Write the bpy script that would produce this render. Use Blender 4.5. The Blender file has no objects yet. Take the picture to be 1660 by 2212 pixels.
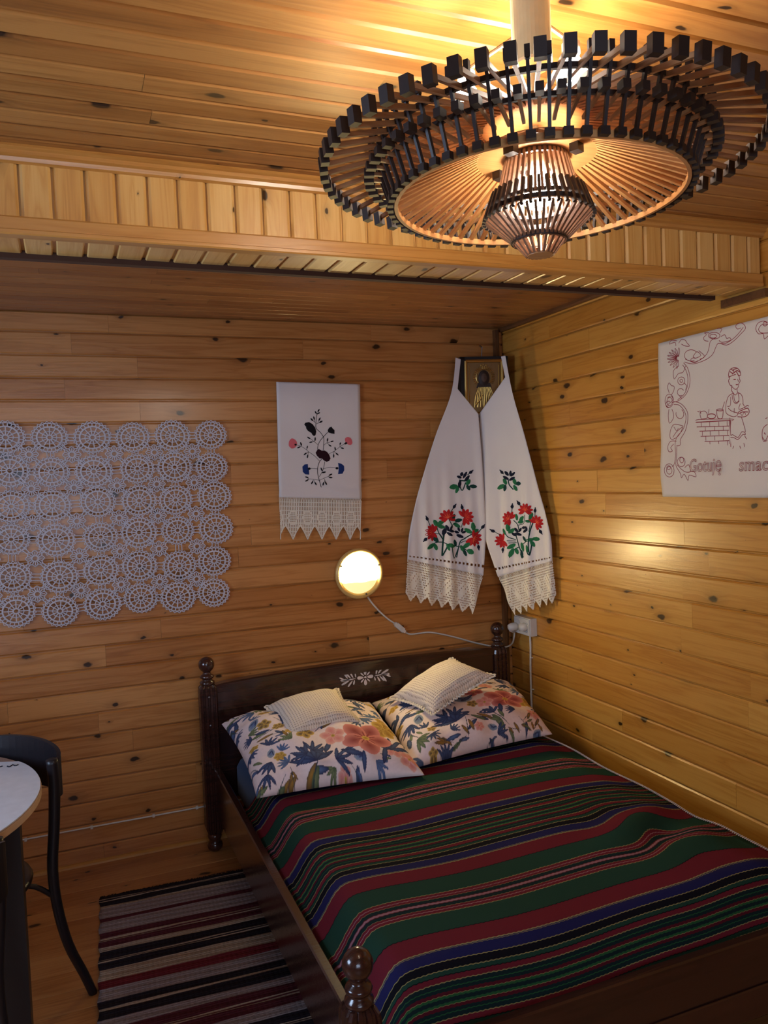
import bpy, bmesh, math, random
import numpy as np
from mathutils import Vector, Matrix, Quaternion
random.seed(7)
scene = bpy.context.scene
COL = scene.collection
PI = math.pi

# ------------------------------------------------------------------ camera
cam_d = bpy.data.cameras.new('camera'); cam = bpy.data.objects.new('camera', cam_d); COL.objects.link(cam)
cam_d.sensor_fit = 'HORIZONTAL'; cam_d.sensor_width = 36.0; cam_d.lens = 36.0 * 1719.3 / 1660.0
cam_d.clip_start = 0.05; cam_d.clip_end = 200
RT = Vector((0.92734034, -0.37208729, -0.03988786)); DN = Vector((-0.05267518, -0.02426067, -0.99831696)); FW = Vector((0.37049324, 0.92788067, -0.04209766))
m = Matrix((RT, -DN, -FW)).transposed().to_4x4(); m.translation = Vector((-2.0593, -3.4832, 1.55)); cam.matrix_world = m
scene.camera = cam

# ------------------------------------------------------------------ world, daylight, exposure
scene.view_settings.view_transform = 'Standard'; scene.view_settings.look = 'None'
scene.view_settings.gamma = 1.0; scene.view_settings.use_curve_mapping = False
scene.view_settings.exposure = 0.66
world = bpy.data.worlds.new('sky'); scene.world = world; world.use_nodes = True
wb = world.node_tree.nodes['Background']; wb.inputs[0].default_value = (0.55, 0.68, 1.0, 1); wb.inputs[1].default_value = 1.0
# daylight that falls through the window of the wall behind the camera
ld = bpy.data.lights.new('window_daylight', 'AREA'); ld.shape = 'RECTANGLE'; ld.size = 1.5; ld.size_y = 1.15
ld.energy = 18; ld.color = (0.62, 0.76, 1.0)
lo = bpy.data.objects.new('window_daylight', ld); COL.objects.link(lo)
lo.location = (-2.35, -5.16, 1.5); lo.rotation_euler = (PI/2, 0, 0)     # emits towards +y
# the second window, in the left wall beside the table
l2 = bpy.data.lights.new('side_window_daylight', 'AREA'); l2.shape = 'RECTANGLE'; l2.size = 1.0; l2.size_y = 1.0
l2.energy = 36; l2.color = (0.52, 0.70, 1.0)
lo2 = bpy.data.objects.new('side_window_daylight', l2); COL.objects.link(lo2)
lo2.location = (-3.86, -1.8, 1.45); lo2.rotation_euler = (0, -PI/2, 0)     # emits towards +x
BULB = 160.0; LANTERN = 90.0; SCONCE = 78.0

# ------------------------------------------------------------------ materials
def srgb(r, g, b, k=1.0):
    f = lambda v: ((v/255.0+0.055)/1.055)**2.4 if v > 10 else v/255.0/12.92
    return (f(r)*k, f(g)*k, f(b)*k, 1)
class NT:
    def __init__(s, name):
        s.m = bpy.data.materials.new(name); s.m.use_nodes = True; s.t = s.m.node_tree; s.b = s.t.nodes['Principled BSDF']
    def n(s, typ, **k):
        o = s.t.nodes.new(typ)
        for a, v in k.items():
            if a.startswith('i_'): o.inputs[int(a[2:])].default_value = v
            else: setattr(o, a, v)
        return o
    def l(s, a, b): s.t.links.new(a, b)
    def math(s, op, a, b=None, c=None, clamp=False):
        o = s.n('ShaderNodeMath', operation=op); o.use_clamp = clamp
        for i, v in enumerate((a, b, c)):
            if v is None: continue
            if isinstance(v, (int, float)): o.inputs[i].default_value = v
            else: s.l(v, o.inputs[i])
        return o.outputs[0]
    def mix(s, f, a, b, blend='MIX'):
        o = s.n('ShaderNodeMix', data_type='RGBA', blend_type=blend)
        for i, v in ((0, f), (6, a), (7, b)):
            if isinstance(v, (int, float, tuple)): o.inputs[i].default_value = v
            else: s.l(v, o.inputs[i])
        return o.outputs[2]
    def ramp(s, f, stops, interp='LINEAR'):
        o = s.n('ShaderNodeValToRGB'); o.color_ramp.interpolation = interp; e = o.color_ramp.elements
        while len(e) > 1: e.remove(e[-1])
        e[0].position = stops[0][0]; e[0].color = stops[0][1]
        for p, c in stops[1:]:
            q = e.new(p); q.color = c
        s.l(f, o.inputs[0]); return o.outputs[0]
    def bump(s, h, strength=0.3, dist=0.002):
        o = s.n('ShaderNodeBump'); o.inputs['Strength'].default_value = strength; o.inputs['Distance'].default_value = dist
        s.l(h, o.inputs['Height']); s.l(o.outputs[0], s.b.inputs['Normal'])
def plain(name, col, rough=0.5, metal=0.0, spec=0.5, emit=None, estr=0):
    k = NT(name); k.b.inputs['Base Color'].default_value = col; k.b.inputs['Roughness'].default_value = rough
    k.b.inputs['Metallic'].default_value = metal; k.b.inputs['Specular IOR Level'].default_value = spec
    if emit: k.b.inputs['Emission Color'].default_value = emit; k.b.inputs['Emission Strength'].default_value = estr
    # faint natural variation
    nz = k.n('ShaderNodeTexNoise'); nz.inputs['Scale'].default_value = 35
    tc = k.n('ShaderNodeTexCoord'); k.l(tc.outputs['Object'], nz.inputs['Vector'])
    dark = tuple(c*0.82 for c in col[:3])+(1,)
    if not emit: k.l(k.mix(nz.outputs[0], dark, col), k.b.inputs['Base Color'])
    return k.m
def pine(name, light, mid, dark, rough=0.34, knots=1.0, coat=0.25, gloss=0.5):
    """varnished pine: local X runs along the board"""
    k = NT(name); tc = k.n('ShaderNodeTexCoord'); oi = k.n('ShaderNodeObjectInfo')
    off = k.n('ShaderNodeCombineXYZ')
    k.l(k.math('MULTIPLY', oi.outputs['Random'], 71.3), off.inputs[0]); k.l(k.math('MULTIPLY', oi.outputs['Random'], 37.1), off.inputs[1]); k.l(k.math('MULTIPLY', oi.outputs['Random'], 13.7), off.inputs[2])
    add = k.n('ShaderNodeVectorMath', operation='ADD'); k.l(tc.outputs['Object'], add.inputs[0]); k.l(off.outputs[0], add.inputs[1])
    P = add.outputs[0]
    def scaled(x, y, z):
        o = k.n('ShaderNodeVectorMath', operation='MULTIPLY'); k.l(P, o.inputs[0]); o.inputs[1].default_value = (x, y, z); return o.outputs[0]
    # knots
    wob = k.n('ShaderNodeTexNoise'); wob.inputs['Scale'].default_value = 30; k.l(P, wob.inputs['Vector'])
    kv = k.n('ShaderNodeVectorMath', operation='MULTIPLY_ADD'); k.l(wob.outputs['Color'], kv.inputs[0]); kv.inputs[1].default_value = (0.12, 0.12, 0); k.l(scaled(4.6, 8.5, 0.0), kv.inputs[2])
    vor = k.n('ShaderNodeTexVoronoi', voronoi_dimensions='2D'); vor.inputs['Scale'].default_value = 1.0; k.l(kv.outputs[0], vor.inputs['Vector'])
    sep = k.n('ShaderNodeSeparateColor'); k.l(vor.outputs['Color'], sep.inputs[0])
    size = k.math('MULTIPLY', k.math('SUBTRACT', sep.outputs[0], 0.40), 0.17*knots)          # some cells have none
    size = k.math('MAXIMUM', size, 0.0001)
    q = k.math('DIVIDE', vor.outputs['Distance'], size)
    core = k.math('SUBTRACT', 1.0, k.math('MULTIPLY', k.math('SUBTRACT', q, 0.75), 2.2, clamp=True), clamp=True)
    halo = k.math('SUBTRACT', 1.0, k.math('DIVIDE', q, 4.4), clamp=True)
    halo = k.math('POWER', halo, 1.6)
    # grain bends round the knots
    bend = k.math('MULTIPLY', halo, 0.020)
    gv = k.n('ShaderNodeVectorMath', operation='ADD'); cb = k.n('ShaderNodeCombineXYZ'); k.l(bend, cb.inputs[1]); k.l(P, gv.inputs[0]); k.l(cb.outputs[0], gv.inputs[1])
    g2 = k.n('ShaderNodeVectorMath', operation='MULTIPLY'); k.l(gv.outputs[0], g2.inputs[0]); g2.inputs[1].default_value = (1.6, 26, 26)
    n1 = k.n('ShaderNodeTexNoise'); n1.inputs['Scale'].default_value = 1.0; n1.inputs['Detail'].default_value = 3; n1.inputs['Distortion'].default_value = 0.6; k.l(g2.outputs[0], n1.inputs['Vector'])
    bands = k.math('PINGPONG', k.math('MULTIPLY', n1.outputs[0], 9.0), 1.0)
    fine = k.n('ShaderNodeTexNoise'); fine.inputs['Scale'].default_value = 1.0; fine.inputs['Detail'].default_value = 2; k.l(scaled(7, 260, 260), fine.inputs['Vector'])
    big = k.n('ShaderNodeTexNoise'); big.inputs['Scale'].default_value = 1.0; k.l(scaled(1.5, 6, 6), big.inputs['Vector'])
    t = k.math('ADD', k.math('MULTIPLY', k.math('POWER', bands, 2.2), 0.24), k.math('MULTIPLY', fine.outputs[0], 0.26))
    t = k.math('ADD', t, k.math('MULTIPLY', big.outputs[0], 0.30))
    t = k.math('ADD', t, k.math('MULTIPLY', k.math('SUBTRACT', oi.outputs['Random'], 0.5), 0.34))
    base = k.ramp(t, [(0.12, light), (0.55, mid), (1.0, dark)])
    hc = k.mix(k.math('MULTIPLY', halo, 0.62), base, tuple(c*0.42 for c in mid[:3])+(1,))
    kc = k.mix(core, hc, tuple(c*0.09 for c in mid[:3])+(1,))
    k.l(kc, k.b.inputs['Base Color'])
    k.b.inputs['Roughness'].default_value = rough; k.b.inputs['Specular IOR Level'].default_value = gloss
    k.b.inputs['Coat Weight'].default_value = coat; k.b.inputs['Coat Roughness'].default_value = 0.22
    k.bump(k.math('ADD', k.math('MULTIPLY', fine.outputs[0], 0.6), k.math('MULTIPLY', bands, 0.5)), 0.25, 0.0012)
    return k.m
W_L = srgb(212, 156, 92); W_M = srgb(190, 122, 62); W_D = srgb(138, 78, 34)
M_WALL = pine('pine_wall', srgb(200, 138, 76), srgb(170, 106, 48), srgb(122, 68, 28))
M_WALLR = pine('pine_wall_side', srgb(208, 150, 66), srgb(186, 122, 44), srgb(138, 82, 28))
M_CEIL = pine('pine_ceiling', srgb(180, 128, 66), srgb(152, 98, 42), srgb(102, 60, 24), rough=0.42, coat=0.06)
M_ALC = pine('pine_alcove', srgb(170, 118, 68), srgb(136, 86, 46), srgb(96, 56, 30), rough=0.34, knots=0.8)
M_FASC = pine('pine_fascia', srgb(222, 180, 110), srgb(204, 152, 80), srgb(164, 108, 52), knots=0.95)
M_TRIM = pine('pine_trim', srgb(194, 142, 74), srgb(170, 114, 50), srgb(124, 78, 32), knots=0.5)
M_TRIMD = pine('dark_trim', srgb(110, 70, 38), srgb(86, 54, 30), srgb(60, 36, 20), knots=0.3)
M_FLOOR = pine('pine_floor', srgb(196, 146, 90), srgb(166, 112, 62), srgb(118, 72, 38), rough=0.42, coat=0.1)
M_GAP = plain('shadow_gap_wood', srgb(70, 40, 22), 0.8)
M_BED = pine('mahogany_bed', srgb(68, 38, 30), srgb(48, 27, 22), srgb(28, 17, 15), rough=0.16, knots=0.25, coat=0.5)
M_BLACKW = plain('black_wood', srgb(30, 27, 32), 0.38)
M_RIB = pine('lamp_wood', srgb(176, 130, 84), srgb(132, 92, 58), srgb(88, 58, 36), rough=0.45, knots=0.0, coat=0.05)
M_RIBD = plain('backlit_dark_lamp_wood', srgb(40, 27, 21), 0.5)  # backlit shade on the lamp's blocks and uprights is put into this dark brown
M_LANT = pine('lantern_wood', srgb(156, 112, 80), srgb(112, 76, 52), srgb(78, 50, 34), rough=0.45, knots=0.0, coat=0.05)
M_HUB = pine('hub_wood', srgb(214, 158, 96), srgb(196, 136, 76), srgb(160, 100, 54), rough=0.45, knots=0.0, coat=0.05)
def cloth_mat(name, col, bump=0.25, scale=900, rough=0.9, sheen=0.2, trans=0.0):
    k = NT(name); tc = k.n('ShaderNodeTexCoord')
    w1 = k.n('ShaderNodeTexNoise'); w1.inputs['Scale'].default_value = scale*0.5; k.l(tc.outputs['Object'], w1.inputs['Vector'])
    w2 = k.n('ShaderNodeTexNoise'); w2.inputs['Scale'].default_value = 6; k.l(tc.outputs['Object'], w2.inputs['Vector'])
    c2 = tuple(c*0.88 for c in col[:3])+(1,)
    k.l(k.mix(w2.outputs[0], col, c2), k.b.inputs['Base Color'])
    k.b.inputs['Roughness'].default_value = rough; k.b.inputs['Sheen Weight'].default_value = sheen
    k.b.inputs['Specular IOR Level'].default_value = 0.2
    k.bump(w1.outputs[0], bump, 0.001); return k.m
M_LINEN = cloth_mat('linen_white', srgb(226, 218, 214))
M_LACE = cloth_mat('crochet_cream', srgb(236, 224, 202), bump=0.5)
M_LACEW = cloth_mat('crochet_white', srgb(206, 201, 208), bump=0.5)
M_TAP = cloth_mat('tapestry_cotton', srgb(222, 208, 192))
M_THR = {n: plain('thread_'+n, c, 0.8, spec=0.2) for n, c in dict(black=srgb(22, 20, 24), pink=srgb(224, 110, 116), blue=srgb(30, 52, 110), plum=srgb(44, 12, 24), darkgreen=srgb(20, 62, 54), green=srgb(40, 112, 70), red=srgb(186, 34, 36), orange=srgb(240, 112, 70), crimson=srgb(158, 44, 54), navy=srgb(20, 26, 44)).items()}
M_WHITEP = plain('white_plastic', srgb(226, 220, 208), 0.35)
M_CREAM = plain('cream_tube', srgb(222, 212, 160), 0.5)
M_PAINT = plain('white_paint', srgb(226, 214, 208), 0.5)
M_METAL = plain('dull_steel', srgb(150, 150, 155), 0.35, metal=1.0)
M_BLACK = plain('icon_black', srgb(14, 11, 12), 0.6)
M_GOLD = plain('old_brass', srgb(206, 170, 96), 0.34, metal=0.9)
M_GOLDD = plain('tarnished_brass', srgb(150, 120, 78), 0.45, metal=0.8)
M_FACE = plain('dark_paint', srgb(48, 32, 26), 0.5)
M_BULB = plain('lit_bulb', (1, 1, 1, 1), 0.4, emit=(1.0, 0.90, 0.76, 1), estr=BULB)
M_BULBL = plain('lit_lantern_bulb', (1, 1, 1, 1), 0.4, emit=(1.0, 0.90, 0.78, 1), estr=LANTERN)
k = NT('lit_diffuser'); tc = k.n('ShaderNodeTexCoord'); sx_ = k.n('ShaderNodeSeparateXYZ'); k.l(tc.outputs['Object'], sx_.inputs[0])
nz_ = k.n('ShaderNodeTexNoise'); nz_.inputs['Scale'].default_value = 9; k.l(tc.outputs['Object'], nz_.inputs['Vector'])
hgt = k.math('ADD', sx_.outputs[2], k.math('MULTIPLY', k.math('SUBTRACT', nz_.outputs[0], 0.5), 0.035))
fr = k.n('ShaderNodeMapRange', interpolation_type='SMOOTHSTEP'); k.l(hgt, fr.inputs[0]); fr.inputs[1].default_value = -0.040; fr.inputs[2].default_value = -0.008; fr.inputs[3].default_value = 0.0; fr.inputs[4].default_value = 1.0
k.l(k.mix(fr.outputs[0], (1.0, 0.84, 0.36, 1), (1.0, 0.76, 0.34, 1)), k.b.inputs['Emission Color'])
k.l(k.math('ADD', k.math('MULTIPLY', fr.outputs[0], SCONCE), 0.62), k.b.inputs['Emission Strength']); k.b.inputs['Base Color'].default_value = (0.5, 0.45, 0.3, 1); M_DIFF = k.m
M_SHEET = cloth_mat('blue_sheet', srgb(46, 84, 130))
M_LAM = plain('white_laminate', srgb(226, 228, 232), 0.25)
M_EDGE = plain('birch_edge', srgb(214, 184, 148), 0.5)

# ------------------------------------------------------------------ mesh helpers
class MB:
    def __init__(s): s.v = []; s.f = []; s.mi = []
    def add(s, vs, fs, mi=0):
        o = len(s.v); s.v += [tuple(v) for v in vs]; s.f += [tuple(i+o for i in f) for f in fs]; s.mi += [mi]*len(fs); return s
    def box(s, x0, x1, y0, y1, z0, z1, mi=0, M=None):
        vs = [Vector(p) for p in ((x0,y0,z0),(x1,y0,z0),(x1,y1,z0),(x0,y1,z0),(x0,y0,z1),(x1,y0,z1),(x1,y1,z1),(x0,y1,z1))]
        if M: vs = [M @ v for v in vs]
        return s.add(vs, [(0,3,2,1),(4,5,6,7),(0,1,5,4),(1,2,6,5),(2,3,7,6),(3,0,4,7)], mi)
    def lathe(s, prof, n=20, mi=0, M=None):
        o = []; fs = []; k = len(prof)
        for i in range(n):
            a = 2*PI*i/n
            for r, z in prof:
                v = Vector((r*math.cos(a), r*math.sin(a), z)); o.append(M @ v if M else v)
        for i in range(n):
            j = (i+1) % n
            for t in range(k-1): fs.append((i*k+t, j*k+t, j*k+t+1, i*k+t+1))
        fs.append(tuple(i*k for i in reversed(range(n)))); fs.append(tuple(i*k+k-1 for i in range(n)))
        return s.add(o, fs, mi)
    def tube(s, pts, r, n=8, mi=0, closed=False, flat=1.0):
        P = [Vector(p) for p in pts]; k = len(P); o = []; fs = []; up = None
        for i, p in enumerate(P):
            a = P[i-1] if (i > 0 or closed) else p; b = P[(i+1) % k] if (i < k-1 or closed) else p
            d = (b-a).normalized()
            if up is None: up = d.orthogonal().normalized()
            up = (up - d*up.dot(d)).normalized(); sd = d.cross(up)
            rr = r[i] if isinstance(r, (list, tuple)) else r
            for j in range(n):
                t = 2*PI*j/n; o.append(p + up*math.cos(t)*rr + sd*math.sin(t)*rr*flat)
        for i in range(k if closed else k-1):
            q = (i+1) % k
            for j in range(n): fs.append((i*n+j, i*n+(j+1) % n, q*n+(j+1) % n, q*n+j))
        if not closed: fs.append(tuple(reversed(range(n)))); fs.append(tuple((k-1)*n+j for j in range(n)))
        return s.add(o, fs, mi)
    def prism(s, poly, x0, x1, mi=0):        # poly in (y,z), extruded along x
        k = len(poly); vs = [(x0, y, z) for y, z in poly]+[(x1, y, z) for y, z in poly]
        fs = [(i, (i+1) % k, k+(i+1) % k, k+i) for i in range(k)]+[tuple(reversed(range(k))), tuple(range(k, 2*k))]
        return s.add(vs, fs, mi)
    def bar(s, a, b, w, h, mi=0, up=(0,0,1)):  # square bar from a to b
        a = Vector(a); b = Vector(b); d = (b-a).normalized(); u = Vector(up); sd = d.cross(u)
        if sd.length < 1e-5: sd = d.orthogonal()
        sd.normalize(); u = sd.cross(d)
        vs = [p+sd*x*w/2+u*z*h/2 for p in (a, b) for x, z in ((-1,-1),(1,-1),(1,1),(-1,1))]
        return s.add(vs, [(3,2,1,0),(4,5,6,7),(0,1,5,4),(1,2,6,5),(2,3,7,6),(3,0,4,7)], mi)
    def mesh(s, name, mats, smooth=False):
        me = bpy.data.meshes.new(name); me.from_pydata(s.v, [], s.f)
        for mt in (mats if isinstance(mats, (list, tuple)) else [mats]): me.materials.append(mt)
        me.polygons.foreach_set('material_index', s.mi)
        bm = bmesh.new(); bm.from_mesh(me); bmesh.ops.recalc_face_normals(bm, faces=bm.faces); bm.to_mesh(me); bm.free()
        if smooth: me.polygons.foreach_set('use_smooth', [True]*len(me.polygons))
        me.update(); return me
def link(name, data, parent=None, M=None):
    o = bpy.data.objects.new(name, data); COL.objects.link(o)
    if parent: o.parent = parent
    if M is not None: o.matrix_local = M
    return o
def part(name, mb, mats, parent=None, M=None, smooth=False, label=None):
    o = link(name, mb.mesh(name, mats, smooth), parent, M)
    if label: o['label'] = label
    return o
def thing(o, label, cat, group=None):
    o['label'] = label; o['category'] = cat
    if group: o['group'] = group
    return o
def empty(name, loc, label, cat, group=None, rot=(0,0,0)):
    o = bpy.data.objects.new(name, None); COL.objects.link(o); o.location = loc; o.rotation_euler = rot; o.empty_display_size = 0.05
    return thing(o, label, cat, group)
def struct(o): o['kind'] = 'structure'; return o
def frame(origin, xa, ya):
    x = Vector(xa).normalized(); y = Vector(ya).normalized(); z = x.cross(y)
    M = Matrix((x, y, z)).transposed().to_4x4(); M.translation = Vector(origin); return M
def smooth_pts(pts, n=4):
    P = [Vector(p) for p in pts]; out = []
    for i in range(len(P)-1):
        a = P[max(i-1, 0)]; b = P[i]; c = P[i+1]; d = P[min(i+2, len(P)-1)]
        for k in range(n):
            t = k/n; out.append(0.5*((2*b)+(c-a)*t+(2*a-5*b+4*c-d)*t*t+(3*b-a-3*c+d)*t**3))
    out.append(P[-1]); return out

# ------------------------------------------------------------------ cladding boards
T = 0.013
def board(parent, name, origin, xa, ya, L, w, mat, ch=0.0055, gap=0.004, t=T, label=None, ch2=None, dp=None):
    """tongue-and-groove board: origin corner, length along xa, width along ya, face towards xa x ya"""
    c2 = ch if ch2 is None else ch2; dp = ch*0.8 if dp is None else dp
    prof = [(0, 0), (w, 0), (w, t*0.15), (w-gap, t*0.15), (w-gap, t-c2*0.8), (w-gap-c2, t), (ch, t), (0, t-dp)]
    mb = MB().prism(prof, 0, L-0.0006)
    c = random.uniform(-0.4, 0.4); e = random.uniform(-0.0006, 0.0006)
    M = frame(Vector(origin)+Vector(xa).cross(Vector(ya)).normalized()*e, xa, ya)
    return part(name, mb, mat, parent, parent.matrix_world.inverted() @ M if parent else M)
def cuts(a, b, lo=0.7, hi=2.0):
    xs = [a]; x = a+random.uniform(0.25, hi)
    while x < b-0.3: xs.append(x); x += random.uniform(lo, hi)
    return xs+[b]
XL = -3.7; YF = -5.0; ZC = 2.285; ZA = 2.27

# back wall (y = 0), boards face -y
wb_ = struct(part('wall_back', MB().box(XL-0.1, 0.1, T, 0.12, -0.05, 2.5), M_GAP))
for r_ in range(-1, 24):
    z0 = 0.0762+r_*0.0921; z1 = min(z0+0.0921, ZA+0.005); z0 = max(z0, 0.0)
    if z1-z0 < 0.015: continue
    cs = cuts(XL, 0.0)
    if z0 > ZA-0.02: continue
    for a, b in zip(cs, cs[1:]):
        board(wb_, 'plank', (a, T, z0), (1,0,0), (0,0,1), b-a, z1-z0, M_WALL)
# right wall (x = 0), boards face -x
wr_ = struct(part('wall_right', MB().box(T, 0.12, YF-0.1, 0.1, -0.05, 2.5), M_GAP))
for r_ in range(-1, 24):
    z0 = 0.081+r_*0.0984; z1 = min(z0+0.0984, ZC+0.004); z0 = max(z0, 0.0)
    if z1-z0 < 0.015: continue
    cs = cuts(YF, 0.0, 0.6, 1.6)
    for a, b in zip(cs, cs[1:]):
        board(wr_, 'plank', (T, b, z0), (0,-1,0), (0,0,1), b-a, z1-z0, M_WALLR)
# left wall (out of view) with a second window, boards face +x
sy0, sy1, sz0, sz1 = -2.3, -1.3, 0.95, 1.95
mb = MB().box(XL-0.12, XL, YF-0.1, sy0, -0.05, 2.5).box(XL-0.12, XL, sy1, 0.1, -0.05, 2.5).box(XL-0.12, XL, sy0, sy1, -0.05, sz0).box(XL-0.12, XL, sy0, sy1, sz1, 2.5)
wl_ = struct(part('wall_left', mb, M_GAP))
for r_ in range(24):
    z0 = r_*0.0984; h = min(0.0984, ZC-z0)
    if h < 0.01: break
    segs = [(YF, sy0), (sy1, 0.0)] if sz0 < z0+h*0.5 < sz1 else [(YF, 0.0)]
    for a, b in segs: board(wl_, 'plank', (XL-0.001, a, z0), (0,1,0), (0,0,1), b-a, h, M_WALL)
mb = MB()
for a in (sy0, (sy0+sy1)/2-0.03, sy1-0.06): mb.box(XL-0.08, XL+0.02, a, a+0.06, sz0, sz1)
for a in (sz0, sz1-0.06): mb.box(XL-0.08, XL+0.02, sy0, sy1, a, a+0.06)
win2 = struct(part('window_2', mb, M_TRIM))
# front wall behind the camera, with a window opening
wx0, wx1, wz0, wz1 = -3.10, -1.60, 0.9, 2.1
mb = MB().box(XL-0.1, wx0, YF-0.12, YF, -0.05, 2.5).box(wx1, 0.1, YF-0.12, YF, -0.05, 2.5).box(wx0, wx1, YF-0.12, YF, -0.05, wz0).box(wx0, wx1, YF-0.12, YF, wz1, 2.5)
wf_ = struct(part('wall_front', mb, M_GAP))
for r_ in range(24):
    z0 = r_*0.0984; h = min(0.0984, ZC-z0)
    if h < 0.01: break
    if z0+h*0.5 > wz0 and z0+h*0.5 < wz1: segs = [(XL, wx0), (wx1, 0.0)]
    else: segs = [(XL, 0.0)]
    for a, b in segs: board(wf_, 'plank', (b, YF, z0), (-1,0,0), (0,0,1), b-a, h, M_WALL)
mb = MB()
for a in (wx0, (wx0+wx1)/2-0.03, wx1-0.06): mb.box(a, a+0.06, YF-0.08, YF+0.02, wz0, wz1)
for a in (wz0, wz1-0.06): mb.box(wx0, wx1, YF-0.08, YF+0.02, a, a+0.06)
win = struct(part('window_1', mb, M_TRIM))
gl = NT('window_glass'); gt = gl.n('ShaderNodeBsdfTransparent'); gg = gl.n('ShaderNodeBsdfGlossy'); gg.inputs['Roughness'].default_value = 0.02; gm = gl.n('ShaderNodeMixShader'); gm.inputs[0].default_value = 0.06
gl.l(gt.outputs[0], gm.inputs[1]); gl.l(gg.outputs[0], gm.inputs[2]); gl.l(gm.outputs[0], gl.t.nodes['Material Output'].inputs['Surface'])
for a in (wx0+0.06, (wx0+wx1)/2+0.03): part('window_pane', MB().box(a, a+0.66, YF-0.04, YF-0.036, wz0+0.06, wz1-0.06), gl.m, win)

for a in (sy0+0.06, (sy0+sy1)/2+0.03): part('window_pane', MB().box(XL-0.04, XL-0.036, a, a+0.41, sz0+0.06, sz1-0.06), gl.m, win2)
# floor
fl_ = struct(part('floor', MB().box(XL-0.1, 0.1, YF-0.1, 0.1, -0.12, -T), M_GAP))
y = 0.0; w = 0.108
while y > YF+0.02:
    h = min(w, y-YF)
    cs = cuts(XL, 0.0, 1.2, 2.6) if y > -3 else [XL, 0.0]
    for a, b in zip(cs, cs[1:]): board(fl_, 'plank', (a, y-h, -T), (1,0,0), (0,1,0), b-a, h, M_FLOOR, ch=0.0015, gap=0.0015)
    y -= w
# ceiling: main room and lower alcove share one structure
ce_ = struct(part('ceiling', MB().box(XL-0.1, 0.1, YF-0.1, 0.1, ZC+0.0145, ZC+0.15), M_GAP))
y = -1.585; w = 0.0675
while y > YF:
    cs = cuts(XL, 0.0, 1.2, 3.0) if y > -3.4 else [XL, 0.0]
    for a, b in zip(cs, cs[1:]): board(ce_, 'plank', (b, y-w, ZC+0.0145), (-1,0,0), (0,1,0), b-a, w, M_CEIL, ch=0.0095, gap=0.003, ch2=0.0008, dp=0.0115, t=0.0145)
    y -= w
y = 0.0; w = 0.067
while y > -1.42:
    cs = cuts(XL, 0.0, 0.7, 1.7)
    for a, b in zip(cs, cs[1:]): board(ce_, 'plank', (b, y-w, ZA+T), (-1,0,0), (0,1,0), b-a, w, M_ALC, ch=0.003, gap=0.002)
    y -= w

# beam box between room and alcove
YB = -1.585; ZT = 2.094
bm_ = struct(part('trim_1', MB().box(XL, -0.002, YB+0.001, -1.445, 2.108, ZC), M_GAP))
x = -0.002-0.0664*55
for i in range(55):
    x0 = 0.010-0.0664*(i+1)
    if i == 0: ww = 0.054
    else: ww = 0.0664
    board(bm_, 'fascia_board', (x0, YB, ZC), (0,0,-1), (1,0,0), ZC-2.10, ww, M_FASC, ch=0.006, gap=0.004)
    board(bm_, 'soffit_board', (x0, YB-0.012, 2.108), (0,1,0), (1,0,0), -1.46-YB+0.012, ww, M_FASC, ch=0.003, gap=0.008, t=0.008)
rl = MB().prism([(YB-0.012, ZT), (YB-0.040, ZT), (YB-0.043, ZT+0.003), (YB-0.043, ZT+0.010), (YB-0.040, ZT+0.012), (YB-0.040, ZT+0.036), (YB-0.036, ZT+0.040), (YB-0.012, ZT+0.040)], XL, -0.03)
part('fascia_rail', rl, M_TRIM, bm_)
part('edge_batten', MB().box(XL, -0.06, -1.462, -1.440, 2.088, 2.112), M_GAP, bm_)
part('back_panel', MB().box(XL, 0.0, -1.445, -1.440, 2.11, ZC), M_GAP, bm_)
# cornice where fascia meets the main ceiling
cp = [(YB-0.013, ZC), (YB-0.038, ZC), (YB-0.040, ZC-0.006), (YB-0.030, ZC-0.010), (YB-0.030, ZC-0.018), (YB-0.022, ZC-0.022), (YB-0.020, ZC-0.030), (YB-0.013, ZC-0.034)]
struct(part('trim_2', MB().prism(cp, XL, -1.20).prism(cp, -1.199, 0.0), M_TRIM))
# corner batten, right-wall cornice piece, skirting
struct(part('trim_3', MB().prism([(0, 0), (-0.018, 0.0), (-0.024, 0.006), (-0.026, 0.012), (-0.026, 0.026), (0, 0.026)], 0, ZA-0.01), M_TRIMD, None, frame((-0.026, 0, 0.0), (0,0,1), (0,1,0))))
struct(part('trim_4', MB().box(-0.016, 0, -1.62, -1.44, 2.066, 2.092), M_TRIMD))
struct(part('baseboard_back', MB().prism([(0, 0.0), (-0.014, 0.0), (-0.013, 0.008), (-0.006, 0.014), (0, 0.016)], XL, 0.0), M_TRIM))
struct(part('trim_5', MB().prism([(0, 0), (0.0, -0.018), (-0.014, -0.018), (-0.018, -0.010), (-0.018, 0)], 0, 1.42), M_TRIMD, None, frame((0, 0, ZA), (0,-1,0), (1,0,0))))

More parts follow.
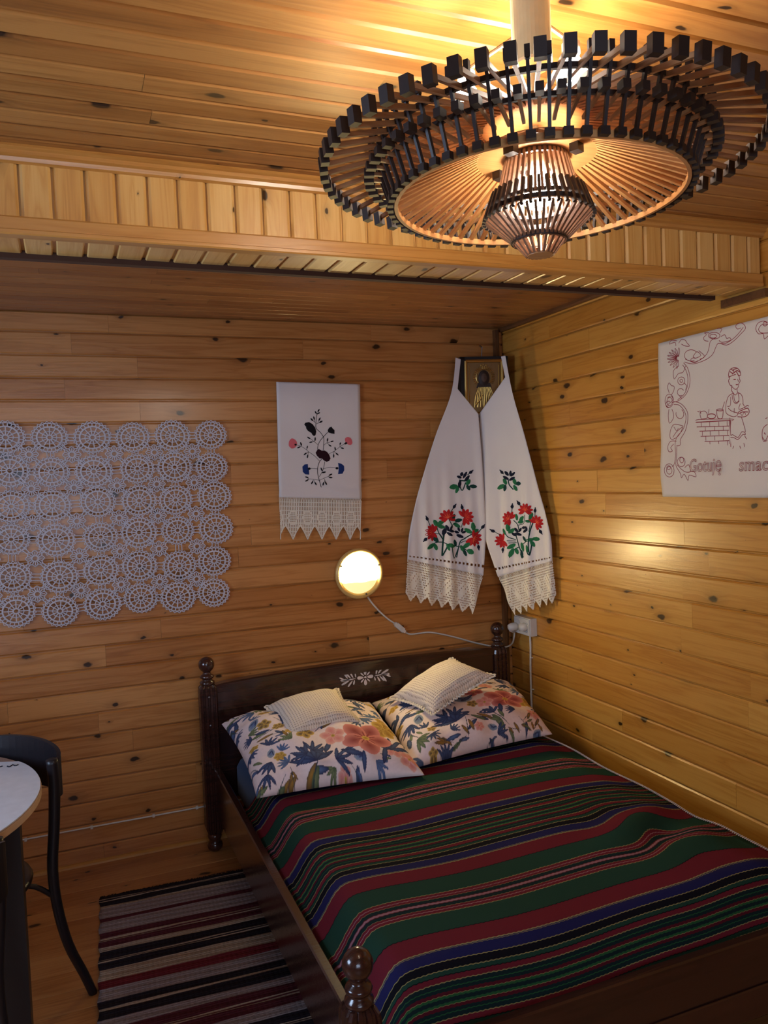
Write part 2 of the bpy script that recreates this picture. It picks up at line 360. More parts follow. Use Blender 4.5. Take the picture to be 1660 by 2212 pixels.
# ================================================================== stitched patterns and outlines, metres on each cloth's own plane
TOWEL_S=[(0,0.0016,[[-0.9803,1.8559],[-0.9846,1.8421],[-0.9884,1.8143],[-0.9885,1.7885],[-0.9696,1.7703],[-0.9559,1.7481],[-0.9547,1.7301],[-0.9596,1.6903]]),(0,0.0016,[[-0.935,1.7697],[-0.9559,1.7501],[-0.9735,1.7305],[-0.9837,1.7108],[-0.9857,1.6909]]),(0,0.0018,[[-0.9688,1.6486],[-0.9798,1.6369],[-0.9893,1.6113],[-0.9905,1.5834],[-0.9846,1.5532],[-0.9767,1.5209]]),(0,0.0012,[[-0.9546,1.6382],[-0.9636,1.6024],[-0.9839,1.5691]]),(0,0.001,[[-0.9796,1.6409],[-1.0035,1.6655],[-1.0295,1.684],[-1.0374,1.6921],[-1.0613,1.7085],[-1.0875,1.717]]),(0,0.001,[[-1.0374,1.6921],[-1.0347,1.706]]),(0,0.001,[[-1.0295,1.684],[-1.0423,1.6744]]),(0,0.001,[[-1.0295,1.684],[-1.0345,1.6643]]),(0,0.001,[[-0.9846,1.7148],[-1.0006,1.729],[-1.0246,1.7474]]),(0,0.001,[[-1.0006,1.729],[-0.9957,1.7449]]),(0,0.001,[[-1.0006,1.729],[-1.0173,1.7254]]),(0,0.001,[[-0.9555,1.7122],[-0.9404,1.7218],[-0.9127,1.7283]]),(0,0.001,[[-0.9404,1.7218],[-0.9364,1.7398]]),(0,0.001,[[-0.9404,1.7218],[-0.9241,1.7095]]),(0,0.001,[[-0.9342,1.6717],[-0.9084,1.683],[-0.8799,1.7025],[-0.8536,1.7181]]),(0,0.001,[[-0.9084,1.683],[-0.9111,1.659]]),(0,0.001,[[-0.9084,1.683],[-0.89,1.6665]]),(0,0.001,[[-0.9017,1.6889],[-0.9033,1.701]]),(0,0.001,[[-0.8799,1.7025],[-0.8653,1.6961]]),(0,0.001,[[-0.8799,1.7025],[-0.8771,1.7185]]),(0,0.001,[[-0.9916,1.6054],[-1.0185,1.6082],[-1.033,1.6067]]),(0,0.001,[[-0.9624,1.6044],[-0.9369,1.6106],[-0.9096,1.6087],[-0.8928,1.6041]]),(0,0.001,[[-0.9836,1.5531],[-1.0083,1.5581],[-1.0331,1.561],[-1.05,1.5517]]),(0,0.001,[[-1.0331,1.561],[-1.047,1.5714]]),(0,0.001,[[-1.0126,1.5562],[-1.0227,1.5387]]),(0,0.001,[[-1.0105,1.5562],[-1.0011,1.5338]]),(0,0.001,[[-0.9836,1.5531],[-0.9622,1.5623],[-0.9409,1.5696],[-0.9215,1.5789]]),(0,0.001,[[-0.9409,1.5696],[-0.9222,1.5629]]),(0,0.001,[[-0.9622,1.5623],[-0.9509,1.5338]]),(0,0.001,[[-0.9585,1.5522],[-0.9668,1.5305]]),(0,0.001,[[-0.9887,1.8083],[-0.9718,1.8141],[-0.959,1.8199]]),(0,0.001,[[-0.9802,1.8122],[-0.9688,1.834]]),(0,0.001,[[-0.9906,1.8123],[-1.0084,1.8304]]),(0,0.001,[[-0.9955,1.8183],[-0.9976,1.8402]])]
TOWEL_F=[(0,[[-0.9691,1.8761],[-0.9687,1.8729],[-0.9709,1.8671],[-0.9754,1.8626],[-0.9786,1.8615],[-0.9791,1.8647],[-0.9769,1.8705],[-0.9724,1.875]]),(0,[[-0.9835,1.853],[-0.9866,1.854],[-0.9905,1.8583],[-0.992,1.8638],[-0.9912,1.8668],[-0.9881,1.8658],[-0.9842,1.8616],[-0.9827,1.8561]]),(0,[[-0.9664,1.8606],[-0.9681,1.8576],[-0.9737,1.8538],[-0.9803,1.8523],[-0.9837,1.8532],[-0.982,1.8562],[-0.9764,1.8599],[-0.9698,1.8614]]),(0,[[-1.0018,1.8215],[-1.0053,1.8221],[-1.0104,1.8261],[-1.0133,1.8318],[-1.0131,1.8353],[-1.0096,1.8346],[-1.0045,1.8306],[-1.0016,1.8249]]),(0,[[-0.9948,1.8266],[-0.9975,1.8286],[-1.0002,1.8344],[-1.0003,1.8408],[-0.9988,1.8438],[-0.9961,1.8418],[-0.9933,1.8361],[-0.9932,1.8296]]),(0,[[-0.9663,1.8379],[-0.9657,1.8345],[-0.9678,1.8283],[-0.9724,1.8234],[-0.9758,1.8222],[-0.9764,1.8255],[-0.9743,1.8317],[-0.9697,1.8366]]),(0,[[-0.9564,1.8224],[-0.9579,1.8189],[-0.9635,1.8145],[-0.9705,1.8128],[-0.9743,1.8137],[-0.9728,1.8171],[-0.9671,1.8215],[-0.9601,1.8233]]),(0,[[-1.018,1.7415],[-1.0215,1.7412],[-1.0276,1.7436],[-1.0323,1.7481],[-1.0333,1.7513],[-1.0298,1.7516],[-1.0237,1.7492],[-1.019,1.7447]]),(0,[[-0.9963,1.7319],[-0.9984,1.7346],[-0.9994,1.7409],[-0.9978,1.7472],[-0.9955,1.7498],[-0.9934,1.7472],[-0.9924,1.7408],[-0.994,1.7345]]),(0,[[-1.0075,1.7284],[-1.0098,1.7261],[-1.0157,1.7239],[-1.022,1.7239],[-1.0249,1.7252],[-1.0227,1.7275],[-1.0167,1.7297],[-1.0104,1.7297]]),(0,[[-0.9355,1.7447],[-0.9338,1.7417],[-0.9337,1.7352],[-0.9362,1.7292],[-0.9389,1.7269],[-0.9406,1.7298],[-0.9407,1.7363],[-0.9382,1.7424]]),(0,[[-0.9077,1.7307],[-0.9095,1.728],[-0.9149,1.7251],[-0.921,1.7247],[-0.924,1.726],[-0.9222,1.7287],[-0.9168,1.7316],[-0.9107,1.732]]),(0,[[-0.9193,1.7056],[-0.9225,1.705],[-0.9283,1.7068],[-0.9328,1.7106],[-0.9339,1.7135],[-0.9307,1.714],[-0.9249,1.7123],[-0.9204,1.7085]]),(0,[[-1.0599,1.7105],[-1.063,1.7124],[-1.0664,1.7183],[-1.0671,1.725],[-1.0658,1.7283],[-1.0627,1.7264],[-1.0593,1.7206],[-1.0586,1.7138]]),(0,[[-1.0653,1.7084],[-1.0669,1.7055],[-1.0724,1.7018],[-1.0789,1.7004],[-1.0823,1.7013],[-1.0806,1.7042],[-1.0751,1.7079],[-1.0686,1.7093]]),(0,[[-1.0325,1.7115],[-1.0313,1.7089],[-1.0318,1.7035],[-1.0346,1.6988],[-1.0371,1.6972],[-1.0383,1.6998],[-1.0377,1.7052],[-1.035,1.7099]]),(0,[[-1.0389,1.6803],[-1.0397,1.6771],[-1.0439,1.6721],[-1.0498,1.6689],[-1.0532,1.6687],[-1.0524,1.6719],[-1.0481,1.6769],[-1.0423,1.6801]]),(0,[[-1.033,1.6721],[-1.0315,1.6691],[-1.0316,1.6627],[-1.0343,1.6567],[-1.037,1.6546],[-1.0385,1.6576],[-1.0384,1.664],[-1.0357,1.6699]]),(0,[[-0.8747,1.7232],[-0.8733,1.7207],[-0.8738,1.7163],[-0.8768,1.7128],[-0.8795,1.7119],[-0.8809,1.7143],[-0.8805,1.7188],[-0.8775,1.7223]]),(0,[[-0.8596,1.6943],[-0.8625,1.6929],[-0.8687,1.693],[-0.8742,1.6956],[-0.8761,1.698],[-0.8732,1.6994],[-0.867,1.6993],[-0.8615,1.6968]]),(0,[[-0.9013,1.686],[-0.9037,1.6883],[-0.9059,1.6945],[-0.9055,1.701],[-0.9038,1.7039],[-0.9013,1.7016],[-0.8992,1.6954],[-0.8996,1.6889]]),(0,[[-0.9114,1.653],[-0.9135,1.6557],[-0.9146,1.6621],[-0.9129,1.6685],[-0.9106,1.6711],[-0.9085,1.6684],[-0.9074,1.6619],[-0.9091,1.6556]]),(0,[[-0.8877,1.6634],[-0.8913,1.6637],[-0.8971,1.6672],[-0.9009,1.6725],[-0.9014,1.6759],[-0.8978,1.6756],[-0.892,1.6721],[-0.8882,1.6668]]),(0,[[-0.9688,1.5943],[-0.9718,1.596],[-0.9753,1.6015],[-0.9762,1.608],[-0.9751,1.6112],[-0.9721,1.6094],[-0.9686,1.6039],[-0.9676,1.5975]]),(0,[[-0.9507,1.5905],[-0.9533,1.5876],[-0.9604,1.585],[-0.9679,1.5852],[-0.9714,1.587],[-0.9687,1.5898],[-0.9617,1.5925],[-0.9541,1.5923]]),(0,[[-1.0343,1.5662],[-1.0376,1.5652],[-1.0442,1.5661],[-1.0499,1.5695],[-1.0517,1.5724],[-1.0484,1.5734],[-1.0418,1.5725],[-1.0361,1.5691]]),(0,[[-1.0353,1.5583],[-1.0368,1.5553],[-1.0422,1.5514],[-1.0487,1.5498],[-1.0521,1.5506],[-1.0505,1.5536],[-1.0452,1.5575],[-1.0387,1.5591]]),(0,[[-1.0139,1.5521],[-1.0135,1.5488],[-1.0159,1.5427],[-1.0206,1.538],[-1.0239,1.537],[-1.0243,1.5403],[-1.0219,1.5463],[-1.0172,1.551]]),(0,[[-0.9986,1.531],[-1.0019,1.5323],[-1.0061,1.5373],[-1.008,1.5436],[-1.0073,1.5469],[-1.0041,1.5455],[-0.9998,1.5405],[-0.998,1.5343]]),(0,[[-0.9208,1.5805],[-0.9225,1.5773],[-0.9285,1.5733],[-0.9356,1.572],[-0.9393,1.5731],[-0.9375,1.5764],[-0.9316,1.5803],[-0.9244,1.5816]]),(0,[[-0.9202,1.563],[-0.9234,1.5611],[-0.9307,1.5606],[-0.9375,1.5628],[-0.9401,1.5654],[-0.9369,1.5672],[-0.9297,1.5678],[-0.9228,1.5656]]),(0,[[-0.9637,1.5451],[-0.9624,1.5419],[-0.9631,1.5355],[-0.9664,1.5298],[-0.9694,1.5279],[-0.9706,1.531],[-0.9699,1.5375],[-0.9666,1.5432]]),(0,[[-0.95,1.5302],[-0.9533,1.5319],[-0.9573,1.5376],[-0.9587,1.5443],[-0.9577,1.5478],[-0.9544,1.546],[-0.9503,1.5404],[-0.949,1.5336]]),(0,[[-1.0826,1.7157],[-1.0853,1.7131],[-1.0906,1.7122],[-1.0951,1.715],[-1.0965,1.7184],[-1.0938,1.721],[-1.0884,1.7219],[-1.0839,1.7191]]),(0,[[-0.8423,1.7206],[-0.8436,1.7169],[-0.8488,1.7132],[-0.8552,1.7132],[-0.8586,1.7154],[-0.8572,1.7191],[-0.852,1.7228],[-0.8457,1.7228]]),(0,[[-1.0227,1.6074],[-1.025,1.6037],[-1.0302,1.6016],[-1.0352,1.6041],[-1.0371,1.6078],[-1.0348,1.6114],[-1.0296,1.6135],[-1.0246,1.6111]]),(0,[[-0.8906,1.6051],[-0.893,1.6014],[-0.8983,1.5993],[-0.9035,1.6018],[-0.9055,1.6056],[-0.9031,1.6092],[-0.8978,1.6114],[-0.8926,1.6089]]),(0,[[-1.0445,1.807],[-1.038,1.8148],[-1.0214,1.8176],[-1.0053,1.8085],[-0.9935,1.7925],[-0.9892,1.7746],[-0.993,1.7587],[-1.0005,1.7539],[-1.0085,1.76],[-1.0123,1.768],[-1.0273,1.7771],[-1.0351,1.7871],[-1.0367,1.797]]),(0,[[-0.9329,1.7697],[-0.9346,1.7797],[-0.9267,1.7916],[-0.916,1.7955],[-0.9091,1.7854],[-0.9019,1.7803],[-0.9027,1.7622],[-0.9174,1.7645]]),(3,[[-0.9855,1.6949],[-0.9772,1.6937],[-0.9671,1.6875],[-0.9545,1.6882],[-0.9422,1.6809],[-0.9323,1.6676],[-0.9267,1.6514],[-0.9335,1.6396],[-0.9463,1.6359],[-0.9586,1.6423],[-0.9666,1.6505],[-0.9791,1.6529],[-0.991,1.6651],[-0.9967,1.6782]]),(1,[[-1.0811,1.7218],[-1.0838,1.7116],[-1.0904,1.7045],[-1.0984,1.7009],[-1.1068,1.7002],[-1.1141,1.7051],[-1.1201,1.7123],[-1.1201,1.7226],[-1.1183,1.7323],[-1.1128,1.7403],[-1.105,1.7458],[-1.0962,1.7442],[-1.0891,1.739],[-1.0829,1.7321]]),(1,[[-0.8222,1.7122],[-0.8295,1.7097],[-0.8378,1.7118],[-0.8452,1.7165],[-0.8514,1.7231],[-0.8538,1.7312],[-0.8541,1.7393],[-0.8487,1.744],[-0.8423,1.747],[-0.8342,1.7463],[-0.8259,1.7424],[-0.8206,1.7346],[-0.8185,1.7265],[-0.8179,1.7183]]),(2,[[-1.0614,1.6175],[-1.0507,1.6271],[-1.0351,1.6286],[-1.0349,1.6107],[-1.0313,1.6007],[-1.0311,1.5808],[-1.0486,1.5824],[-1.0604,1.5937]]),(2,[[-0.8917,1.6293],[-0.8769,1.6258],[-0.8635,1.6153],[-0.8634,1.5951],[-0.8726,1.5793],[-0.894,1.578],[-0.8896,1.604]])]
TOWEL_Q=[[-1.1637,1.9969],[-0.7677,1.9894],[-0.7841,1.4587],[-1.1749,1.4852]]
TOWEL_LACE=[[-1.1773,1.2968],[-0.7991,1.272]]
PL=((-0.6,-0.028),(-0.19,-0.13))
PR=((-0.19,-0.13),(-0.022,-0.44))
L_OUT=[[0.2969,2.1079],[0.2683,1.9387],[0.1824,1.7338],[0.0949,1.4856],[0.0428,1.2906],[0.0268,1.164]]
L_IN=[[0.3213,2.0987],[0.3004,1.9597],[0.3975,1.8389],[0.4065,1.5832],[0.4144,1.2947],[0.3926,1.0663]]
L_LACE=[[0.0081,0.9711],[0.3336,0.8843]]
R_OUT=[[0.1295,2.0976],[0.1622,1.9188],[0.2202,1.712],[0.2828,1.466],[0.3347,1.2763],[0.3419,1.1482]]
R_IN=[[0.107,2.0962],[0.1256,1.9975],[-0.0236,1.8402],[-0.0132,1.5831],[-0.0058,1.2497],[0.0512,1.0604]]
R_LACE=[[0.354,0.9614],[0.1353,0.8805]]
LS=[(0,0.003,[[0.1292,1.3512],[0.1453,1.312]]),(0,0.003,[[0.2644,1.4028],[0.2438,1.3767]]),(0,0.003,[[0.3016,1.3973],[0.3083,1.3622]]),(0,0.003,[[0.3972,1.2999],[0.3764,1.2738]]),(0,0.003,[[0.3751,1.2039],[0.3726,1.2235]]),(0,0.003,[[0.1176,1.2537],[0.1339,1.2702]]),(0,0.003,[[0.3492,1.5631],[0.3329,1.5502]]),(0,0.0032,[[0.2346,1.3424],[0.2492,1.3109],[0.2447,1.2957]]),(0,0.0024000000000000002,[[0.2493,1.3147],[0.2897,1.3399]]),(0,0.0032,[[0.175,1.3221],[0.1815,1.2872],[0.2036,1.2475]]),(0,0.0024000000000000002,[[0.1656,1.2802],[0.1927,1.2712],[0.2034,1.2436]]),(0,0.0064,[[0.2107,1.2819],[0.2031,1.2359],[0.1967,1.1706]]),(0,0.0032,[[0.2031,1.2359],[0.1678,1.2358],[0.1317,1.2126]]),(0,0.0032,[[0.2031,1.2359],[0.2302,1.223],[0.2849,1.2086],[0.3237,1.1872]]),(0,0.0048000000000000004,[[0.1987,1.1705],[0.2219,1.2118]]),(0,0.004,[[0.3424,1.2677],[0.306,1.2462],[0.2857,1.2318],[0.2672,1.1591]]),(0,0.0024000000000000002,[[0.3492,1.2363],[0.3096,1.2364],[0.2895,1.2277]]),(0,0.004,[[0.2455,1.2106],[0.2533,1.156],[0.2767,1.2012]]),(0,0.0024000000000000002,[[0.314,1.3581],[0.2942,1.301]]),(0,0.004,[[0.2947,1.5305],[0.2955,1.4978],[0.3066,1.4781],[0.3238,1.5159]]),(0,0.0048000000000000004,[[0.2926,1.5268],[0.328,1.5234],[0.3384,1.5384]])]
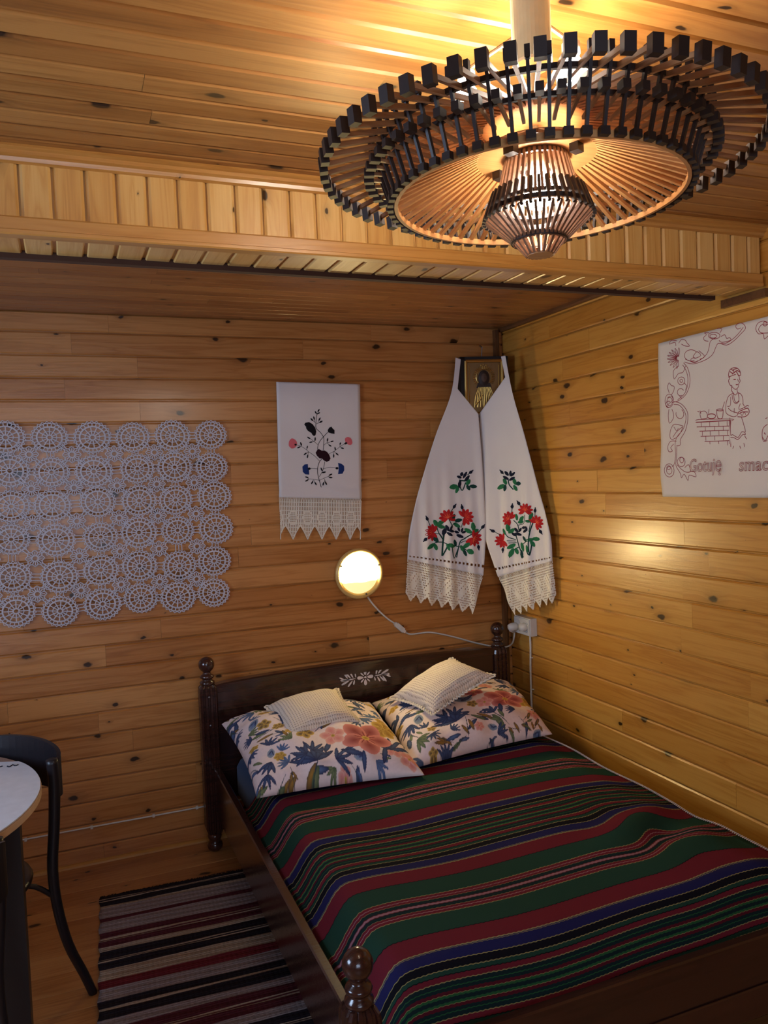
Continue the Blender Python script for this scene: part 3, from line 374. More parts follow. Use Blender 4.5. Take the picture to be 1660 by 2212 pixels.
LF=[(2,[[0.1746,1.2452],[0.1664,1.2488],[0.1569,1.2616],[0.1544,1.2772],[0.1575,1.2853],[0.1657,1.2817],[0.1752,1.269],[0.1778,1.2534]]),(2,[[0.1503,1.2429],[0.1454,1.2503],[0.1444,1.266],[0.1509,1.2803],[0.1581,1.2854],[0.163,1.278],[0.164,1.2623],[0.1575,1.248]]),(2,[[0.1285,1.254],[0.1284,1.2627],[0.1363,1.2763],[0.1497,1.2848],[0.1586,1.2851],[0.1586,1.2764],[0.1508,1.2628],[0.1374,1.2543]]),(2,[[0.1162,1.2748],[0.121,1.2822],[0.1351,1.2893],[0.1511,1.2891],[0.1588,1.2847],[0.1541,1.2773],[0.1399,1.2702],[0.1239,1.2704]]),(2,[[0.1174,1.2988],[0.1254,1.3023],[0.1413,1.3007],[0.1547,1.292],[0.1588,1.2841],[0.1507,1.2806],[0.1348,1.2823],[0.1214,1.291]]),(2,[[0.1316,1.3181],[0.1403,1.3168],[0.1528,1.3068],[0.1594,1.2924],[0.1585,1.2837],[0.1497,1.2851],[0.1372,1.295],[0.1306,1.3094]]),(2,[[0.1543,1.3266],[0.1609,1.3208],[0.166,1.3058],[0.1636,1.2903],[0.158,1.2835],[0.1513,1.2894],[0.1462,1.3044],[0.1487,1.3199]]),(2,[[0.1782,1.3215],[0.1806,1.3131],[0.1766,1.2979],[0.1659,1.2863],[0.1574,1.2836],[0.1551,1.2921],[0.1591,1.3073],[0.1697,1.3189]]),(3,[[0.1453,1.2614],[0.1459,1.2654],[0.1496,1.274],[0.1548,1.2818],[0.1579,1.2845],[0.1573,1.2804],[0.1536,1.2718],[0.1484,1.2641]]),(3,[[0.1347,1.2716],[0.1374,1.2747],[0.1452,1.28],[0.1538,1.2838],[0.1579,1.2845],[0.1552,1.2814],[0.1474,1.2761],[0.1388,1.2723]]),(3,[[0.1312,1.2858],[0.1352,1.287],[0.1446,1.2874],[0.154,1.286],[0.1579,1.2845],[0.1539,1.2832],[0.1445,1.2829],[0.1351,1.2842]]),(3,[[0.1358,1.2995],[0.1398,1.2984],[0.1481,1.2938],[0.1555,1.2878],[0.1579,1.2845],[0.1539,1.2855],[0.1456,1.2901],[0.1382,1.2961]]),(3,[[0.1471,1.3087],[0.15,1.3057],[0.1546,1.2974],[0.1576,1.2886],[0.1579,1.2845],[0.155,1.2875],[0.1504,1.2957],[0.1474,1.3046]]),(2,[[0.1928,1.3278],[0.1949,1.3363],[0.2059,1.3476],[0.221,1.3527],[0.2298,1.3509],[0.2278,1.3424],[0.2167,1.3311],[0.2016,1.3261]]),(2,[[0.1859,1.3509],[0.1924,1.3569],[0.2079,1.3605],[0.2235,1.3566],[0.23,1.3504],[0.2235,1.3444],[0.2079,1.3409],[0.1923,1.3448]]),(2,[[0.1929,1.3739],[0.2017,1.3754],[0.2168,1.37],[0.2278,1.3585],[0.2298,1.3499],[0.221,1.3484],[0.2059,1.3538],[0.1949,1.3653]]),(2,[[0.2115,1.3893],[0.2198,1.3859],[0.2296,1.3733],[0.2324,1.3578],[0.2294,1.3496],[0.2211,1.353],[0.2114,1.3656],[0.2085,1.3811]]),(2,[[0.2358,1.3922],[0.2409,1.3849],[0.2422,1.3692],[0.236,1.3547],[0.2289,1.3495],[0.2238,1.3568],[0.2225,1.3725],[0.2287,1.3869]]),(2,[[0.258,1.3816],[0.2582,1.3728],[0.2506,1.359],[0.2373,1.3503],[0.2284,1.3497],[0.2281,1.3585],[0.2358,1.3723],[0.249,1.381]]),(2,[[0.2708,1.3609],[0.2661,1.3534],[0.252,1.346],[0.2359,1.3459],[0.2281,1.3502],[0.2327,1.3576],[0.2469,1.365],[0.2629,1.3652]]),(2,[[0.2701,1.3368],[0.262,1.3331],[0.246,1.3345],[0.2323,1.3429],[0.2281,1.3507],[0.2362,1.3544],[0.2522,1.3531],[0.2659,1.3446]]),(3,[[0.2035,1.3589],[0.2077,1.359],[0.217,1.3568],[0.2257,1.353],[0.229,1.3504],[0.2248,1.3503],[0.2155,1.3525],[0.2068,1.3563]]),(3,[[0.2118,1.3708],[0.2154,1.3687],[0.2222,1.362],[0.2276,1.3543],[0.229,1.3504],[0.2254,1.3525],[0.2186,1.3592],[0.2132,1.3669]]),(3,[[0.2253,1.3766],[0.2273,1.3729],[0.2294,1.3638],[0.2299,1.3544],[0.229,1.3504],[0.2271,1.3541],[0.2249,1.3632],[0.2244,1.3726]]),(3,[[0.24,1.3744],[0.2397,1.3703],[0.2366,1.3615],[0.2319,1.3533],[0.229,1.3504],[0.2293,1.3545],[0.2324,1.3633],[0.2371,1.3714]]),(3,[[0.2513,1.3649],[0.2489,1.3616],[0.2414,1.3558],[0.2331,1.3514],[0.229,1.3504],[0.2315,1.3537],[0.2389,1.3595],[0.2473,1.3639]]),(2,[[0.2842,1.3817],[0.2932,1.3811],[0.3066,1.3723],[0.3145,1.3585],[0.3144,1.3497],[0.3054,1.3503],[0.292,1.3591],[0.2841,1.373]]),(2,[[0.3063,1.3923],[0.3135,1.387],[0.32,1.3724],[0.3189,1.3567],[0.3139,1.3494],[0.3067,1.3547],[0.3002,1.3693],[0.3013,1.385]]),(2,[[0.3308,1.3893],[0.334,1.381],[0.3313,1.3654],[0.3217,1.3529],[0.3134,1.3495],[0.3102,1.3578],[0.3128,1.3733],[0.3225,1.3859]]),(2,[[0.3498,1.3737],[0.3479,1.3651],[0.337,1.3536],[0.3218,1.3482],[0.313,1.3498],[0.3149,1.3584],[0.3258,1.37],[0.3409,1.3753]]),(2,[[0.3573,1.3506],[0.3508,1.3444],[0.3352,1.3406],[0.3194,1.3443],[0.3128,1.3504],[0.3192,1.3565],[0.3348,1.3603],[0.3506,1.3566]]),(2,[[0.3506,1.3274],[0.3418,1.3257],[0.3264,1.3309],[0.3152,1.3423],[0.3129,1.3509],[0.3218,1.3526],[0.3371,1.3474],[0.3484,1.3359]]),(2,[[0.3321,1.3116],[0.3237,1.3149],[0.3136,1.3274],[0.3105,1.3429],[0.3134,1.3512],[0.3217,1.3479],[0.3318,1.3355],[0.335,1.3199]]),(2,[[0.3077,1.3083],[0.3024,1.3156],[0.3009,1.3313],[0.3068,1.3459],[0.3139,1.3513],[0.3191,1.3441],[0.3207,1.3283],[0.3148,1.3137]]),(3,[[0.3175,1.3765],[0.3184,1.3725],[0.3179,1.3631],[0.3157,1.354],[0.3138,1.3504],[0.3129,1.3544],[0.3134,1.3638],[0.3156,1.3729]]),(3,[[0.3312,1.3704],[0.3297,1.3666],[0.3242,1.3589],[0.3174,1.3524],[0.3138,1.3504],[0.3152,1.3542],[0.3207,1.3619],[0.3275,1.3684]]),(3,[[0.3395,1.3582],[0.3362,1.3557],[0.3273,1.3521],[0.318,1.3502],[0.3138,1.3504],[0.3171,1.3529],[0.3259,1.3565],[0.3353,1.3584]]),(3,[[0.34,1.3436],[0.3358,1.3433],[0.3263,1.3448],[0.3173,1.348],[0.3138,1.3504],[0.318,1.3507],[0.3274,1.3492],[0.3365,1.346]]),(3,[[0.3325,1.3311],[0.3288,1.333],[0.3215,1.3392],[0.3155,1.3466],[0.3138,1.3504],[0.3175,1.3485],[0.3248,1.3423],[0.3308,1.3349]]),(2,[[0.3551,1.2921],[0.3605,1.2849],[0.3623,1.2692],[0.3566,1.2544],[0.3496,1.2489],[0.3442,1.2561],[0.3423,1.2719],[0.3481,1.2866]]),(2,[[0.3778,1.2821],[0.3784,1.2733],[0.3712,1.2592],[0.3581,1.25],[0.3491,1.2491],[0.3485,1.258],[0.3557,1.2721],[0.3688,1.2813]]),(2,[[0.3915,1.2617],[0.3871,1.254],[0.3731,1.2462],[0.3569,1.2455],[0.3488,1.2496],[0.3532,1.2572],[0.3672,1.2651],[0.3834,1.2658]]),(2,[[0.3917,1.2374],[0.3837,1.2334],[0.3674,1.2344],[0.3533,1.2424],[0.3488,1.2501],[0.3568,1.2541],[0.373,1.2532],[0.3871,1.2452]]),(2,[[0.3784,1.2172],[0.3693,1.2182],[0.3561,1.2276],[0.3487,1.2418],[0.3491,1.2506],[0.3581,1.2496],[0.3713,1.2403],[0.3788,1.226]]),(2,[[0.3558,1.2075],[0.3487,1.2131],[0.3427,1.228],[0.3443,1.2437],[0.3496,1.2508],[0.3567,1.2452],[0.3627,1.2304],[0.3611,1.2146]]),(2,[[0.3313,1.2115],[0.3284,1.2199],[0.3316,1.2354],[0.3417,1.2476],[0.3501,1.2507],[0.353,1.2423],[0.3498,1.2268],[0.3397,1.2146]]),(2,[[0.3128,1.2279],[0.315,1.2364],[0.3263,1.2475],[0.3417,1.2523],[0.3506,1.2504],[0.3483,1.2418],[0.337,1.2307],[0.3216,1.2259]]),(3,[[0.3728,1.2636],[0.3701,1.2604],[0.3625,1.2548],[0.3539,1.2507],[0.3497,1.2499],[0.3523,1.2531],[0.36,1.2587],[0.3686,1.2628]]),(3,[[0.3769,1.2494],[0.3729,1.2481],[0.3633,1.2474],[0.3537,1.2484],[0.3497,1.2499],[0.3537,1.2512],[0.3633,1.2519],[0.3729,1.2509]]),(3,[[0.3728,1.2354],[0.3686,1.2364],[0.36,1.2407],[0.3523,1.2466],[0.3497,1.2499],[0.3539,1.2489],[0.3625,1.2446],[0.3701,1.2387]]),(3,[[0.3616,1.2258],[0.3586,1.2287],[0.3536,1.2369],[0.3502,1.2457],[0.3497,1.2499],[0.3528,1.2469],[0.3578,1.2388],[0.3612,1.2299]]),(3,[[0.3469,1.2235],[0.3459,1.2275],[0.346,1.237],[0.3479,1.2462],[0.3497,1.2499],[0.3507,1.2458],[0.3506,1.2364],[0.3487,1.2272]]),(4,[[0.1252,1.361],[0.1308,1.3599],[0.1364,1.354],[0.1365,1.346],[0.1332,1.3414],[0.1276,1.3425],[0.122,1.3484],[0.1219,1.3564]]),(4,[[0.1226,1.3673],[0.1251,1.3662],[0.128,1.3623],[0.1286,1.3576],[0.1276,1.3551],[0.1251,1.3562],[0.1222,1.3601],[0.1215,1.3648]]),(4,[[0.271,1.4111],[0.2729,1.4057],[0.2706,1.398],[0.2636,1.3939],[0.2578,1.3945],[0.2559,1.3998],[0.2582,1.4075],[0.2652,1.4116]]),(4,[[0.2752,1.4164],[0.2756,1.4137],[0.2736,1.4094],[0.2698,1.4064],[0.267,1.4061],[0.2667,1.4088],[0.2686,1.4132],[0.2725,1.4161]]),(4,[[0.2997,1.4077],[0.3051,1.4055],[0.3094,1.3986],[0.3079,1.3907],[0.3036,1.3868],[0.2982,1.3891],[0.2939,1.3959],[0.2954,1.4038]]),(4,[[0.2984,1.4144],[0.3007,1.4128],[0.3027,1.4084],[0.3024,1.4037],[0.3009,1.4015],[0.2986,1.403],[0.2965,1.4074],[0.2969,1.4121]]),(4,[[0.4039,1.3083],[0.4059,1.3029],[0.4035,1.2951],[0.3964,1.291],[0.3906,1.2916],[0.3886,1.297],[0.3909,1.3048],[0.398,1.3088]]),(4,[[0.4081,1.3136],[0.4085,1.3109],[0.4065,1.3065],[0.4027,1.3036],[0.3999,1.3033],[0.3995,1.306],[0.4015,1.3104],[0.4054,1.3133]]),(4,[[0.3764,1.1933],[0.3712,1.1959],[0.3672,1.2031],[0.3693,1.2109],[0.3738,1.2145],[0.379,1.2119],[0.383,1.2047],[0.3809,1.1969]]),(4,[[0.3773,1.1865],[0.3751,1.1883],[0.3733,1.1928],[0.3739,1.1975],[0.3756,1.1997],[0.3778,1.1979],[0.3796,1.1934],[0.379,1.1887]]),(4,[[0.1102,1.2462],[0.1089,1.2517],[0.112,1.2591],[0.1194,1.2624],[0.1251,1.2613],[0.1264,1.2557],[0.1233,1.2483],[0.1159,1.2451]]),(4,[[0.1055,1.2414],[0.1055,1.2441],[0.1078,1.2482],[0.1119,1.2507],[0.1147,1.2507],[0.1147,1.248],[0.1123,1.2439],[0.1082,1.2414]]),(4,[[0.3576,1.5697],[0.3582,1.5641],[0.3542,1.5571],[0.3463,1.5547],[0.3407,1.5564],[0.3401,1.5621],[0.3442,1.5691],[0.352,1.5715]]),(4,[[0.363,1.574],[0.3627,1.5713],[0.3597,1.5675],[0.3553,1.5655],[0.3525,1.5657],[0.3528,1.5684],[0.3558,1.5722],[0.3602,1.5742]]),(1,[[0.1805,1.3108],[0.1717,1.3128],[0.1614,1.323],[0.1586,1.3371],[0.1621,1.3453],[0.1709,1.3434],[0.1812,1.3331],[0.184,1.319]]),(1,[[0.2142,1.3388],[0.2117,1.33],[0.1999,1.3195],[0.1843,1.3161],[0.1755,1.319],[0.178,1.3278],[0.1898,1.3383],[0.2054,1.3417]]),(1,[[0.2174,1.3052],[0.2104,1.3006],[0.196,1.3001],[0.1831,1.3067],[0.1787,1.3138],[0.1857,1.3183],[0.2001,1.3189],[0.213,1.3123]]),(0,[[0.266,1.3675],[0.2689,1.3597],[0.2658,1.3473],[0.2557,1.3392],[0.2473,1.3385],[0.2444,1.3463],[0.2475,1.3587],[0.2576,1.3668]]),(0,[[0.3013,1.3389],[0.2964,1.3322],[0.283,1.3268],[0.2686,1.3287],[0.262,1.3339],[0.2669,1.3406],[0.2803,1.346],[0.2947,1.3441]]),(1,[[0.2907,1.3025],[0.2822,1.3007],[0.2677,1.3055],[0.2571,1.3165],[0.2552,1.3247],[0.2636,1.3265],[0.2782,1.3217],[0.2887,1.3108]]),(1,[[0.355,1.2784],[0.3464,1.2844],[0.3394,1.3006],[0.3416,1.3179],[0.3482,1.3258],[0.3568,1.3198],[0.3639,1.3036],[0.3616,1.2863]]),(1,[[0.346,1.2722],[0.3369,1.2701],[0.3214,1.275],[0.3103,1.2867],[0.3084,1.2957],[0.3175,1.2978],[0.3329,1.2929],[0.344,1.2812]]),(1,[[0.3797,1.2873],[0.3767,1.2801],[0.3659,1.2729],[0.3528,1.2728],[0.3459,1.2771],[0.349,1.2843],[0.3597,1.2915],[0.3729,1.2916]]),(0,[[0.1805,1.2357],[0.1714,1.2361],[0.1595,1.2445],[0.1543,1.258],[0.1563,1.2667],[0.1653,1.2663],[0.1773,1.2579],[0.1825,1.2444]]),(1,[[0.1639,1.2323],[0.1616,1.223],[0.1495,1.2107],[0.133,1.2052],[0.1235,1.2071],[0.1258,1.2163],[0.1379,1.2286],[0.1544,1.2341]]),(1,[[0.1724,1.1981],[0.165,1.2012],[0.1577,1.2118],[0.1574,1.2245],[0.1616,1.2311],[0.169,1.228],[0.1763,1.2174],[0.1766,1.2047]]),(1,[[0.2602,1.2109],[0.2523,1.2071],[0.2377,1.2087],[0.2263,1.2178],[0.2234,1.2261],[0.2313,1.2299],[0.2459,1.2283],[0.2573,1.2192]]),(0,[[0.2659,1.2121],[0.2594,1.216],[0.2533,1.2273],[0.2538,1.2399],[0.258,1.246],[0.2645,1.2422],[0.2706,1.2309],[0.2701,1.2182]]),(1,[[0.3372,1.2273],[0.3349,1.218],[0.3227,1.2056],[0.3059,1.2001],[0.2963,1.202],[0.2986,1.2113],[0.3108,1.2237],[0.3275,1.2292]]),(1,[[0.3057,1.1828],[0.2976,1.1852],[0.2877,1.1958],[0.2844,1.2098],[0.2871,1.2176],[0.2952,1.2152],[0.3051,1.2046],[0.3084,1.1906]]),(1,[[0.3485,1.1752],[0.3396,1.1709],[0.3261,1.1733],[0.3183,1.1844],[0.3184,1.1942],[0.3274,1.1985],[0.3408,1.1961],[0.3487,1.1851]]),(0,[[0.3153,1.1621],[0.3083,1.1655],[0.2998,1.1772],[0.2973,1.1911],[0.2998,1.1984],[0.3069,1.195],[0.3153,1.1833],[0.3179,1.1693]]),(1,[[0.2319,1.193],[0.2258,1.1971],[0.2188,1.2095],[0.2172,1.2234],[0.2197,1.2302],[0.2258,1.2261],[0.2328,1.2137],[0.2345,1.1997]]),(1,[[0.2858,1.5],[0.2805,1.4909],[0.2658,1.4838],[0.2497,1.4869],[0.2422,1.4943],[0.2474,1.5034],[0.2621,1.5105],[0.2782,1.5074]]),(1,[[0.2886,1.5009],[0.2915,1.4936],[0.2893,1.4797],[0.281,1.4683],[0.2737,1.4651],[0.2708,1.4724],[0.2729,1.4863],[0.2813,1.4977]]),(1,[[0.345,1.53],[0.3474,1.5225],[0.344,1.5103],[0.3341,1.5019],[0.3262,1.5009],[0.3238,1.5083],[0.3272,1.5206],[0.337,1.5289]]),(0,[[0.3784,1.4927],[0.3718,1.4875],[0.3574,1.4856],[0.3439,1.4911],[0.3388,1.4977],[0.3453,1.5029],[0.3598,1.5048],[0.3733,1.4994]]),(0,[[0.3419,1.477],[0.3349,1.4784],[0.3268,1.4864],[0.3247,1.4974],[0.3274,1.5038],[0.3344,1.5024],[0.3425,1.4944],[0.3447,1.4834]]),(4,[[0.232,1.2867],[0.2251,1.2893],[0.2173,1.2992],[0.2156,1.3115],[0.2185,1.3181],[0.2255,1.3155],[0.2333,1.3056],[0.235,1.2933]]),(4,[[0.2609,1.2827],[0.2547,1.2798],[0.2421,1.2808],[0.2313,1.2872],[0.2279,1.2932],[0.2341,1.2961],[0.2466,1.2951],[0.2575,1.2887]]),(4,[[0.2506,1.2637],[0.2438,1.2625],[0.2319,1.2666],[0.2231,1.2755],[0.2213,1.2821],[0.2281,1.2833],[0.24,1.2792],[0.2488,1.2703]]),(4,[[0.2182,1.3033],[0.2225,1.2955],[0.2213,1.2814],[0.2122,1.2706],[0.2036,1.2681],[0.1993,1.2759],[0.2005,1.29],[0.2096,1.3008]]),(4,[[0.2838,1.2759],[0.2786,1.2733],[0.269,1.2743],[0.2615,1.2803],[0.2597,1.2858],[0.2649,1.2883],[0.2744,1.2873],[0.2819,1.2813]]),(4,[[0.2861,1.2817],[0.2813,1.2841],[0.2762,1.2921],[0.2756,1.3014],[0.2781,1.306],[0.2829,1.3036],[0.2879,1.2956],[0.2885,1.2863]]),(4,[[0.3026,1.301],[0.3047,1.2961],[0.3034,1.2869],[0.2978,1.2795],[0.2928,1.2775],[0.2907,1.2824],[0.292,1.2916],[0.2976,1.299]]),(4,[[0.3196,1.2829],[0.3172,1.2782],[0.3091,1.2733],[0.2996,1.2729],[0.2948,1.2753],[0.2973,1.28],[0.3053,1.2849],[0.3148,1.2853]]),(4,[[0.3049,1.2533],[0.2975,1.2506],[0.2835,1.2529],[0.2719,1.2611],[0.2687,1.2682],[0.276,1.2709],[0.29,1.2686],[0.3016,1.2604]]),(4,[[0.2519,1.3141],[0.2531,1.3089],[0.2502,1.3001],[0.2433,1.2938],[0.2381,1.2927],[0.2369,1.2978],[0.2398,1.3066],[0.2466,1.313]]),(4,[[0.3095,1.5649],[0.3133,1.5601],[0.3135,1.5519],[0.3076,1.5462],[0.3014,1.5454],[0.2976,1.5502],[0.2974,1.5584],[0.3033,1.5641]]),(4,[[0.3052,1.5373],[0.3,1.5347],[0.2905,1.5357],[0.283,1.5415],[0.2811,1.547],[0.2863,1.5496],[0.2959,1.5486],[0.3033,1.5428]]),(4,[[0.3314,1.5668],[0.3322,1.5598],[0.3272,1.5469],[0.3175,1.537],[0.3107,1.5346],[0.31,1.5416],[0.315,1.5544],[0.3246,1.5644]]),(4,[[0.3435,1.549],[0.3432,1.5417],[0.3361,1.5299],[0.3247,1.5218],[0.3173,1.5208],[0.3176,1.5281],[0.3247,1.54],[0.3361,1.548]]),(4,[[0.2894,1.4887],[0.2855,1.4959],[0.2854,1.5112],[0.2919,1.5251],[0.2985,1.5301],[0.3024,1.5229],[0.3024,1.5076],[0.296,1.4937]])]
RS=[(0,0.003,[[0.1399,1.3946],[0.1367,1.3681]]),(0,0.003,[[0.1749,1.4094],[0.1931,1.3829]]),(0,0.003,[[0.2589,1.3751],[0.2558,1.3454]]),(0,0.003,[[0.0361,1.2797],[0.071,1.259]]),(0,0.003,[[0.0794,1.19],[0.0824,1.2112]]),(0,0.003,[[0.2837,1.2788],[0.2719,1.2972]]),(0,0.003,[[0.0915,1.557],[0.1021,1.5471]]),(0,0.0032,[[0.1439,1.3302],[0.1648,1.3114],[0.1721,1.2775]]),(0,0.0024000000000000002,[[0.2049,1.3566],[0.2014,1.3191],[0.169,1.3077]]),(0,0.0032,[[0.1023,1.269],[0.1191,1.2502],[0.1535,1.2394]]),(0,0.0024000000000000002,[[0.1098,1.2347],[0.1533,1.2337]]),(0,0.0024000000000000002,[[0.105,1.2232],[0.1573,1.2262]]),(0,0.004,[[0.1543,1.2621],[0.1657,1.2207],[0.1694,1.2056]]),(0,0.0032,[[0.1694,1.2056],[0.1386,1.1897],[0.1199,1.1548]]),(0,0.004,[[0.1694,1.2056],[0.1891,1.1571]]),(0,0.004,[[0.2457,1.3194],[0.2316,1.2782],[0.2232,1.2219],[0.2277,1.1696]]),(0,0.004,[[0.2116,1.1916],[0.2277,1.1696],[0.238,1.2223]]),(0,0.0032,[[0.2722,1.2453],[0.226,1.2388],[0.1914,1.2212]]),(0,0.0024000000000000002,[[0.2221,1.3641],[0.2381,1.3417],[0.2274,1.2782]]),(0,0.004,[[0.1251,1.5198],[0.1286,1.497],[0.1494,1.4739]])]
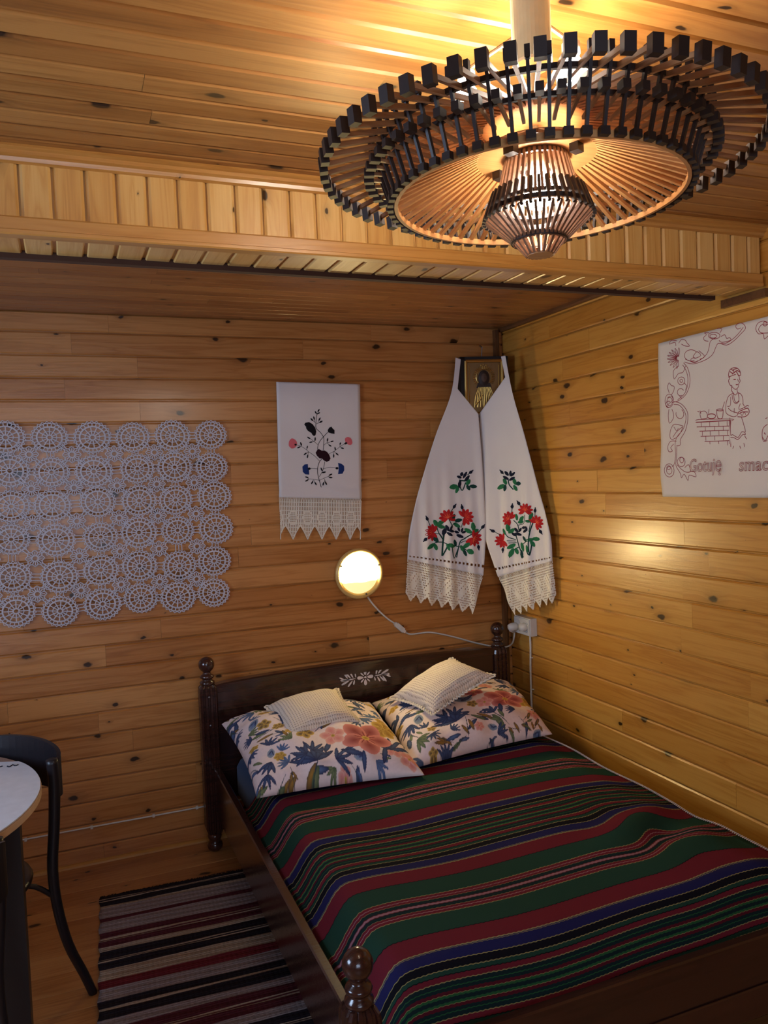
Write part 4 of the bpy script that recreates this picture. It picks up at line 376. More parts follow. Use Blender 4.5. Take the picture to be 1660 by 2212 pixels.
RF=[(2,[[0.1196,1.301],[0.1143,1.3069],[0.1124,1.3205],[0.118,1.3335],[0.1248,1.3386],[0.13,1.3326],[0.1319,1.3191],[0.1264,1.3061]]),(2,[[0.0974,1.3085],[0.0968,1.3162],[0.1038,1.3287],[0.1165,1.3373],[0.1253,1.3384],[0.1258,1.3308],[0.1189,1.3183],[0.1062,1.3097]]),(2,[[0.0839,1.3256],[0.0882,1.3325],[0.1019,1.3399],[0.1177,1.3412],[0.1256,1.338],[0.1213,1.3312],[0.1077,1.3238],[0.0918,1.3224]]),(2,[[0.0837,1.3467],[0.0915,1.3505],[0.1074,1.3504],[0.1211,1.344],[0.1256,1.3376],[0.1178,1.3338],[0.102,1.3338],[0.0882,1.3402]]),(2,[[0.0967,1.3648],[0.1055,1.3644],[0.1184,1.3568],[0.1257,1.3448],[0.1253,1.3372],[0.1165,1.3376],[0.1036,1.3451],[0.0963,1.3572]]),(2,[[0.1187,1.3741],[0.1256,1.3696],[0.1314,1.357],[0.1299,1.3433],[0.1248,1.337],[0.1179,1.3415],[0.112,1.3541],[0.1136,1.3678]]),(2,[[0.1424,1.3716],[0.1452,1.3645],[0.1422,1.351],[0.1324,1.34],[0.1243,1.337],[0.1214,1.3442],[0.1245,1.3577],[0.1343,1.3687]]),(2,[[0.1603,1.3583],[0.1582,1.3509],[0.1473,1.3408],[0.1324,1.336],[0.1239,1.3373],[0.126,1.3448],[0.137,1.3549],[0.1518,1.3596]]),(3,[[0.1023,1.3249],[0.1048,1.3278],[0.1123,1.333],[0.1206,1.3369],[0.1247,1.3378],[0.1221,1.3349],[0.1147,1.3297],[0.1063,1.3257]]),(3,[[0.0982,1.3369],[0.1021,1.3383],[0.1115,1.3393],[0.1208,1.3389],[0.1247,1.3378],[0.1208,1.3364],[0.1115,1.3354],[0.1021,1.3358]]),(3,[[0.1022,1.3493],[0.1063,1.3486],[0.1147,1.3452],[0.1221,1.3405],[0.1247,1.3378],[0.1206,1.3384],[0.1123,1.3418],[0.1048,1.3465]]),(3,[[0.1131,1.3581],[0.116,1.3556],[0.1209,1.3488],[0.1242,1.3413],[0.1247,1.3378],[0.1217,1.3402],[0.1168,1.347],[0.1135,1.3545]]),(3,[[0.1274,1.3607],[0.1284,1.3572],[0.1283,1.3491],[0.1264,1.341],[0.1247,1.3378],[0.1237,1.3412],[0.1238,1.3494],[0.1256,1.3574]]),(2,[[0.1718,1.3601],[0.1752,1.3671],[0.1876,1.3756],[0.2027,1.3781],[0.2107,1.3757],[0.2073,1.3687],[0.1951,1.3603],[0.1799,1.3576]]),(2,[[0.1691,1.3806],[0.1762,1.385],[0.1916,1.3863],[0.2057,1.3812],[0.2107,1.3752],[0.2037,1.3709],[0.1883,1.3696],[0.1742,1.3747]]),(2,[[0.1796,1.3994],[0.1882,1.3997],[0.2016,1.3934],[0.21,1.3823],[0.2105,1.3748],[0.202,1.3745],[0.1886,1.3808],[0.1801,1.3919]]),(2,[[0.1998,1.4104],[0.207,1.4065],[0.2141,1.3947],[0.2143,1.3812],[0.2101,1.3746],[0.2028,1.3784],[0.1957,1.3902],[0.1956,1.4037]]),(2,[[0.2231,1.4099],[0.2266,1.4032],[0.2253,1.3898],[0.2171,1.3782],[0.2095,1.3746],[0.206,1.3813],[0.2073,1.3948],[0.2156,1.4063]]),(2,[[0.242,1.3984],[0.2408,1.391],[0.2314,1.3802],[0.2176,1.3743],[0.2091,1.3748],[0.2103,1.3823],[0.2198,1.3931],[0.2336,1.399]]),(2,[[0.2505,1.3796],[0.245,1.3738],[0.2306,1.3691],[0.2156,1.3707],[0.2089,1.3753],[0.2145,1.3811],[0.2289,1.3857],[0.2439,1.3841]]),(2,[[0.2459,1.3594],[0.2378,1.3571],[0.2231,1.36],[0.2117,1.3686],[0.209,1.3757],[0.2172,1.378],[0.232,1.375],[0.2433,1.3664]]),(3,[[0.1872,1.3854],[0.1911,1.385],[0.1995,1.3821],[0.2072,1.3779],[0.2098,1.3754],[0.2059,1.3757],[0.1975,1.3786],[0.1898,1.3829]]),(3,[[0.197,1.3946],[0.2,1.3924],[0.2053,1.386],[0.2091,1.3788],[0.2098,1.3754],[0.2068,1.3775],[0.2015,1.384],[0.1977,1.3912]]),(3,[[0.2107,1.3979],[0.2119,1.3946],[0.2124,1.3866],[0.2113,1.3787],[0.2098,1.3754],[0.2086,1.3787],[0.2081,1.3867],[0.2092,1.3946]]),(3,[[0.224,1.3944],[0.2231,1.391],[0.2188,1.3839],[0.2131,1.3775],[0.2098,1.3754],[0.2108,1.3788],[0.2151,1.3859],[0.2208,1.3923]]),(3,[[0.2331,1.3851],[0.2302,1.3826],[0.2224,1.3785],[0.2138,1.3757],[0.2098,1.3754],[0.2127,1.3779],[0.2206,1.382],[0.2291,1.3848]]),(2,[[0.2261,1.3346],[0.2342,1.337],[0.2489,1.3344],[0.2604,1.326],[0.2632,1.3191],[0.2551,1.3167],[0.2404,1.3192],[0.2289,1.3276]]),(2,[[0.242,1.35],[0.2501,1.3481],[0.2605,1.3388],[0.2648,1.3261],[0.2628,1.3188],[0.2548,1.3206],[0.2443,1.3299],[0.24,1.3427]]),(2,[[0.2643,1.3554],[0.2698,1.35],[0.2726,1.3369],[0.2684,1.324],[0.2623,1.3186],[0.2568,1.3241],[0.254,1.3372],[0.2583,1.3501]]),(2,[[0.2859,1.3493],[0.287,1.342],[0.2814,1.3294],[0.27,1.3204],[0.2618,1.3188],[0.2607,1.3261],[0.2663,1.3387],[0.2777,1.3477]]),(2,[[0.2997,1.3336],[0.2962,1.3268],[0.284,1.3188],[0.2692,1.3165],[0.2615,1.3191],[0.2651,1.326],[0.2773,1.334],[0.2921,1.3362]]),(2,[[0.3016,1.3134],[0.2946,1.3093],[0.2797,1.3083],[0.2662,1.3136],[0.2615,1.3196],[0.2686,1.3237],[0.2835,1.3247],[0.2969,1.3194]]),(2,[[0.2908,1.2951],[0.2826,1.295],[0.2698,1.3014],[0.2619,1.3125],[0.2617,1.32],[0.2701,1.3201],[0.2829,1.3136],[0.2906,1.3025]]),(2,[[0.2709,1.2846],[0.2639,1.2885],[0.2574,1.3003],[0.2578,1.3137],[0.2622,1.3202],[0.2691,1.3163],[0.2756,1.3045],[0.2752,1.2911]]),(3,[[0.2571,1.3412],[0.2591,1.3383],[0.2618,1.3308],[0.2629,1.3229],[0.2624,1.3194],[0.2603,1.3223],[0.2576,1.3298],[0.2565,1.3377]]),(3,[[0.2709,1.3408],[0.2709,1.3373],[0.2686,1.3295],[0.2649,1.3222],[0.2624,1.3194],[0.2623,1.3229],[0.2646,1.3307],[0.2684,1.338]]),(3,[[0.282,1.3339],[0.28,1.3309],[0.2735,1.3252],[0.2661,1.3207],[0.2624,1.3194],[0.2644,1.3225],[0.2709,1.3281],[0.2783,1.3327]]),(3,[[0.2872,1.3227],[0.2837,1.321],[0.275,1.3192],[0.2661,1.3187],[0.2624,1.3194],[0.2659,1.3211],[0.2746,1.323],[0.2834,1.3234]]),(3,[[0.2849,1.3105],[0.281,1.3107],[0.2727,1.3132],[0.2651,1.317],[0.2624,1.3194],[0.2662,1.3192],[0.2746,1.3167],[0.2822,1.3129]]),(2,[[0.1126,1.2086],[0.1037,1.2085],[0.0904,1.2154],[0.0826,1.2271],[0.0827,1.2348],[0.0916,1.2348],[0.1049,1.2279],[0.1127,1.2163]]),(2,[[0.0908,1.198],[0.0837,1.2022],[0.0772,1.2145],[0.0782,1.2284],[0.0832,1.235],[0.0904,1.2308],[0.0968,1.2185],[0.0958,1.2047]]),(2,[[0.0665,1.199],[0.0634,1.2061],[0.0659,1.2199],[0.0755,1.2316],[0.0837,1.235],[0.0869,1.228],[0.0843,1.2142],[0.0748,1.2025]]),(2,[[0.0475,1.2115],[0.0494,1.2192],[0.0603,1.23],[0.0753,1.2356],[0.0841,1.2347],[0.0822,1.2271],[0.0715,1.2163],[0.0564,1.2107]]),(2,[[0.04,1.2314],[0.0465,1.2372],[0.0621,1.2415],[0.0777,1.2392],[0.0843,1.2343],[0.078,1.2285],[0.0624,1.2242],[0.0467,1.2265]]),(2,[[0.0466,1.2522],[0.0555,1.2542],[0.0707,1.2506],[0.0819,1.2412],[0.0842,1.2338],[0.0754,1.2318],[0.0602,1.2354],[0.0489,1.2448]]),(2,[[0.0651,1.2671],[0.0734,1.2647],[0.0834,1.2543],[0.0866,1.2409],[0.0837,1.2335],[0.0754,1.2359],[0.0654,1.2462],[0.0622,1.2597]]),(2,[[0.0893,1.2713],[0.0945,1.2653],[0.096,1.2516],[0.0902,1.2385],[0.0832,1.2334],[0.078,1.2394],[0.0764,1.2531],[0.0823,1.2662]]),(3,[[0.0796,1.2111],[0.0788,1.2146],[0.0792,1.2228],[0.0814,1.2309],[0.0833,1.2342],[0.0842,1.2307],[0.0838,1.2225],[0.0816,1.2144]]),(3,[[0.0661,1.2156],[0.0676,1.2191],[0.073,1.2261],[0.0797,1.2322],[0.0833,1.2342],[0.0819,1.2308],[0.0765,1.2237],[0.0697,1.2176]]),(3,[[0.0578,1.2258],[0.0611,1.2282],[0.0699,1.2319],[0.0792,1.2341],[0.0833,1.2342],[0.0801,1.2318],[0.0713,1.2282],[0.062,1.2259]]),(3,[[0.0573,1.2386],[0.0614,1.2391],[0.0709,1.2383],[0.0799,1.2361],[0.0833,1.2342],[0.0792,1.2336],[0.0698,1.2344],[0.0608,1.2367]]),(3,[[0.0647,1.25],[0.0684,1.2486],[0.0757,1.2436],[0.0816,1.2374],[0.0833,1.2342],[0.0796,1.2356],[0.0724,1.2406],[0.0664,1.2468]]),(4,[[0.1411,1.405],[0.1461,1.4016],[0.1485,1.394],[0.1443,1.3869],[0.1386,1.3843],[0.1336,1.3877],[0.1312,1.3952],[0.1354,1.4024]]),(4,[[0.1419,1.4116],[0.1438,1.4096],[0.1446,1.4049],[0.1427,1.4005],[0.1404,1.3988],[0.1385,1.4008],[0.1377,1.4054],[0.1395,1.4099]]),(4,[[0.1689,1.4182],[0.1752,1.4181],[0.1823,1.4134],[0.1837,1.4057],[0.1809,1.4006],[0.1746,1.4007],[0.1675,1.4054],[0.1661,1.4131]]),(4,[[0.165,1.4238],[0.1679,1.4232],[0.1717,1.4199],[0.1732,1.4155],[0.1725,1.4129],[0.1696,1.4135],[0.1658,1.4167],[0.1643,1.4212]]),(4,[[0.26,1.3853],[0.2648,1.382],[0.2672,1.3746],[0.2633,1.3676],[0.2579,1.3649],[0.253,1.3682],[0.2506,1.3756],[0.2546,1.3826]]),(4,[[0.2607,1.3918],[0.2626,1.3898],[0.2633,1.3853],[0.2616,1.3809],[0.2594,1.3792],[0.2575,1.3812],[0.2567,1.3857],[0.2585,1.3901]]),(4,[[0.0261,1.2856],[0.0324,1.2879],[0.0414,1.2861],[0.0464,1.2795],[0.046,1.2738],[0.0398,1.2716],[0.0307,1.2733],[0.0257,1.2799]]),(4,[[0.0198,1.2894],[0.0229,1.2899],[0.0281,1.2883],[0.0316,1.2847],[0.0321,1.2821],[0.029,1.2815],[0.0238,1.2832],[0.0202,1.2867]]),(4,[[0.0779,1.1794],[0.0729,1.1828],[0.0706,1.1904],[0.075,1.1977],[0.0809,1.2005],[0.0859,1.1972],[0.0882,1.1895],[0.0838,1.1822]]),(4,[[0.0769,1.1727],[0.075,1.1747],[0.0743,1.1794],[0.0763,1.1839],[0.0788,1.1857],[0.0807,1.1837],[0.0814,1.179],[0.0794,1.1745]]),(4,[[0.2892,1.2702],[0.2831,1.2703],[0.2765,1.2749],[0.2753,1.2825],[0.2782,1.2875],[0.2842,1.2874],[0.2909,1.2827],[0.2921,1.2751]]),(4,[[0.2927,1.2647],[0.2899,1.2653],[0.2864,1.2685],[0.2851,1.2728],[0.2859,1.2754],[0.2887,1.2748],[0.2922,1.2716],[0.2935,1.2672]]),(4,[[0.0832,1.5647],[0.0896,1.5656],[0.0979,1.5621],[0.1013,1.5547],[0.0997,1.5493],[0.0933,1.5484],[0.085,1.5518],[0.0816,1.5592]]),(4,[[0.0779,1.5696],[0.081,1.5695],[0.0856,1.5669],[0.0883,1.5627],[0.0882,1.5601],[0.0851,1.5602],[0.0805,1.5628],[0.0778,1.5669]]),(1,[[0.1196,1.277],[0.1113,1.2813],[0.1046,1.2939],[0.1069,1.308],[0.1134,1.3148],[0.1217,1.3104],[0.1284,1.2978],[0.1261,1.2837]]),(1,[[0.1487,1.2919],[0.1483,1.2842],[0.1401,1.2736],[0.1267,1.2685],[0.118,1.2697],[0.1183,1.2774],[0.1267,1.288],[0.1401,1.2931]]),(1,[[0.1031,1.2618],[0.095,1.2634],[0.085,1.2721],[0.0818,1.2842],[0.0845,1.2913],[0.0927,1.2897],[0.1026,1.2809],[0.1058,1.2689]]),(1,[[0.1999,1.3508],[0.2011,1.3433],[0.1951,1.3319],[0.1831,1.325],[0.1744,1.3249],[0.1732,1.3325],[0.1793,1.3439],[0.1913,1.3507]]),(1,[[0.1989,1.3254],[0.1949,1.3195],[0.1837,1.3145],[0.1715,1.3158],[0.1657,1.3202],[0.1698,1.3261],[0.181,1.3311],[0.1933,1.3298]]),(1,[[0.1645,1.3287],[0.1587,1.3328],[0.1538,1.3442],[0.1549,1.3564],[0.1591,1.3621],[0.1648,1.3579],[0.1698,1.3466],[0.1686,1.3344]]),(1,[[0.2462,1.3668],[0.2493,1.3598],[0.2471,1.3463],[0.2382,1.3349],[0.2305,1.3315],[0.2274,1.3384],[0.2296,1.352],[0.2385,1.3634]]),(1,[[0.2411,1.3243],[0.2354,1.3207],[0.2233,1.3198],[0.2125,1.3242],[0.2087,1.3292],[0.2145,1.3328],[0.2266,1.3336],[0.2374,1.3292]]),(1,[[0.1521,1.2196],[0.1493,1.2108],[0.1363,1.1996],[0.1189,1.195],[0.109,1.1973],[0.1118,1.2061],[0.125,1.2174],[0.1423,1.2219]]),(1,[[0.1395,1.2003],[0.1434,1.1917],[0.1406,1.1747],[0.1293,1.1601],[0.1194,1.1556],[0.1154,1.1642],[0.1183,1.1812],[0.1297,1.1958]]),(1,[[0.1634,1.1712],[0.155,1.1729],[0.1458,1.182],[0.1442,1.1944],[0.1482,1.2015],[0.1566,1.1997],[0.1657,1.1906],[0.1673,1.1783]]),(1,[[0.1926,1.1838],[0.185,1.1888],[0.1772,1.2036],[0.1765,1.2203],[0.1806,1.2284],[0.1882,1.2233],[0.196,1.2085],[0.1966,1.1918]]),(0,[[0.1824,1.1509],[0.177,1.1565],[0.173,1.1711],[0.1752,1.1863],[0.1797,1.193],[0.1851,1.1873],[0.1891,1.1728],[0.1869,1.1576]]),(1,[[0.2512,1.2444],[0.2459,1.2383],[0.2316,1.2325],[0.2162,1.2331],[0.2092,1.2371],[0.2145,1.2433],[0.2289,1.2491],[0.2442,1.2485]]),(1,[[0.2805,1.2438],[0.2736,1.2379],[0.2583,1.2348],[0.2441,1.2396],[0.2388,1.2463],[0.2458,1.2523],[0.2611,1.2553],[0.2752,1.2505]]),(1,[[0.251,1.2081],[0.2433,1.2095],[0.2338,1.218],[0.2307,1.2298],[0.2333,1.2367],[0.2411,1.2352],[0.2505,1.2267],[0.2536,1.215]]),(0,[[0.2125,1.2313],[0.2047,1.2318],[0.1937,1.2387],[0.188,1.2497],[0.189,1.2567],[0.1969,1.2562],[0.2079,1.2493],[0.2135,1.2383]]),(1,[[0.2191,1.1807],[0.2134,1.1853],[0.2082,1.1978],[0.2091,1.2115],[0.2131,1.2178],[0.2188,1.2133],[0.2239,1.2007],[0.2231,1.187]]),(1,[[0.1061,1.4987],[0.1036,1.4896],[0.0906,1.4786],[0.0728,1.4752],[0.0625,1.4784],[0.0651,1.4877],[0.0782,1.4987],[0.0959,1.502]]),(0,[[0.1102,1.4991],[0.115,1.4931],[0.1158,1.4807],[0.1093,1.4696],[0.1021,1.4657],[0.0973,1.4717],[0.0965,1.4841],[0.1031,1.4953]]),(1,[[0.1166,1.4978],[0.1079,1.4994],[0.0977,1.5083],[0.0948,1.5206],[0.0981,1.5278],[0.1068,1.5261],[0.117,1.5172],[0.1198,1.505]]),(1,[[0.1632,1.4954],[0.1552,1.4982],[0.147,1.5084],[0.1467,1.5209],[0.1513,1.5274],[0.1594,1.5245],[0.1675,1.5143],[0.1678,1.5019]]),(0,[[0.1905,1.5011],[0.1861,1.4948],[0.1758,1.4911],[0.1658,1.4953],[0.1618,1.5018],[0.1663,1.5081],[0.1766,1.5118],[0.1866,1.5076]]),(1,[[0.1695,1.4664],[0.1616,1.4682],[0.1519,1.4771],[0.1487,1.4891],[0.1513,1.496],[0.1593,1.4941],[0.1689,1.4852],[0.1721,1.4732]]),(4,[[0.1676,1.2738],[0.1605,1.2741],[0.1507,1.2801],[0.146,1.2897],[0.1471,1.2959],[0.1542,1.2957],[0.164,1.2897],[0.1687,1.2801]]),(4,[[0.1842,1.2959],[0.1855,1.291],[0.1824,1.2822],[0.1749,1.2756],[0.1692,1.2742],[0.1679,1.2792],[0.171,1.288],[0.1785,1.2945]]),(4,[[0.1599,1.2568],[0.153,1.2549],[0.1413,1.2574],[0.1329,1.2649],[0.1316,1.271],[0.1385,1.2729],[0.1502,1.2704],[0.1585,1.2629]]),(4,[[0.1849,1.2607],[0.1779,1.2579],[0.1643,1.2591],[0.153,1.2656],[0.1498,1.2715],[0.1569,1.2743],[0.1705,1.2731],[0.1817,1.2666]]),(4,[[0.2123,1.2989],[0.209,1.294],[0.1996,1.2899],[0.1893,1.2908],[0.1845,1.2943],[0.1879,1.2992],[0.1974,1.3033],[0.2076,1.3024]]),(4,[[0.2208,1.289],[0.219,1.283],[0.2103,1.2754],[0.1986,1.2725],[0.192,1.2742],[0.1938,1.2803],[0.2025,1.2879],[0.2142,1.2908]]),(4,[[0.2196,1.2814],[0.2145,1.2835],[0.209,1.2909],[0.2083,1.2999],[0.2109,1.3046],[0.2161,1.3025],[0.2215,1.295],[0.2222,1.2861]]),(4,[[0.1279,1.5389],[0.1207,1.5394],[0.1108,1.5459],[0.106,1.5557],[0.1072,1.5619],[0.1144,1.5613],[0.1242,1.5549],[0.129,1.545]]),(4,[[0.1391,1.5641],[0.143,1.5594],[0.1444,1.5489],[0.1402,1.539],[0.1351,1.5353],[0.1312,1.54],[0.1298,1.5505],[0.134,1.5604]]),(4,[[0.162,1.5553],[0.1616,1.5495],[0.1549,1.5408],[0.1444,1.5356],[0.1378,1.5356],[0.1382,1.5414],[0.1449,1.5502],[0.1554,1.5553]]),(4,[[0.1287,1.5209],[0.1211,1.5196],[0.1079,1.5234],[0.098,1.5321],[0.096,1.5386],[0.1036,1.5399],[0.1169,1.536],[0.1267,1.5273]]),(4,[[0.1615,1.5327],[0.1591,1.5264],[0.1488,1.5184],[0.1354,1.5154],[0.128,1.5171],[0.1305,1.5234],[0.1408,1.5314],[0.1542,1.5344]])]
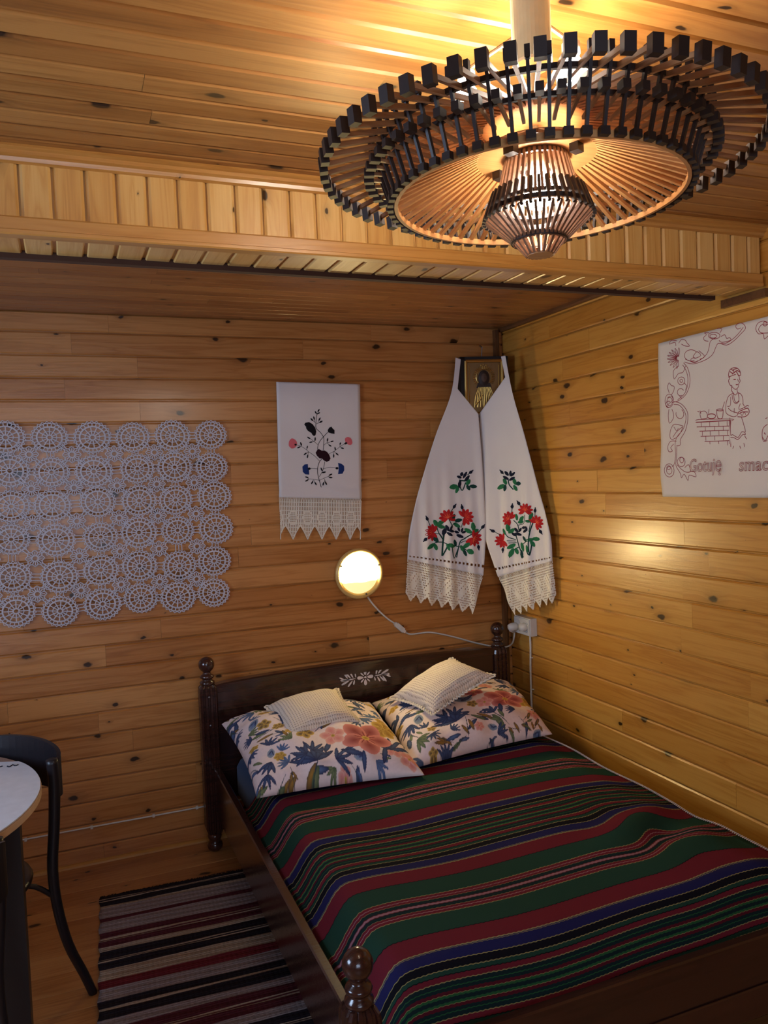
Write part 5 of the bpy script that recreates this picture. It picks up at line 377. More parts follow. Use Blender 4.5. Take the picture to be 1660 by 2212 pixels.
TAP=[(0.0013,[[-1.2651,1.9167],[-1.3054,1.9042],[-1.3582,1.9091],[-1.3927,1.9228],[-1.4102,1.9483],[-1.4228,1.9555],[-1.455,1.9438],[-1.4872,1.9536],[-1.5149,1.9699],[-1.5344,1.9843],[-1.5234,2.0014],[-1.5042,2.0051],[-1.4943,1.998],[-1.5018,1.9874],[-1.5154,1.9894]]),(0.0013,[[-1.2699,1.9258],[-1.3145,1.9093],[-1.3586,1.9219],[-1.3763,1.9413],[-1.3856,1.9682],[-1.411,1.9763]]),(0.0013,[[-1.4187,1.9562],[-1.4512,1.9507],[-1.4834,1.9604],[-1.5073,1.9743],[-1.525,1.9891]]),(0.0013,[[-1.3216,1.9433],[-1.3106,1.9504],[-1.297,1.9543],[-1.2832,1.9542],[-1.2723,1.9502],[-1.2664,1.943],[-1.2669,1.934],[-1.2736,1.9252],[-1.2851,1.9184],[-1.299,1.9149],[-1.3124,1.9155]]),(0.0013,[[-1.3257,1.9141],[-1.3235,1.9104],[-1.3177,1.9083],[-1.31,1.9083],[-1.3022,1.9106],[-1.2966,1.9144],[-1.2947,1.9188],[-1.2969,1.9225],[-1.3027,1.9246],[-1.3105,1.9245],[-1.3182,1.9222]]),(0.0013,[[-1.3062,1.93],[-1.3244,1.9433],[-1.3414,1.9277],[-1.3149,1.9222],[-1.3062,1.93]]),(0.0013,[[-1.3332,1.9451],[-1.3586,1.9219],[-1.3367,1.9156]]),(0.0013,[[-1.4276,1.9796],[-1.4241,1.9748],[-1.415,1.9724],[-1.4025,1.9731],[-1.3901,1.9768],[-1.381,1.9824],[-1.3777,1.9886],[-1.3813,1.9934],[-1.3906,1.9958],[-1.4032,1.9949],[-1.4156,1.9912],[-1.4245,1.9856],[-1.4276,1.9796]]),(0.0013,[[-1.4132,1.9806],[-1.4103,1.9775],[-1.403,1.9765],[-1.394,1.9781],[-1.3867,1.9817],[-1.384,1.9858],[-1.3869,1.989],[-1.3943,1.99],[-1.4033,1.9883],[-1.4105,1.9848],[-1.4132,1.9806]]),(0.0013,[[-1.3772,1.9697],[-1.3602,1.9758],[-1.3562,1.986],[-1.3693,1.9932],[-1.361,2.0011],[-1.3822,1.9972]]),(0.0013,[[-1.4279,1.9889],[-1.4364,1.9997],[-1.4242,2.0051],[-1.416,2.0051]]),(0.0013,[[-1.4316,1.9758],[-1.448,1.979],[-1.4556,1.9653],[-1.4677,1.9662],[-1.4714,1.9564],[-1.4351,1.9565],[-1.423,1.9648]]),(0.00117,[[-1.2361,1.9284],[-1.2345,1.9107],[-1.2265,1.8988],[-1.2268,1.9127],[-1.2361,1.9284]]),(0.00117,[[-1.2332,1.9295],[-1.2225,1.9143],[-1.2083,1.9056],[-1.2157,1.9177],[-1.2332,1.9295]]),(0.00117,[[-1.2308,1.9311],[-1.2122,1.9201],[-1.1932,1.9155],[-1.207,1.9246],[-1.2308,1.9311]]),(0.00117,[[-1.2292,1.933],[-1.2046,1.9274],[-1.1829,1.9276],[-1.2017,1.9326],[-1.2292,1.933]]),(0.00117,[[-1.2286,1.9351],[-1.2007,1.9356],[-1.1787,1.9405],[-1.2003,1.9407],[-1.2286,1.9351]]),(0.00117,[[-1.2289,1.937],[-1.2008,1.9435],[-1.1811,1.9527],[-1.2031,1.9481],[-1.2289,1.937]]),(0.00117,[[-1.2303,1.9386],[-1.2051,1.9505],[-1.1897,1.9627],[-1.2097,1.9539],[-1.2303,1.9386]]),(0.00117,[[-1.2324,1.9397],[-1.2129,1.9555],[-1.2036,1.9695],[-1.2193,1.9575],[-1.2324,1.9397]]),(0.00117,[[-1.2352,1.9402],[-1.2234,1.9582],[-1.221,1.9724],[-1.2309,1.9586],[-1.2352,1.9402]]),(0.00117,[[-1.2382,1.94],[-1.2354,1.9583],[-1.2401,1.971],[-1.2432,1.9569],[-1.2382,1.94]]),(0.0013,[[-1.2253,1.9793],[-1.2211,1.9934],[-1.1925,1.9916],[-1.2025,2.0033],[-1.2306,1.9967]]),(0.0013,[[-1.2397,1.9869],[-1.2539,1.9976],[-1.2721,1.9912],[-1.2808,1.9798],[-1.2918,1.9682],[-1.2715,1.9716],[-1.2534,1.9812]]),(0.0013,[[-1.2604,1.9141],[-1.278,1.8951],[-1.2883,1.8609],[-1.2849,1.8285],[-1.2658,1.8011],[-1.2328,1.7847],[-1.1995,1.7814]]),(0.0013,[[-1.2556,1.9082],[-1.2709,1.8862],[-1.279,1.8555],[-1.2734,1.8233],[-1.2566,1.8021],[-1.2282,1.7885]]),(0.0013,[[-1.237,1.9076],[-1.2179,1.9003],[-1.208,1.8883],[-1.2119,1.8642],[-1.2265,1.8757],[-1.2361,1.8811],[-1.2547,1.8819],[-1.2643,1.8937],[-1.2692,1.9029]]),(0.0013,[[-1.2642,1.8508],[-1.2588,1.8417],[-1.2463,1.8392],[-1.234,1.8448],[-1.2291,1.8553],[-1.2346,1.8645],[-1.2472,1.867],[-1.2595,1.8613],[-1.2642,1.8508]]),(0.0013,[[-1.2537,1.8522],[-1.2501,1.848],[-1.2431,1.8489],[-1.2398,1.854],[-1.2435,1.8581],[-1.2504,1.8572],[-1.2537,1.8522]]),(0.0013,[[-1.2581,1.845],[-1.2715,1.8334],[-1.2664,1.8175]]),(0.0013,[[-1.2509,1.8018],[-1.2436,1.8009],[-1.2361,1.8028],[-1.2302,1.8071],[-1.2271,1.8128],[-1.2275,1.8187],[-1.2313,1.8235],[-1.2377,1.8261],[-1.2452,1.8259],[-1.2523,1.8231],[-1.2573,1.8183]]),(0.0013,[[-1.238,1.8008],[-1.247,1.7899]]),(0.0013,[[-1.2069,1.7874],[-1.2044,1.7774],[-1.1982,1.7698],[-1.1894,1.7661],[-1.1797,1.7671],[-1.1711,1.7725],[-1.1653,1.7814],[-1.1635,1.792],[-1.1661,1.8021],[-1.1724,1.8097],[-1.1813,1.8133],[-1.191,1.8122],[-1.1995,1.8067],[-1.2051,1.7979],[-1.2069,1.7874]]),(0.0013,[[-1.2011,1.7847],[-1.199,1.7773],[-1.1939,1.7722],[-1.1871,1.7708],[-1.1804,1.7736],[-1.1757,1.7796],[-1.1741,1.7875],[-1.1762,1.7949],[-1.1814,1.8],[-1.1882,1.8013],[-1.1948,1.7985],[-1.1995,1.7924],[-1.2011,1.7847]]),(0.0013,[[-1.1821,1.7645],[-1.1769,1.7658],[-1.1724,1.7685],[-1.1693,1.7723],[-1.168,1.7766],[-1.1685,1.7809],[-1.171,1.7846],[-1.1749,1.7872],[-1.1799,1.7883],[-1.1852,1.7879],[-1.1901,1.7859]]),(0.00117,[[-1.1761,1.8009],[-1.1956,1.8055],[-1.2046,1.791],[-1.185,1.7795],[-1.1751,1.7737]]),(0.0013,[[-1.1863,1.8167],[-1.1774,1.8382],[-1.1852,1.8542],[-1.1968,1.8426],[-1.211,1.8375],[-1.2081,1.821],[-1.1957,1.8089]]),(0.0013,[[-1.2091,1.7838],[-1.2418,1.7738],[-1.2686,1.7479],[-1.2722,1.7178],[-1.2571,1.6758],[-1.2328,1.6473],[-1.2322,1.6272],[-1.2132,1.6249]]),(0.0013,[[-1.2088,1.7738],[-1.2369,1.7676],[-1.2593,1.7421],[-1.2631,1.7186],[-1.248,1.6831],[-1.2142,1.6552],[-1.2062,1.6286]]),(0.0013,[[-1.1843,1.7592],[-1.1786,1.7359],[-1.1825,1.7083],[-1.2023,1.7237],[-1.2053,1.7403],[-1.1987,1.7579]]),(0.0013,[[-1.2457,1.7511],[-1.2516,1.7455],[-1.2543,1.7382],[-1.2534,1.7309],[-1.2489,1.7249],[-1.2417,1.7214],[-1.2334,1.7212],[-1.2255,1.7243],[-1.2197,1.7301],[-1.2172,1.7375],[-1.2185,1.7449]]),(0.0013,[[-1.2484,1.6931],[-1.2064,1.7031],[-1.1865,1.6842],[-1.1808,1.6607],[-1.1901,1.6499],[-1.2142,1.6552],[-1.2336,1.6708],[-1.2484,1.6931]]),(0.0013,[[-1.2436,1.6902],[-1.2149,1.6754],[-1.1952,1.6564]]),(0.00117,[[-1.2036,1.6931],[-1.215,1.6788],[-1.2248,1.6882]]),(0.0013,[[-1.2138,1.6417],[-1.1851,1.6434],[-1.1699,1.6271],[-1.1741,1.6064],[-1.1935,1.6072],[-1.1842,1.6196],[-1.1991,1.6324]]),(0.0013,[[-1.2062,1.6286],[-1.2095,1.5878],[-1.2013,1.5575],[-1.1915,1.551]]),(0.0013,[[-1.2154,1.6214],[-1.2141,1.5809],[-1.2108,1.5539],[-1.2288,1.5264],[-1.2329,1.5094],[-1.2473,1.5226],[-1.2627,1.4989],[-1.2703,1.5188],[-1.3018,1.5116],[-1.2934,1.5316],[-1.2706,1.5288],[-1.2477,1.5327],[-1.2156,1.5571]]),(0.0013,[[-1.2006,1.5372],[-1.197,1.5253],[-1.1879,1.5167],[-1.1757,1.5137],[-1.1636,1.5172],[-1.1549,1.5262],[-1.152,1.5383],[-1.1557,1.5503],[-1.165,1.5589],[-1.1774,1.5617],[-1.1893,1.5581],[-1.1978,1.5491],[-1.2006,1.5372]]),(0.0013,[[-1.1901,1.5374],[-1.1872,1.5294],[-1.1803,1.5246],[-1.1718,1.5248],[-1.1652,1.5299],[-1.1628,1.5381],[-1.1657,1.5461],[-1.1728,1.5509],[-1.1812,1.5507],[-1.1878,1.5455],[-1.1901,1.5374]]),(0.0013,[[-1.1841,1.5478],[-1.1811,1.5431],[-1.1742,1.5412],[-1.1674,1.5434],[-1.1647,1.5484],[-1.1677,1.5531],[-1.1747,1.5549],[-1.1815,1.5527],[-1.1841,1.5478]]),(0.0013,[[-1.2557,1.5659],[-1.2519,1.5562],[-1.2424,1.5504],[-1.2308,1.5507],[-1.2216,1.5571],[-1.2183,1.5672],[-1.2223,1.577],[-1.2319,1.5827],[-1.2434,1.5823],[-1.2525,1.5758],[-1.2557,1.5659]]),(0.0013,[[-1.249,1.5728],[-1.2461,1.5658],[-1.2394,1.5631],[-1.2329,1.5663],[-1.2303,1.5735],[-1.2333,1.5805],[-1.24,1.5832],[-1.2465,1.58],[-1.249,1.5728]]),(0.0013,[[-1.2528,1.5459],[-1.2715,1.5554],[-1.2776,1.532],[-1.2614,1.529]]),(0.0013,[[-1.6228,1.985],[-1.605,1.9929],[-1.5831,1.9898],[-1.5754,1.9736],[-1.586,1.957],[-1.6041,1.9537],[-1.6091,1.9367],[-1.624,1.9443]]),(0.0013,[[-1.6248,1.9789],[-1.6012,1.9834],[-1.5863,1.9716],[-1.5969,1.9579],[-1.6242,1.9529]]),(0.0013,[[-1.6198,1.9813],[-1.6174,1.9772],[-1.6118,1.9764],[-1.6063,1.9793],[-1.6041,1.9843],[-1.6065,1.9884],[-1.6122,1.9891],[-1.6177,1.9862],[-1.6198,1.9813]]),(0.00156,[[-1.4647,1.8591],[-1.4603,1.8443],[-1.466,1.8343],[-1.4598,1.8258],[-1.4673,1.8094],[-1.4733,1.8087],[-1.4709,1.7936],[-1.4785,1.7835]]),(0.00156,[[-1.4647,1.8591],[-1.4768,1.8651],[-1.4926,1.8644],[-1.5079,1.8531],[-1.5113,1.8374],[-1.5017,1.8387]]),(0.0018199999999999998,[[-1.4666,1.8558],[-1.4803,1.8477],[-1.4962,1.8547],[-1.5097,1.8468]]),(0.0018199999999999998,[[-1.4763,1.8452],[-1.4922,1.8522],[-1.5035,1.8354]]),(0.00156,[[-1.4601,1.8381],[-1.4801,1.8416],[-1.492,1.8431]]),(0.0016899999999999999,[[-1.4708,1.8644],[-1.4844,1.8533],[-1.4806,1.8599],[-1.4964,1.8608]]),(0.0013,[[-1.5055,1.8382],[-1.5064,1.8259],[-1.5089,1.8195],[-1.5029,1.8112],[-1.4987,1.7995],[-1.4868,1.7948],[-1.4732,1.8056]]),(0.00208,[[-1.4817,1.8276],[-1.4915,1.8263]]),(0.00208,[[-1.4903,1.8097],[-1.4997,1.8091]]),(0.0013,[[-1.4986,1.8269],[-1.5015,1.8174]]),(0.0013,[[-1.4947,1.7969],[-1.4963,1.7845],[-1.5097,1.7769],[-1.5171,1.7639],[-1.5186,1.7456]]),(0.0013,[[-1.4785,1.7835],[-1.4584,1.7765],[-1.4478,1.759],[-1.443,1.7346],[-1.4487,1.7185],[-1.4764,1.7067],[-1.4923,1.7084]]),(0.0013,[[-1.4663,1.7725],[-1.4635,1.745],[-1.4514,1.7431]]),(0.0013,[[-1.4552,1.7365],[-1.469,1.7259],[-1.4964,1.7172]]),(0.0013,[[-1.4785,1.7835],[-1.4819,1.7616],[-1.4895,1.7516],[-1.5015,1.7595],[-1.4982,1.7813]]),(0.0013,[[-1.4724,1.778],[-1.4778,1.7559],[-1.4914,1.7484],[-1.5033,1.7563]]),(0.0013,[[-1.5166,1.7458],[-1.524,1.7329],[-1.5007,1.7291],[-1.507,1.7468]]),(0.0013,[[-1.4811,1.734],[-1.4807,1.7187]]),(0.0013,[[-1.4785,1.7835],[-1.4862,1.7765],[-1.4963,1.783]]),(0.0016899999999999999,[[-1.4942,1.7083],[-1.5004,1.7199],[-1.5161,1.7246],[-1.5391,1.7284],[-1.5444,1.7129],[-1.527,1.7024],[-1.4961,1.705]]),(0.0016899999999999999,[[-1.5002,1.7138],[-1.5159,1.7185],[-1.5407,1.7162]]),(0.00156,[[-1.5239,1.7299],[-1.5356,1.7378],[-1.5431,1.7341]]),(0.0013,[[-1.5081,1.7162],[-1.5156,1.7064],[-1.5236,1.7178],[-1.531,1.7081]]),(0.0013,[[-1.4624,1.7049],[-1.4668,1.6487],[-1.4748,1.6482],[-1.4982,1.6375],[-1.5142,1.6547],[-1.5296,1.6537],[-1.519,1.6879],[-1.5116,1.7037]]),(0.0013,[[-1.4666,1.6394],[-1.4785,1.6387],[-1.498,1.6313],[-1.5178,1.6454],[-1.5293,1.6446],[-1.5258,1.6539]]),(0.0013,[[-1.5254,1.6418],[-1.5328,1.6292]]),(0.0013,[[-1.4778,1.6109],[-1.4735,1.6019]]),(0.0013,[[-1.5033,1.6096],[-1.5069,1.6002]]),(0.0013,[[-1.521,1.6178],[-1.5226,1.6055]]),(0.00195,[[-1.3078,1.7017],[-1.4661,1.6952]]),(0.0013,[[-1.308,1.7066],[-1.3258,1.71],[-1.4702,1.6995],[-1.4701,1.6934]]),(0.0016899999999999999,[[-1.4661,1.6952],[-1.4657,1.6085]]),(0.0013,[[-1.4601,1.6942],[-1.46,1.6181]]),(0.00143,[[-1.3118,1.6854],[-1.4616,1.6773]]),(0.00143,[[-1.3246,1.6698],[-1.4612,1.6634]]),(0.00143,[[-1.3306,1.6515],[-1.4608,1.6463]]),(0.00143,[[-1.3497,1.6325],[-1.4603,1.6293]]),(0.0013,[[-1.3321,1.6998],[-1.333,1.6848]]),(0.0013,[[-1.371,1.6973],[-1.3719,1.6825]]),(0.0013,[[-1.4131,1.6949],[-1.4139,1.6803]]),(0.0013,[[-1.45,1.6935],[-1.4508,1.6791]]),(0.0013,[[-1.3512,1.6828],[-1.3521,1.6679]]),(0.0013,[[-1.3939,1.6802],[-1.3947,1.6655]]),(0.0013,[[-1.4333,1.6779],[-1.4341,1.6634]]),(0.0013,[[-1.3377,1.6686],[-1.3386,1.6536]]),(0.0013,[[-1.3744,1.6666],[-1.3752,1.6519]]),(0.0013,[[-1.4143,1.6648],[-1.4151,1.6502]]),(0.0013,[[-1.4532,1.6627],[-1.454,1.6483]]),(0.0013,[[-1.3546,1.6503],[-1.3554,1.6354]]),(0.0013,[[-1.395,1.6484],[-1.3959,1.6337]]),(0.0013,[[-1.4344,1.6465],[-1.4352,1.632]]),(0.0013,[[-1.3733,1.6318],[-1.3743,1.6221]]),(0.0013,[[-1.4133,1.6301],[-1.4143,1.6206]]),(0.0013,[[-1.4522,1.6285],[-1.453,1.6141]]),(0.0013,[[-1.3325,1.7127],[-1.3288,1.7325],[-1.3486,1.7371],[-1.3612,1.7263],[-1.3586,1.7121],[-1.3325,1.7111]]),(0.0013,[[-1.3267,1.7359],[-1.3179,1.7384]]),(0.0013,[[-1.333,1.7289],[-1.329,1.7406]]),(0.0016899999999999999,[[-1.3991,1.715],[-1.3954,1.7107],[-1.3858,1.7086],[-1.374,1.7096],[-1.3645,1.7133],[-1.361,1.7183],[-1.3648,1.7227],[-1.3745,1.7248],[-1.3863,1.7237],[-1.3956,1.72],[-1.3991,1.715]]),(0.0013,[[-1.3676,1.7258],[-1.3702,1.7415]]),(0.00156,[[-1.4039,1.7351],[-1.4073,1.7096],[-1.4279,1.7062],[-1.4328,1.7324]]),(0.00156,[[-1.4332,1.733],[-1.4303,1.7314],[-1.4229,1.731],[-1.4137,1.7319],[-1.4063,1.7337],[-1.4035,1.7358],[-1.4064,1.7374],[-1.4139,1.7378],[-1.4231,1.737],[-1.4304,1.7351],[-1.4332,1.733]]),(0.0013,[[-1.4288,1.7359],[-1.4397,1.7599]]),(0.0013,[[-1.6174,1.6711],[-1.6006,1.6606],[-1.5946,1.6403],[-1.5978,1.6194],[-1.6069,1.6218],[-1.6166,1.6359]]),(0.00208,[[-1.6038,1.6456],[-1.6073,1.6395]]),(0.0013,[[-1.6103,1.6893],[-1.6179,1.6916]]),(0.0013,[[-1.5962,1.6313],[-1.605,1.619],[-1.6123,1.6215]])]
TAPQ=[[-1.135,2.0039],[-1.1318,1.4413]]
TXT=[[-1.2706,1.5288],[-1.435,1.5252],[-1.505,1.5267],[-1.6141,1.533],[-1.2726,1.5886],[-1.5079,1.5634]]
LACE_T=[[-2.2656,1.7706],[-2.1058,1.7677],[-1.9434,1.7648],[-1.7858,1.762],[-1.6241,1.765],[-1.4645,1.7662]]
LACE_B=[[-2.2646,1.0819],[-2.1033,1.0659],[-1.9395,1.0785],[-1.7866,1.0892],[-1.6351,1.079],[-1.4837,1.0852]]
CUSH1=[[-1.3316,-0.2521,0.622],[-1.0477,-0.3372,0.675],[-1.0352,-0.5862,0.6],[-1.3395,-0.6228,0.585]]
CUSH2=[[-0.8047,-0.3353,0.605],[-0.5237,-0.3627,0.745],[-0.4208,-0.5576,0.7],[-0.74,-0.6209,0.6]]
# ================================================================== BED
bx0, bx1, byh, byf = -1.545, -0.142, -0.105, -1.945
bed = empty('bed', ((bx0+bx1)/2, (byh+byf)/2, 0), 'dark mahogany double bed with turned ball finials in the corner', 'bed')
BI = Matrix.Translation(-bed.location)
def bpart(name, mb, mats=None, **k): return part(name, mb, mats or M_BED, bed, BI, **k)
def fluted_post(x, y, ztop, hw=0.036):
    zs = ztop-0.118
    mb = MB(); prof = []
    n = 3; e = hw*0.16
    side = [(-hw+0.006, -hw)]
    for k_ in (-0.45, 0.0, 0.45):
        c_ = k_*hw*1.25; side += [(c_-0.0058, -hw), (c_-0.003, -hw+0.006), (c_+0.003, -hw+0.006), (c_+0.0058, -hw)]
    side += [(hw-0.006, -hw)]
    ring = []
    for q in range(4):
        ca, sa = round(math.cos(q*PI/2)), round(math.sin(q*PI/2)); ring += [(ca*a-sa*b, sa*a+ca*b) for a, b in side]
    def flat(s_): return [(max(-s_, min(s_, a)), max(-s_, min(s_, b))) for a, b in ring]
    levels = [(0.075, [(a*0.72, b*0.72) for a, b in ring]), (0.10, ring), (zs-0.03, ring), (zs-0.012, [(a*0.93, b*0.93) for a, b in ring]), (zs, [(a*0.72, b*0.72) for a, b in ring])]
    N = len(ring); vs = []; fs = []
    for z_, rg in levels: vs += [(x+a, y+b, z_) for a, b in rg]
    for L_ in range(len(levels)-1):
        for i in range(N): fs.append((L_*N+i, L_*N+(i+1) % N, (L_+1)*N+(i+1) % N, (L_+1)*N+i))
    fs.append(tuple(reversed(range(N)))); fs.append(tuple(range((len(levels)-1)*N, len(levels)*N)))
    mb.add(vs, fs); p = bpart('post', mb)
    f = MB().lathe([(0.001, zs-0.004), (0.026, zs-0.004), (0.031, zs+0.004), (0.031, zs+0.012), (0.022, zs+0.018), (0.020, zs+0.023), (0.028, zs+0.028), (0.030, zs+0.034), (0.027, zs+0.040), (0.018, zs+0.045), (0.016, zs+0.050)] +
        [(0.0335*math.cos(t), ztop-0.0335+0.0335*math.sin(t)) for t in [(-60+i*16.6)*PI/180 for i in range(9)]]+[(0.001, ztop)], 24, 0, Matrix.Translation((x, y, 0)))
    o = part('finial', f, M_BED, p, smooth=True)
    g = MB().lathe([(0.001, 0.0), (0.020, 0.0), (0.030, 0.010), (0.033, 0.024), (0.029, 0.036), (0.022, 0.042), (0.027, 0.052), (0.030, 0.062), (0.027, 0.075), (0.001, 0.076)], 20, 0, Matrix.Translation((x, y, 0)))
    part('bun_foot', g, M_BED, p, smooth=True)
    return p
pL = fluted_post(bx0, byh, 0.83)
pR = fluted_post(bx1, byh, 0.83)
fluted_post(bx0, byf, 0.575, 0.038); fluted_post(bx1, byf, 0.575, 0.038)
for z_ in (0.665, 0.545): part('screw', MB().lathe([(0.001, 0), (0.005, 0), (0.004, 0.002), (0.001, 0.003)], 8, 0, Matrix.Translation((bx0, byh-0.036, z_)) @ Matrix.Rotation(PI/2, 4, 'X')), M_METAL, pL)
# headboard: shaped crest rail, recessed panel, lower rail
hx0, hx1 = bx0+0.03, bx1-0.03
def crest(z0, z1f, y0, y1, n=28):
    mb = MB(); vs = []; 
    for i in range(n+1):
        t = i/n; x = hx0+(hx1-hx0)*t; zt = z1f(t); vs += [(x, y0, z0), (x, y0, zt-0.006), (x, y0+0.004, zt), (x, y1, zt), (x, y1, z0)]
    fs = []
    for i in range(n):
        for j in range(5): fs.append((i*5+j, i*5+(j+1) % 5, (i+1)*5+(j+1) % 5, (i+1)*5+j))
    fs += [(4,3,2,1,0), tuple(n*5+j for j in range(5))]
    return mb.add(vs, fs)
hz_ = lambda t: 0.70+0.022*math.sin(PI*t)**0.6
bpart('crest_rail', crest(0.60, hz_, byh-0.020, byh+0.014))
bpart('crest_moulding', crest(0.68, lambda t: hz_(t)+0.010, byh-0.026, byh+0.020))
bpart('headboard_panel', MB().box(hx0, hx1, byh-0.004, byh+0.008, 0.30, 0.602))
bpart('lower_rail', MB().box(hx0, hx1, byh-0.018, byh+0.014, 0.22, 0.33))
# painted flower spray on the crest rail
pm = MB(); cx, cz, yy = -0.842, 0.655, byh-0.0215
def petal(cx, cz, l, w, a, tip=0.5):
    a = math.radians(a); P = []
    for i in range(12):
        t = i/12*2*PI; u = (1-math.cos(t))/2*l; v = math.sin(t)*w/2*(0.5+tip*u/l); P.append((cx+u*math.cos(a)-v*math.sin(a), yy, cz+u*math.sin(a)+v*math.cos(a)))
    k_ = len(P); Q = [(p[0], yy+0.002, p[2]) for p in P]
    pm.add(P+Q, [tuple(range(k_)), tuple(reversed(range(k_, 2*k_)))]+[(i, (i+1) % k_, k_+(i+1) % k_, k_+i) for i in range(k_)])
for a, l, w in ((90, .028, .018), (270, .028, .018), (0, .03, .02), (180, .03, .02), (45, .022, .008), (135, .022, .008), (225, .022, .008), (315, .022, .008)): petal(cx+0.009*math.cos(math.radians(a)), cz+0.009*math.sin(math.radians(a)), l, w, a)
petal(cx-0.006, cz, 0.012, 0.012, 0)
for s_ in (-1, 1):
    def pp(dx, dz, l, w, a): petal(cx+s_*dx, cz+dz*s_, l, w, a if s_ > 0 else a+180)
    pp(.045, .0, .072, .008, 3)
    for dx, dz, l, w, a in ((.052, .006, .022, .009, 75), (.062, .008, .034, .010, 48), (.078, .006, .040, .011, 22), (.075, .002, .045, .010, -4), (.058, -.004, .028, .009, -62), (.070, -.004, .034, .010, -48), (.084, -.004, .034, .010, -58), (.045, -.004, .018, .007, -80), (.100, -.002, .026, .008, -25)): pp(dx, dz, l, w, a)
bpart('painted_spray', pm, M_PAINT, label='white painted flower spray on the headboard')
# side rails and foot board
def rail(x0, x1, y0, y1, z0, z1, long='y'):
    b = 0.004
    if long == 'y': return MB().add([(x, y, z) for y in (y0, y1) for x, z in ((x0,z0),(x1,z0),(x1,z1-b),(x1-b,z1),(x0+b,z1),(x0,z1-b))], [(0,1,2,3,4,5),(11,10,9,8,7,6)]+[(i,(i+1)%6,6+(i+1)%6,6+i) for i in range(6)])
    return MB().add([(x, y, z) for x in (x0, x1) for y, z in ((y0,z0),(y1,z0),(y1,z1-b),(y1-b,z1),(y0+b,z1),(y0,z1-b))], [(0,1,2,3,4,5),(11,10,9,8,7,6)]+[(i,(i+1)%6,6+(i+1)%6,6+i) for i in range(6)])
bpart('side_rail', rail(-1.535, -1.507, byf+0.03, byh-0.03, 0.155, 0.352))
bpart('side_rail', rail(-0.156, -0.128, byf+0.03, byh-0.03, 0.155, 0.352))
bpart('footboard', rail(bx0+0.03, bx1-0.03, byf-0.014, byf+0.014, 0.12, 0.325, 'x'))
bpart('footboard_moulding', rail(bx0+0.03, bx1-0.03, byf-0.020, byf-0.014, 0.12, 0.20, 'x'))
sl = MB()
for i in range(9): sl.box(-1.507, -0.156, -0.25-i*0.2, -0.33-i*0.2, 0.19, 0.205)
bpart('slats', sl)['kind'] = 'stuff'

# mattress with blue sheet
def rbox(x0, x1, y0, y1, z0, z1, r=0.04, n=24):
    vs = []; fs = []
    lay = [(z0, r), (z0+r*0.4, r*0.25), (z0+r, 0), (z1-r, 0), (z1-r*0.4, r*0.25), (z1, r)]
    for z_, ins in lay:
        a0, a1, b0, b1 = x0+ins, x1-ins, y0+ins, y1-ins
        ring = []
        for cx_, cy_, s in ((a1-r, b1-r, 0), (a0+r, b1-r, 1), (a0+r, b0+r, 2), (a1-r, b0+r, 3)):
            for k_ in range(6): t = (s+k_/5)*PI/2; ring.append((cx_+r*math.cos(t), cy_+r*math.sin(t), z_))
        vs += ring
    N = 24
    for L_ in range(5):
        for i in range(N): fs.append((L_*N+i, L_*N+(i+1) % N, (L_+1)*N+(i+1) % N, (L_+1)*N+i))
    fs += [tuple(reversed(range(N))), tuple(range(5*N, 6*N))]
    return MB().add(vs, fs)
mt = part('mattress', rbox(-1.452, -0.185, -1.865, -0.135, 0.206, 0.412, 0.05), M_SHEET, smooth=True)
thing(mt, 'mattress in a blue sheet showing at the head beside the left floral pillow', 'mattress')

# ---------------- striped wool bedspread
A_Y = -0.953; HP = 0.3385
def ss(a, b, t): t = max(0.0, min(1.0, (t-a)/(b-a))); return t*t*(3-2*t)
def bed_z(x, y):
    z = 0.440+0.006*math.sin(3.1*x+1.0)*math.sin(2.3*y)+0.004*math.sin(9*x+4*y)
    L = ss(-1.385, -1.503, x); z -= 0.100*L**1.5+0.004*ss(-1.3,-1.42,x)
    z -= 0.140*ss(-1.825, -1.925, y)**1.4
    z -= 0.020*ss(-0.34, -0.21, x)
    # rumples near the right foot corner
    d = (x+0.42)**2/0.03+(y+1.52)**2/0.02
    z += 0.020*math.exp(-d)*math.sin(26*(x*0.5-y)+0.6)
    z += 0.006*math.exp(-((x+1.25)**2/0.05+(y+0.98)**2/0.05))*math.sin(30*y+10*x)
    return z
k = NT('striped_wool'); at = k.n('ShaderNodeAttribute', attribute_name='cloth_uv')
sp = k.n('ShaderNodeSeparateXYZ'); k.l(at.outputs['Vector'], sp.inputs[0])
zig = k.math('MULTIPLY', k.math('SUBTRACT', k.math('PINGPONG', k.math('MULTIPLY', sp.outputs[0], 150.0), 1.0), 0.5), 0.0020)
nz = k.n('ShaderNodeTexNoise'); nz.inputs['Scale'].default_value = 40; k.l(at.outputs['Vector'], nz.inputs['Vector'])
v = k.math('ADD', sp.outputs[1], zig); v = k.math('ADD', v, k.math('MULTIPLY', k.math('SUBTRACT', nz.outputs[0], 0.5), 0.003))
half = k.math('DIVIDE', k.math('PINGPONG', v, HP), HP)
cG = srgb(36, 76, 60); cR = srgb(124, 36, 50); cY = srgb(170, 160, 104); cN = srgb(38, 38, 92); cB = srgb(16, 16, 24); cD = srgb(20, 46, 48); cW = srgb(176, 130, 140); cGB = srgb(44, 104, 60); cDR = srgb(96, 24, 40)
st = [(0, cW), (0.003, cR), (0.006, cD), (0.020, cY), (0.022, cR), (0.031, cW), (0.034, cR), (0.044, cY), (0.047, cG), (0.124, cB), (0.126, cR), (0.190, cY), (0.194, cN), (0.196, cY), (0.198, cN), (0.232, cY), (0.235, cB), (0.257, cY), (0.2595, cG), (0.272, cB), (0.274, cR), (0.289, cY), (0.2915, cD), (0.303, cGB), (0.306, cD), (0.315, cDR), (0.324, cY), (0.3265, cGB), (0.333, cD)]
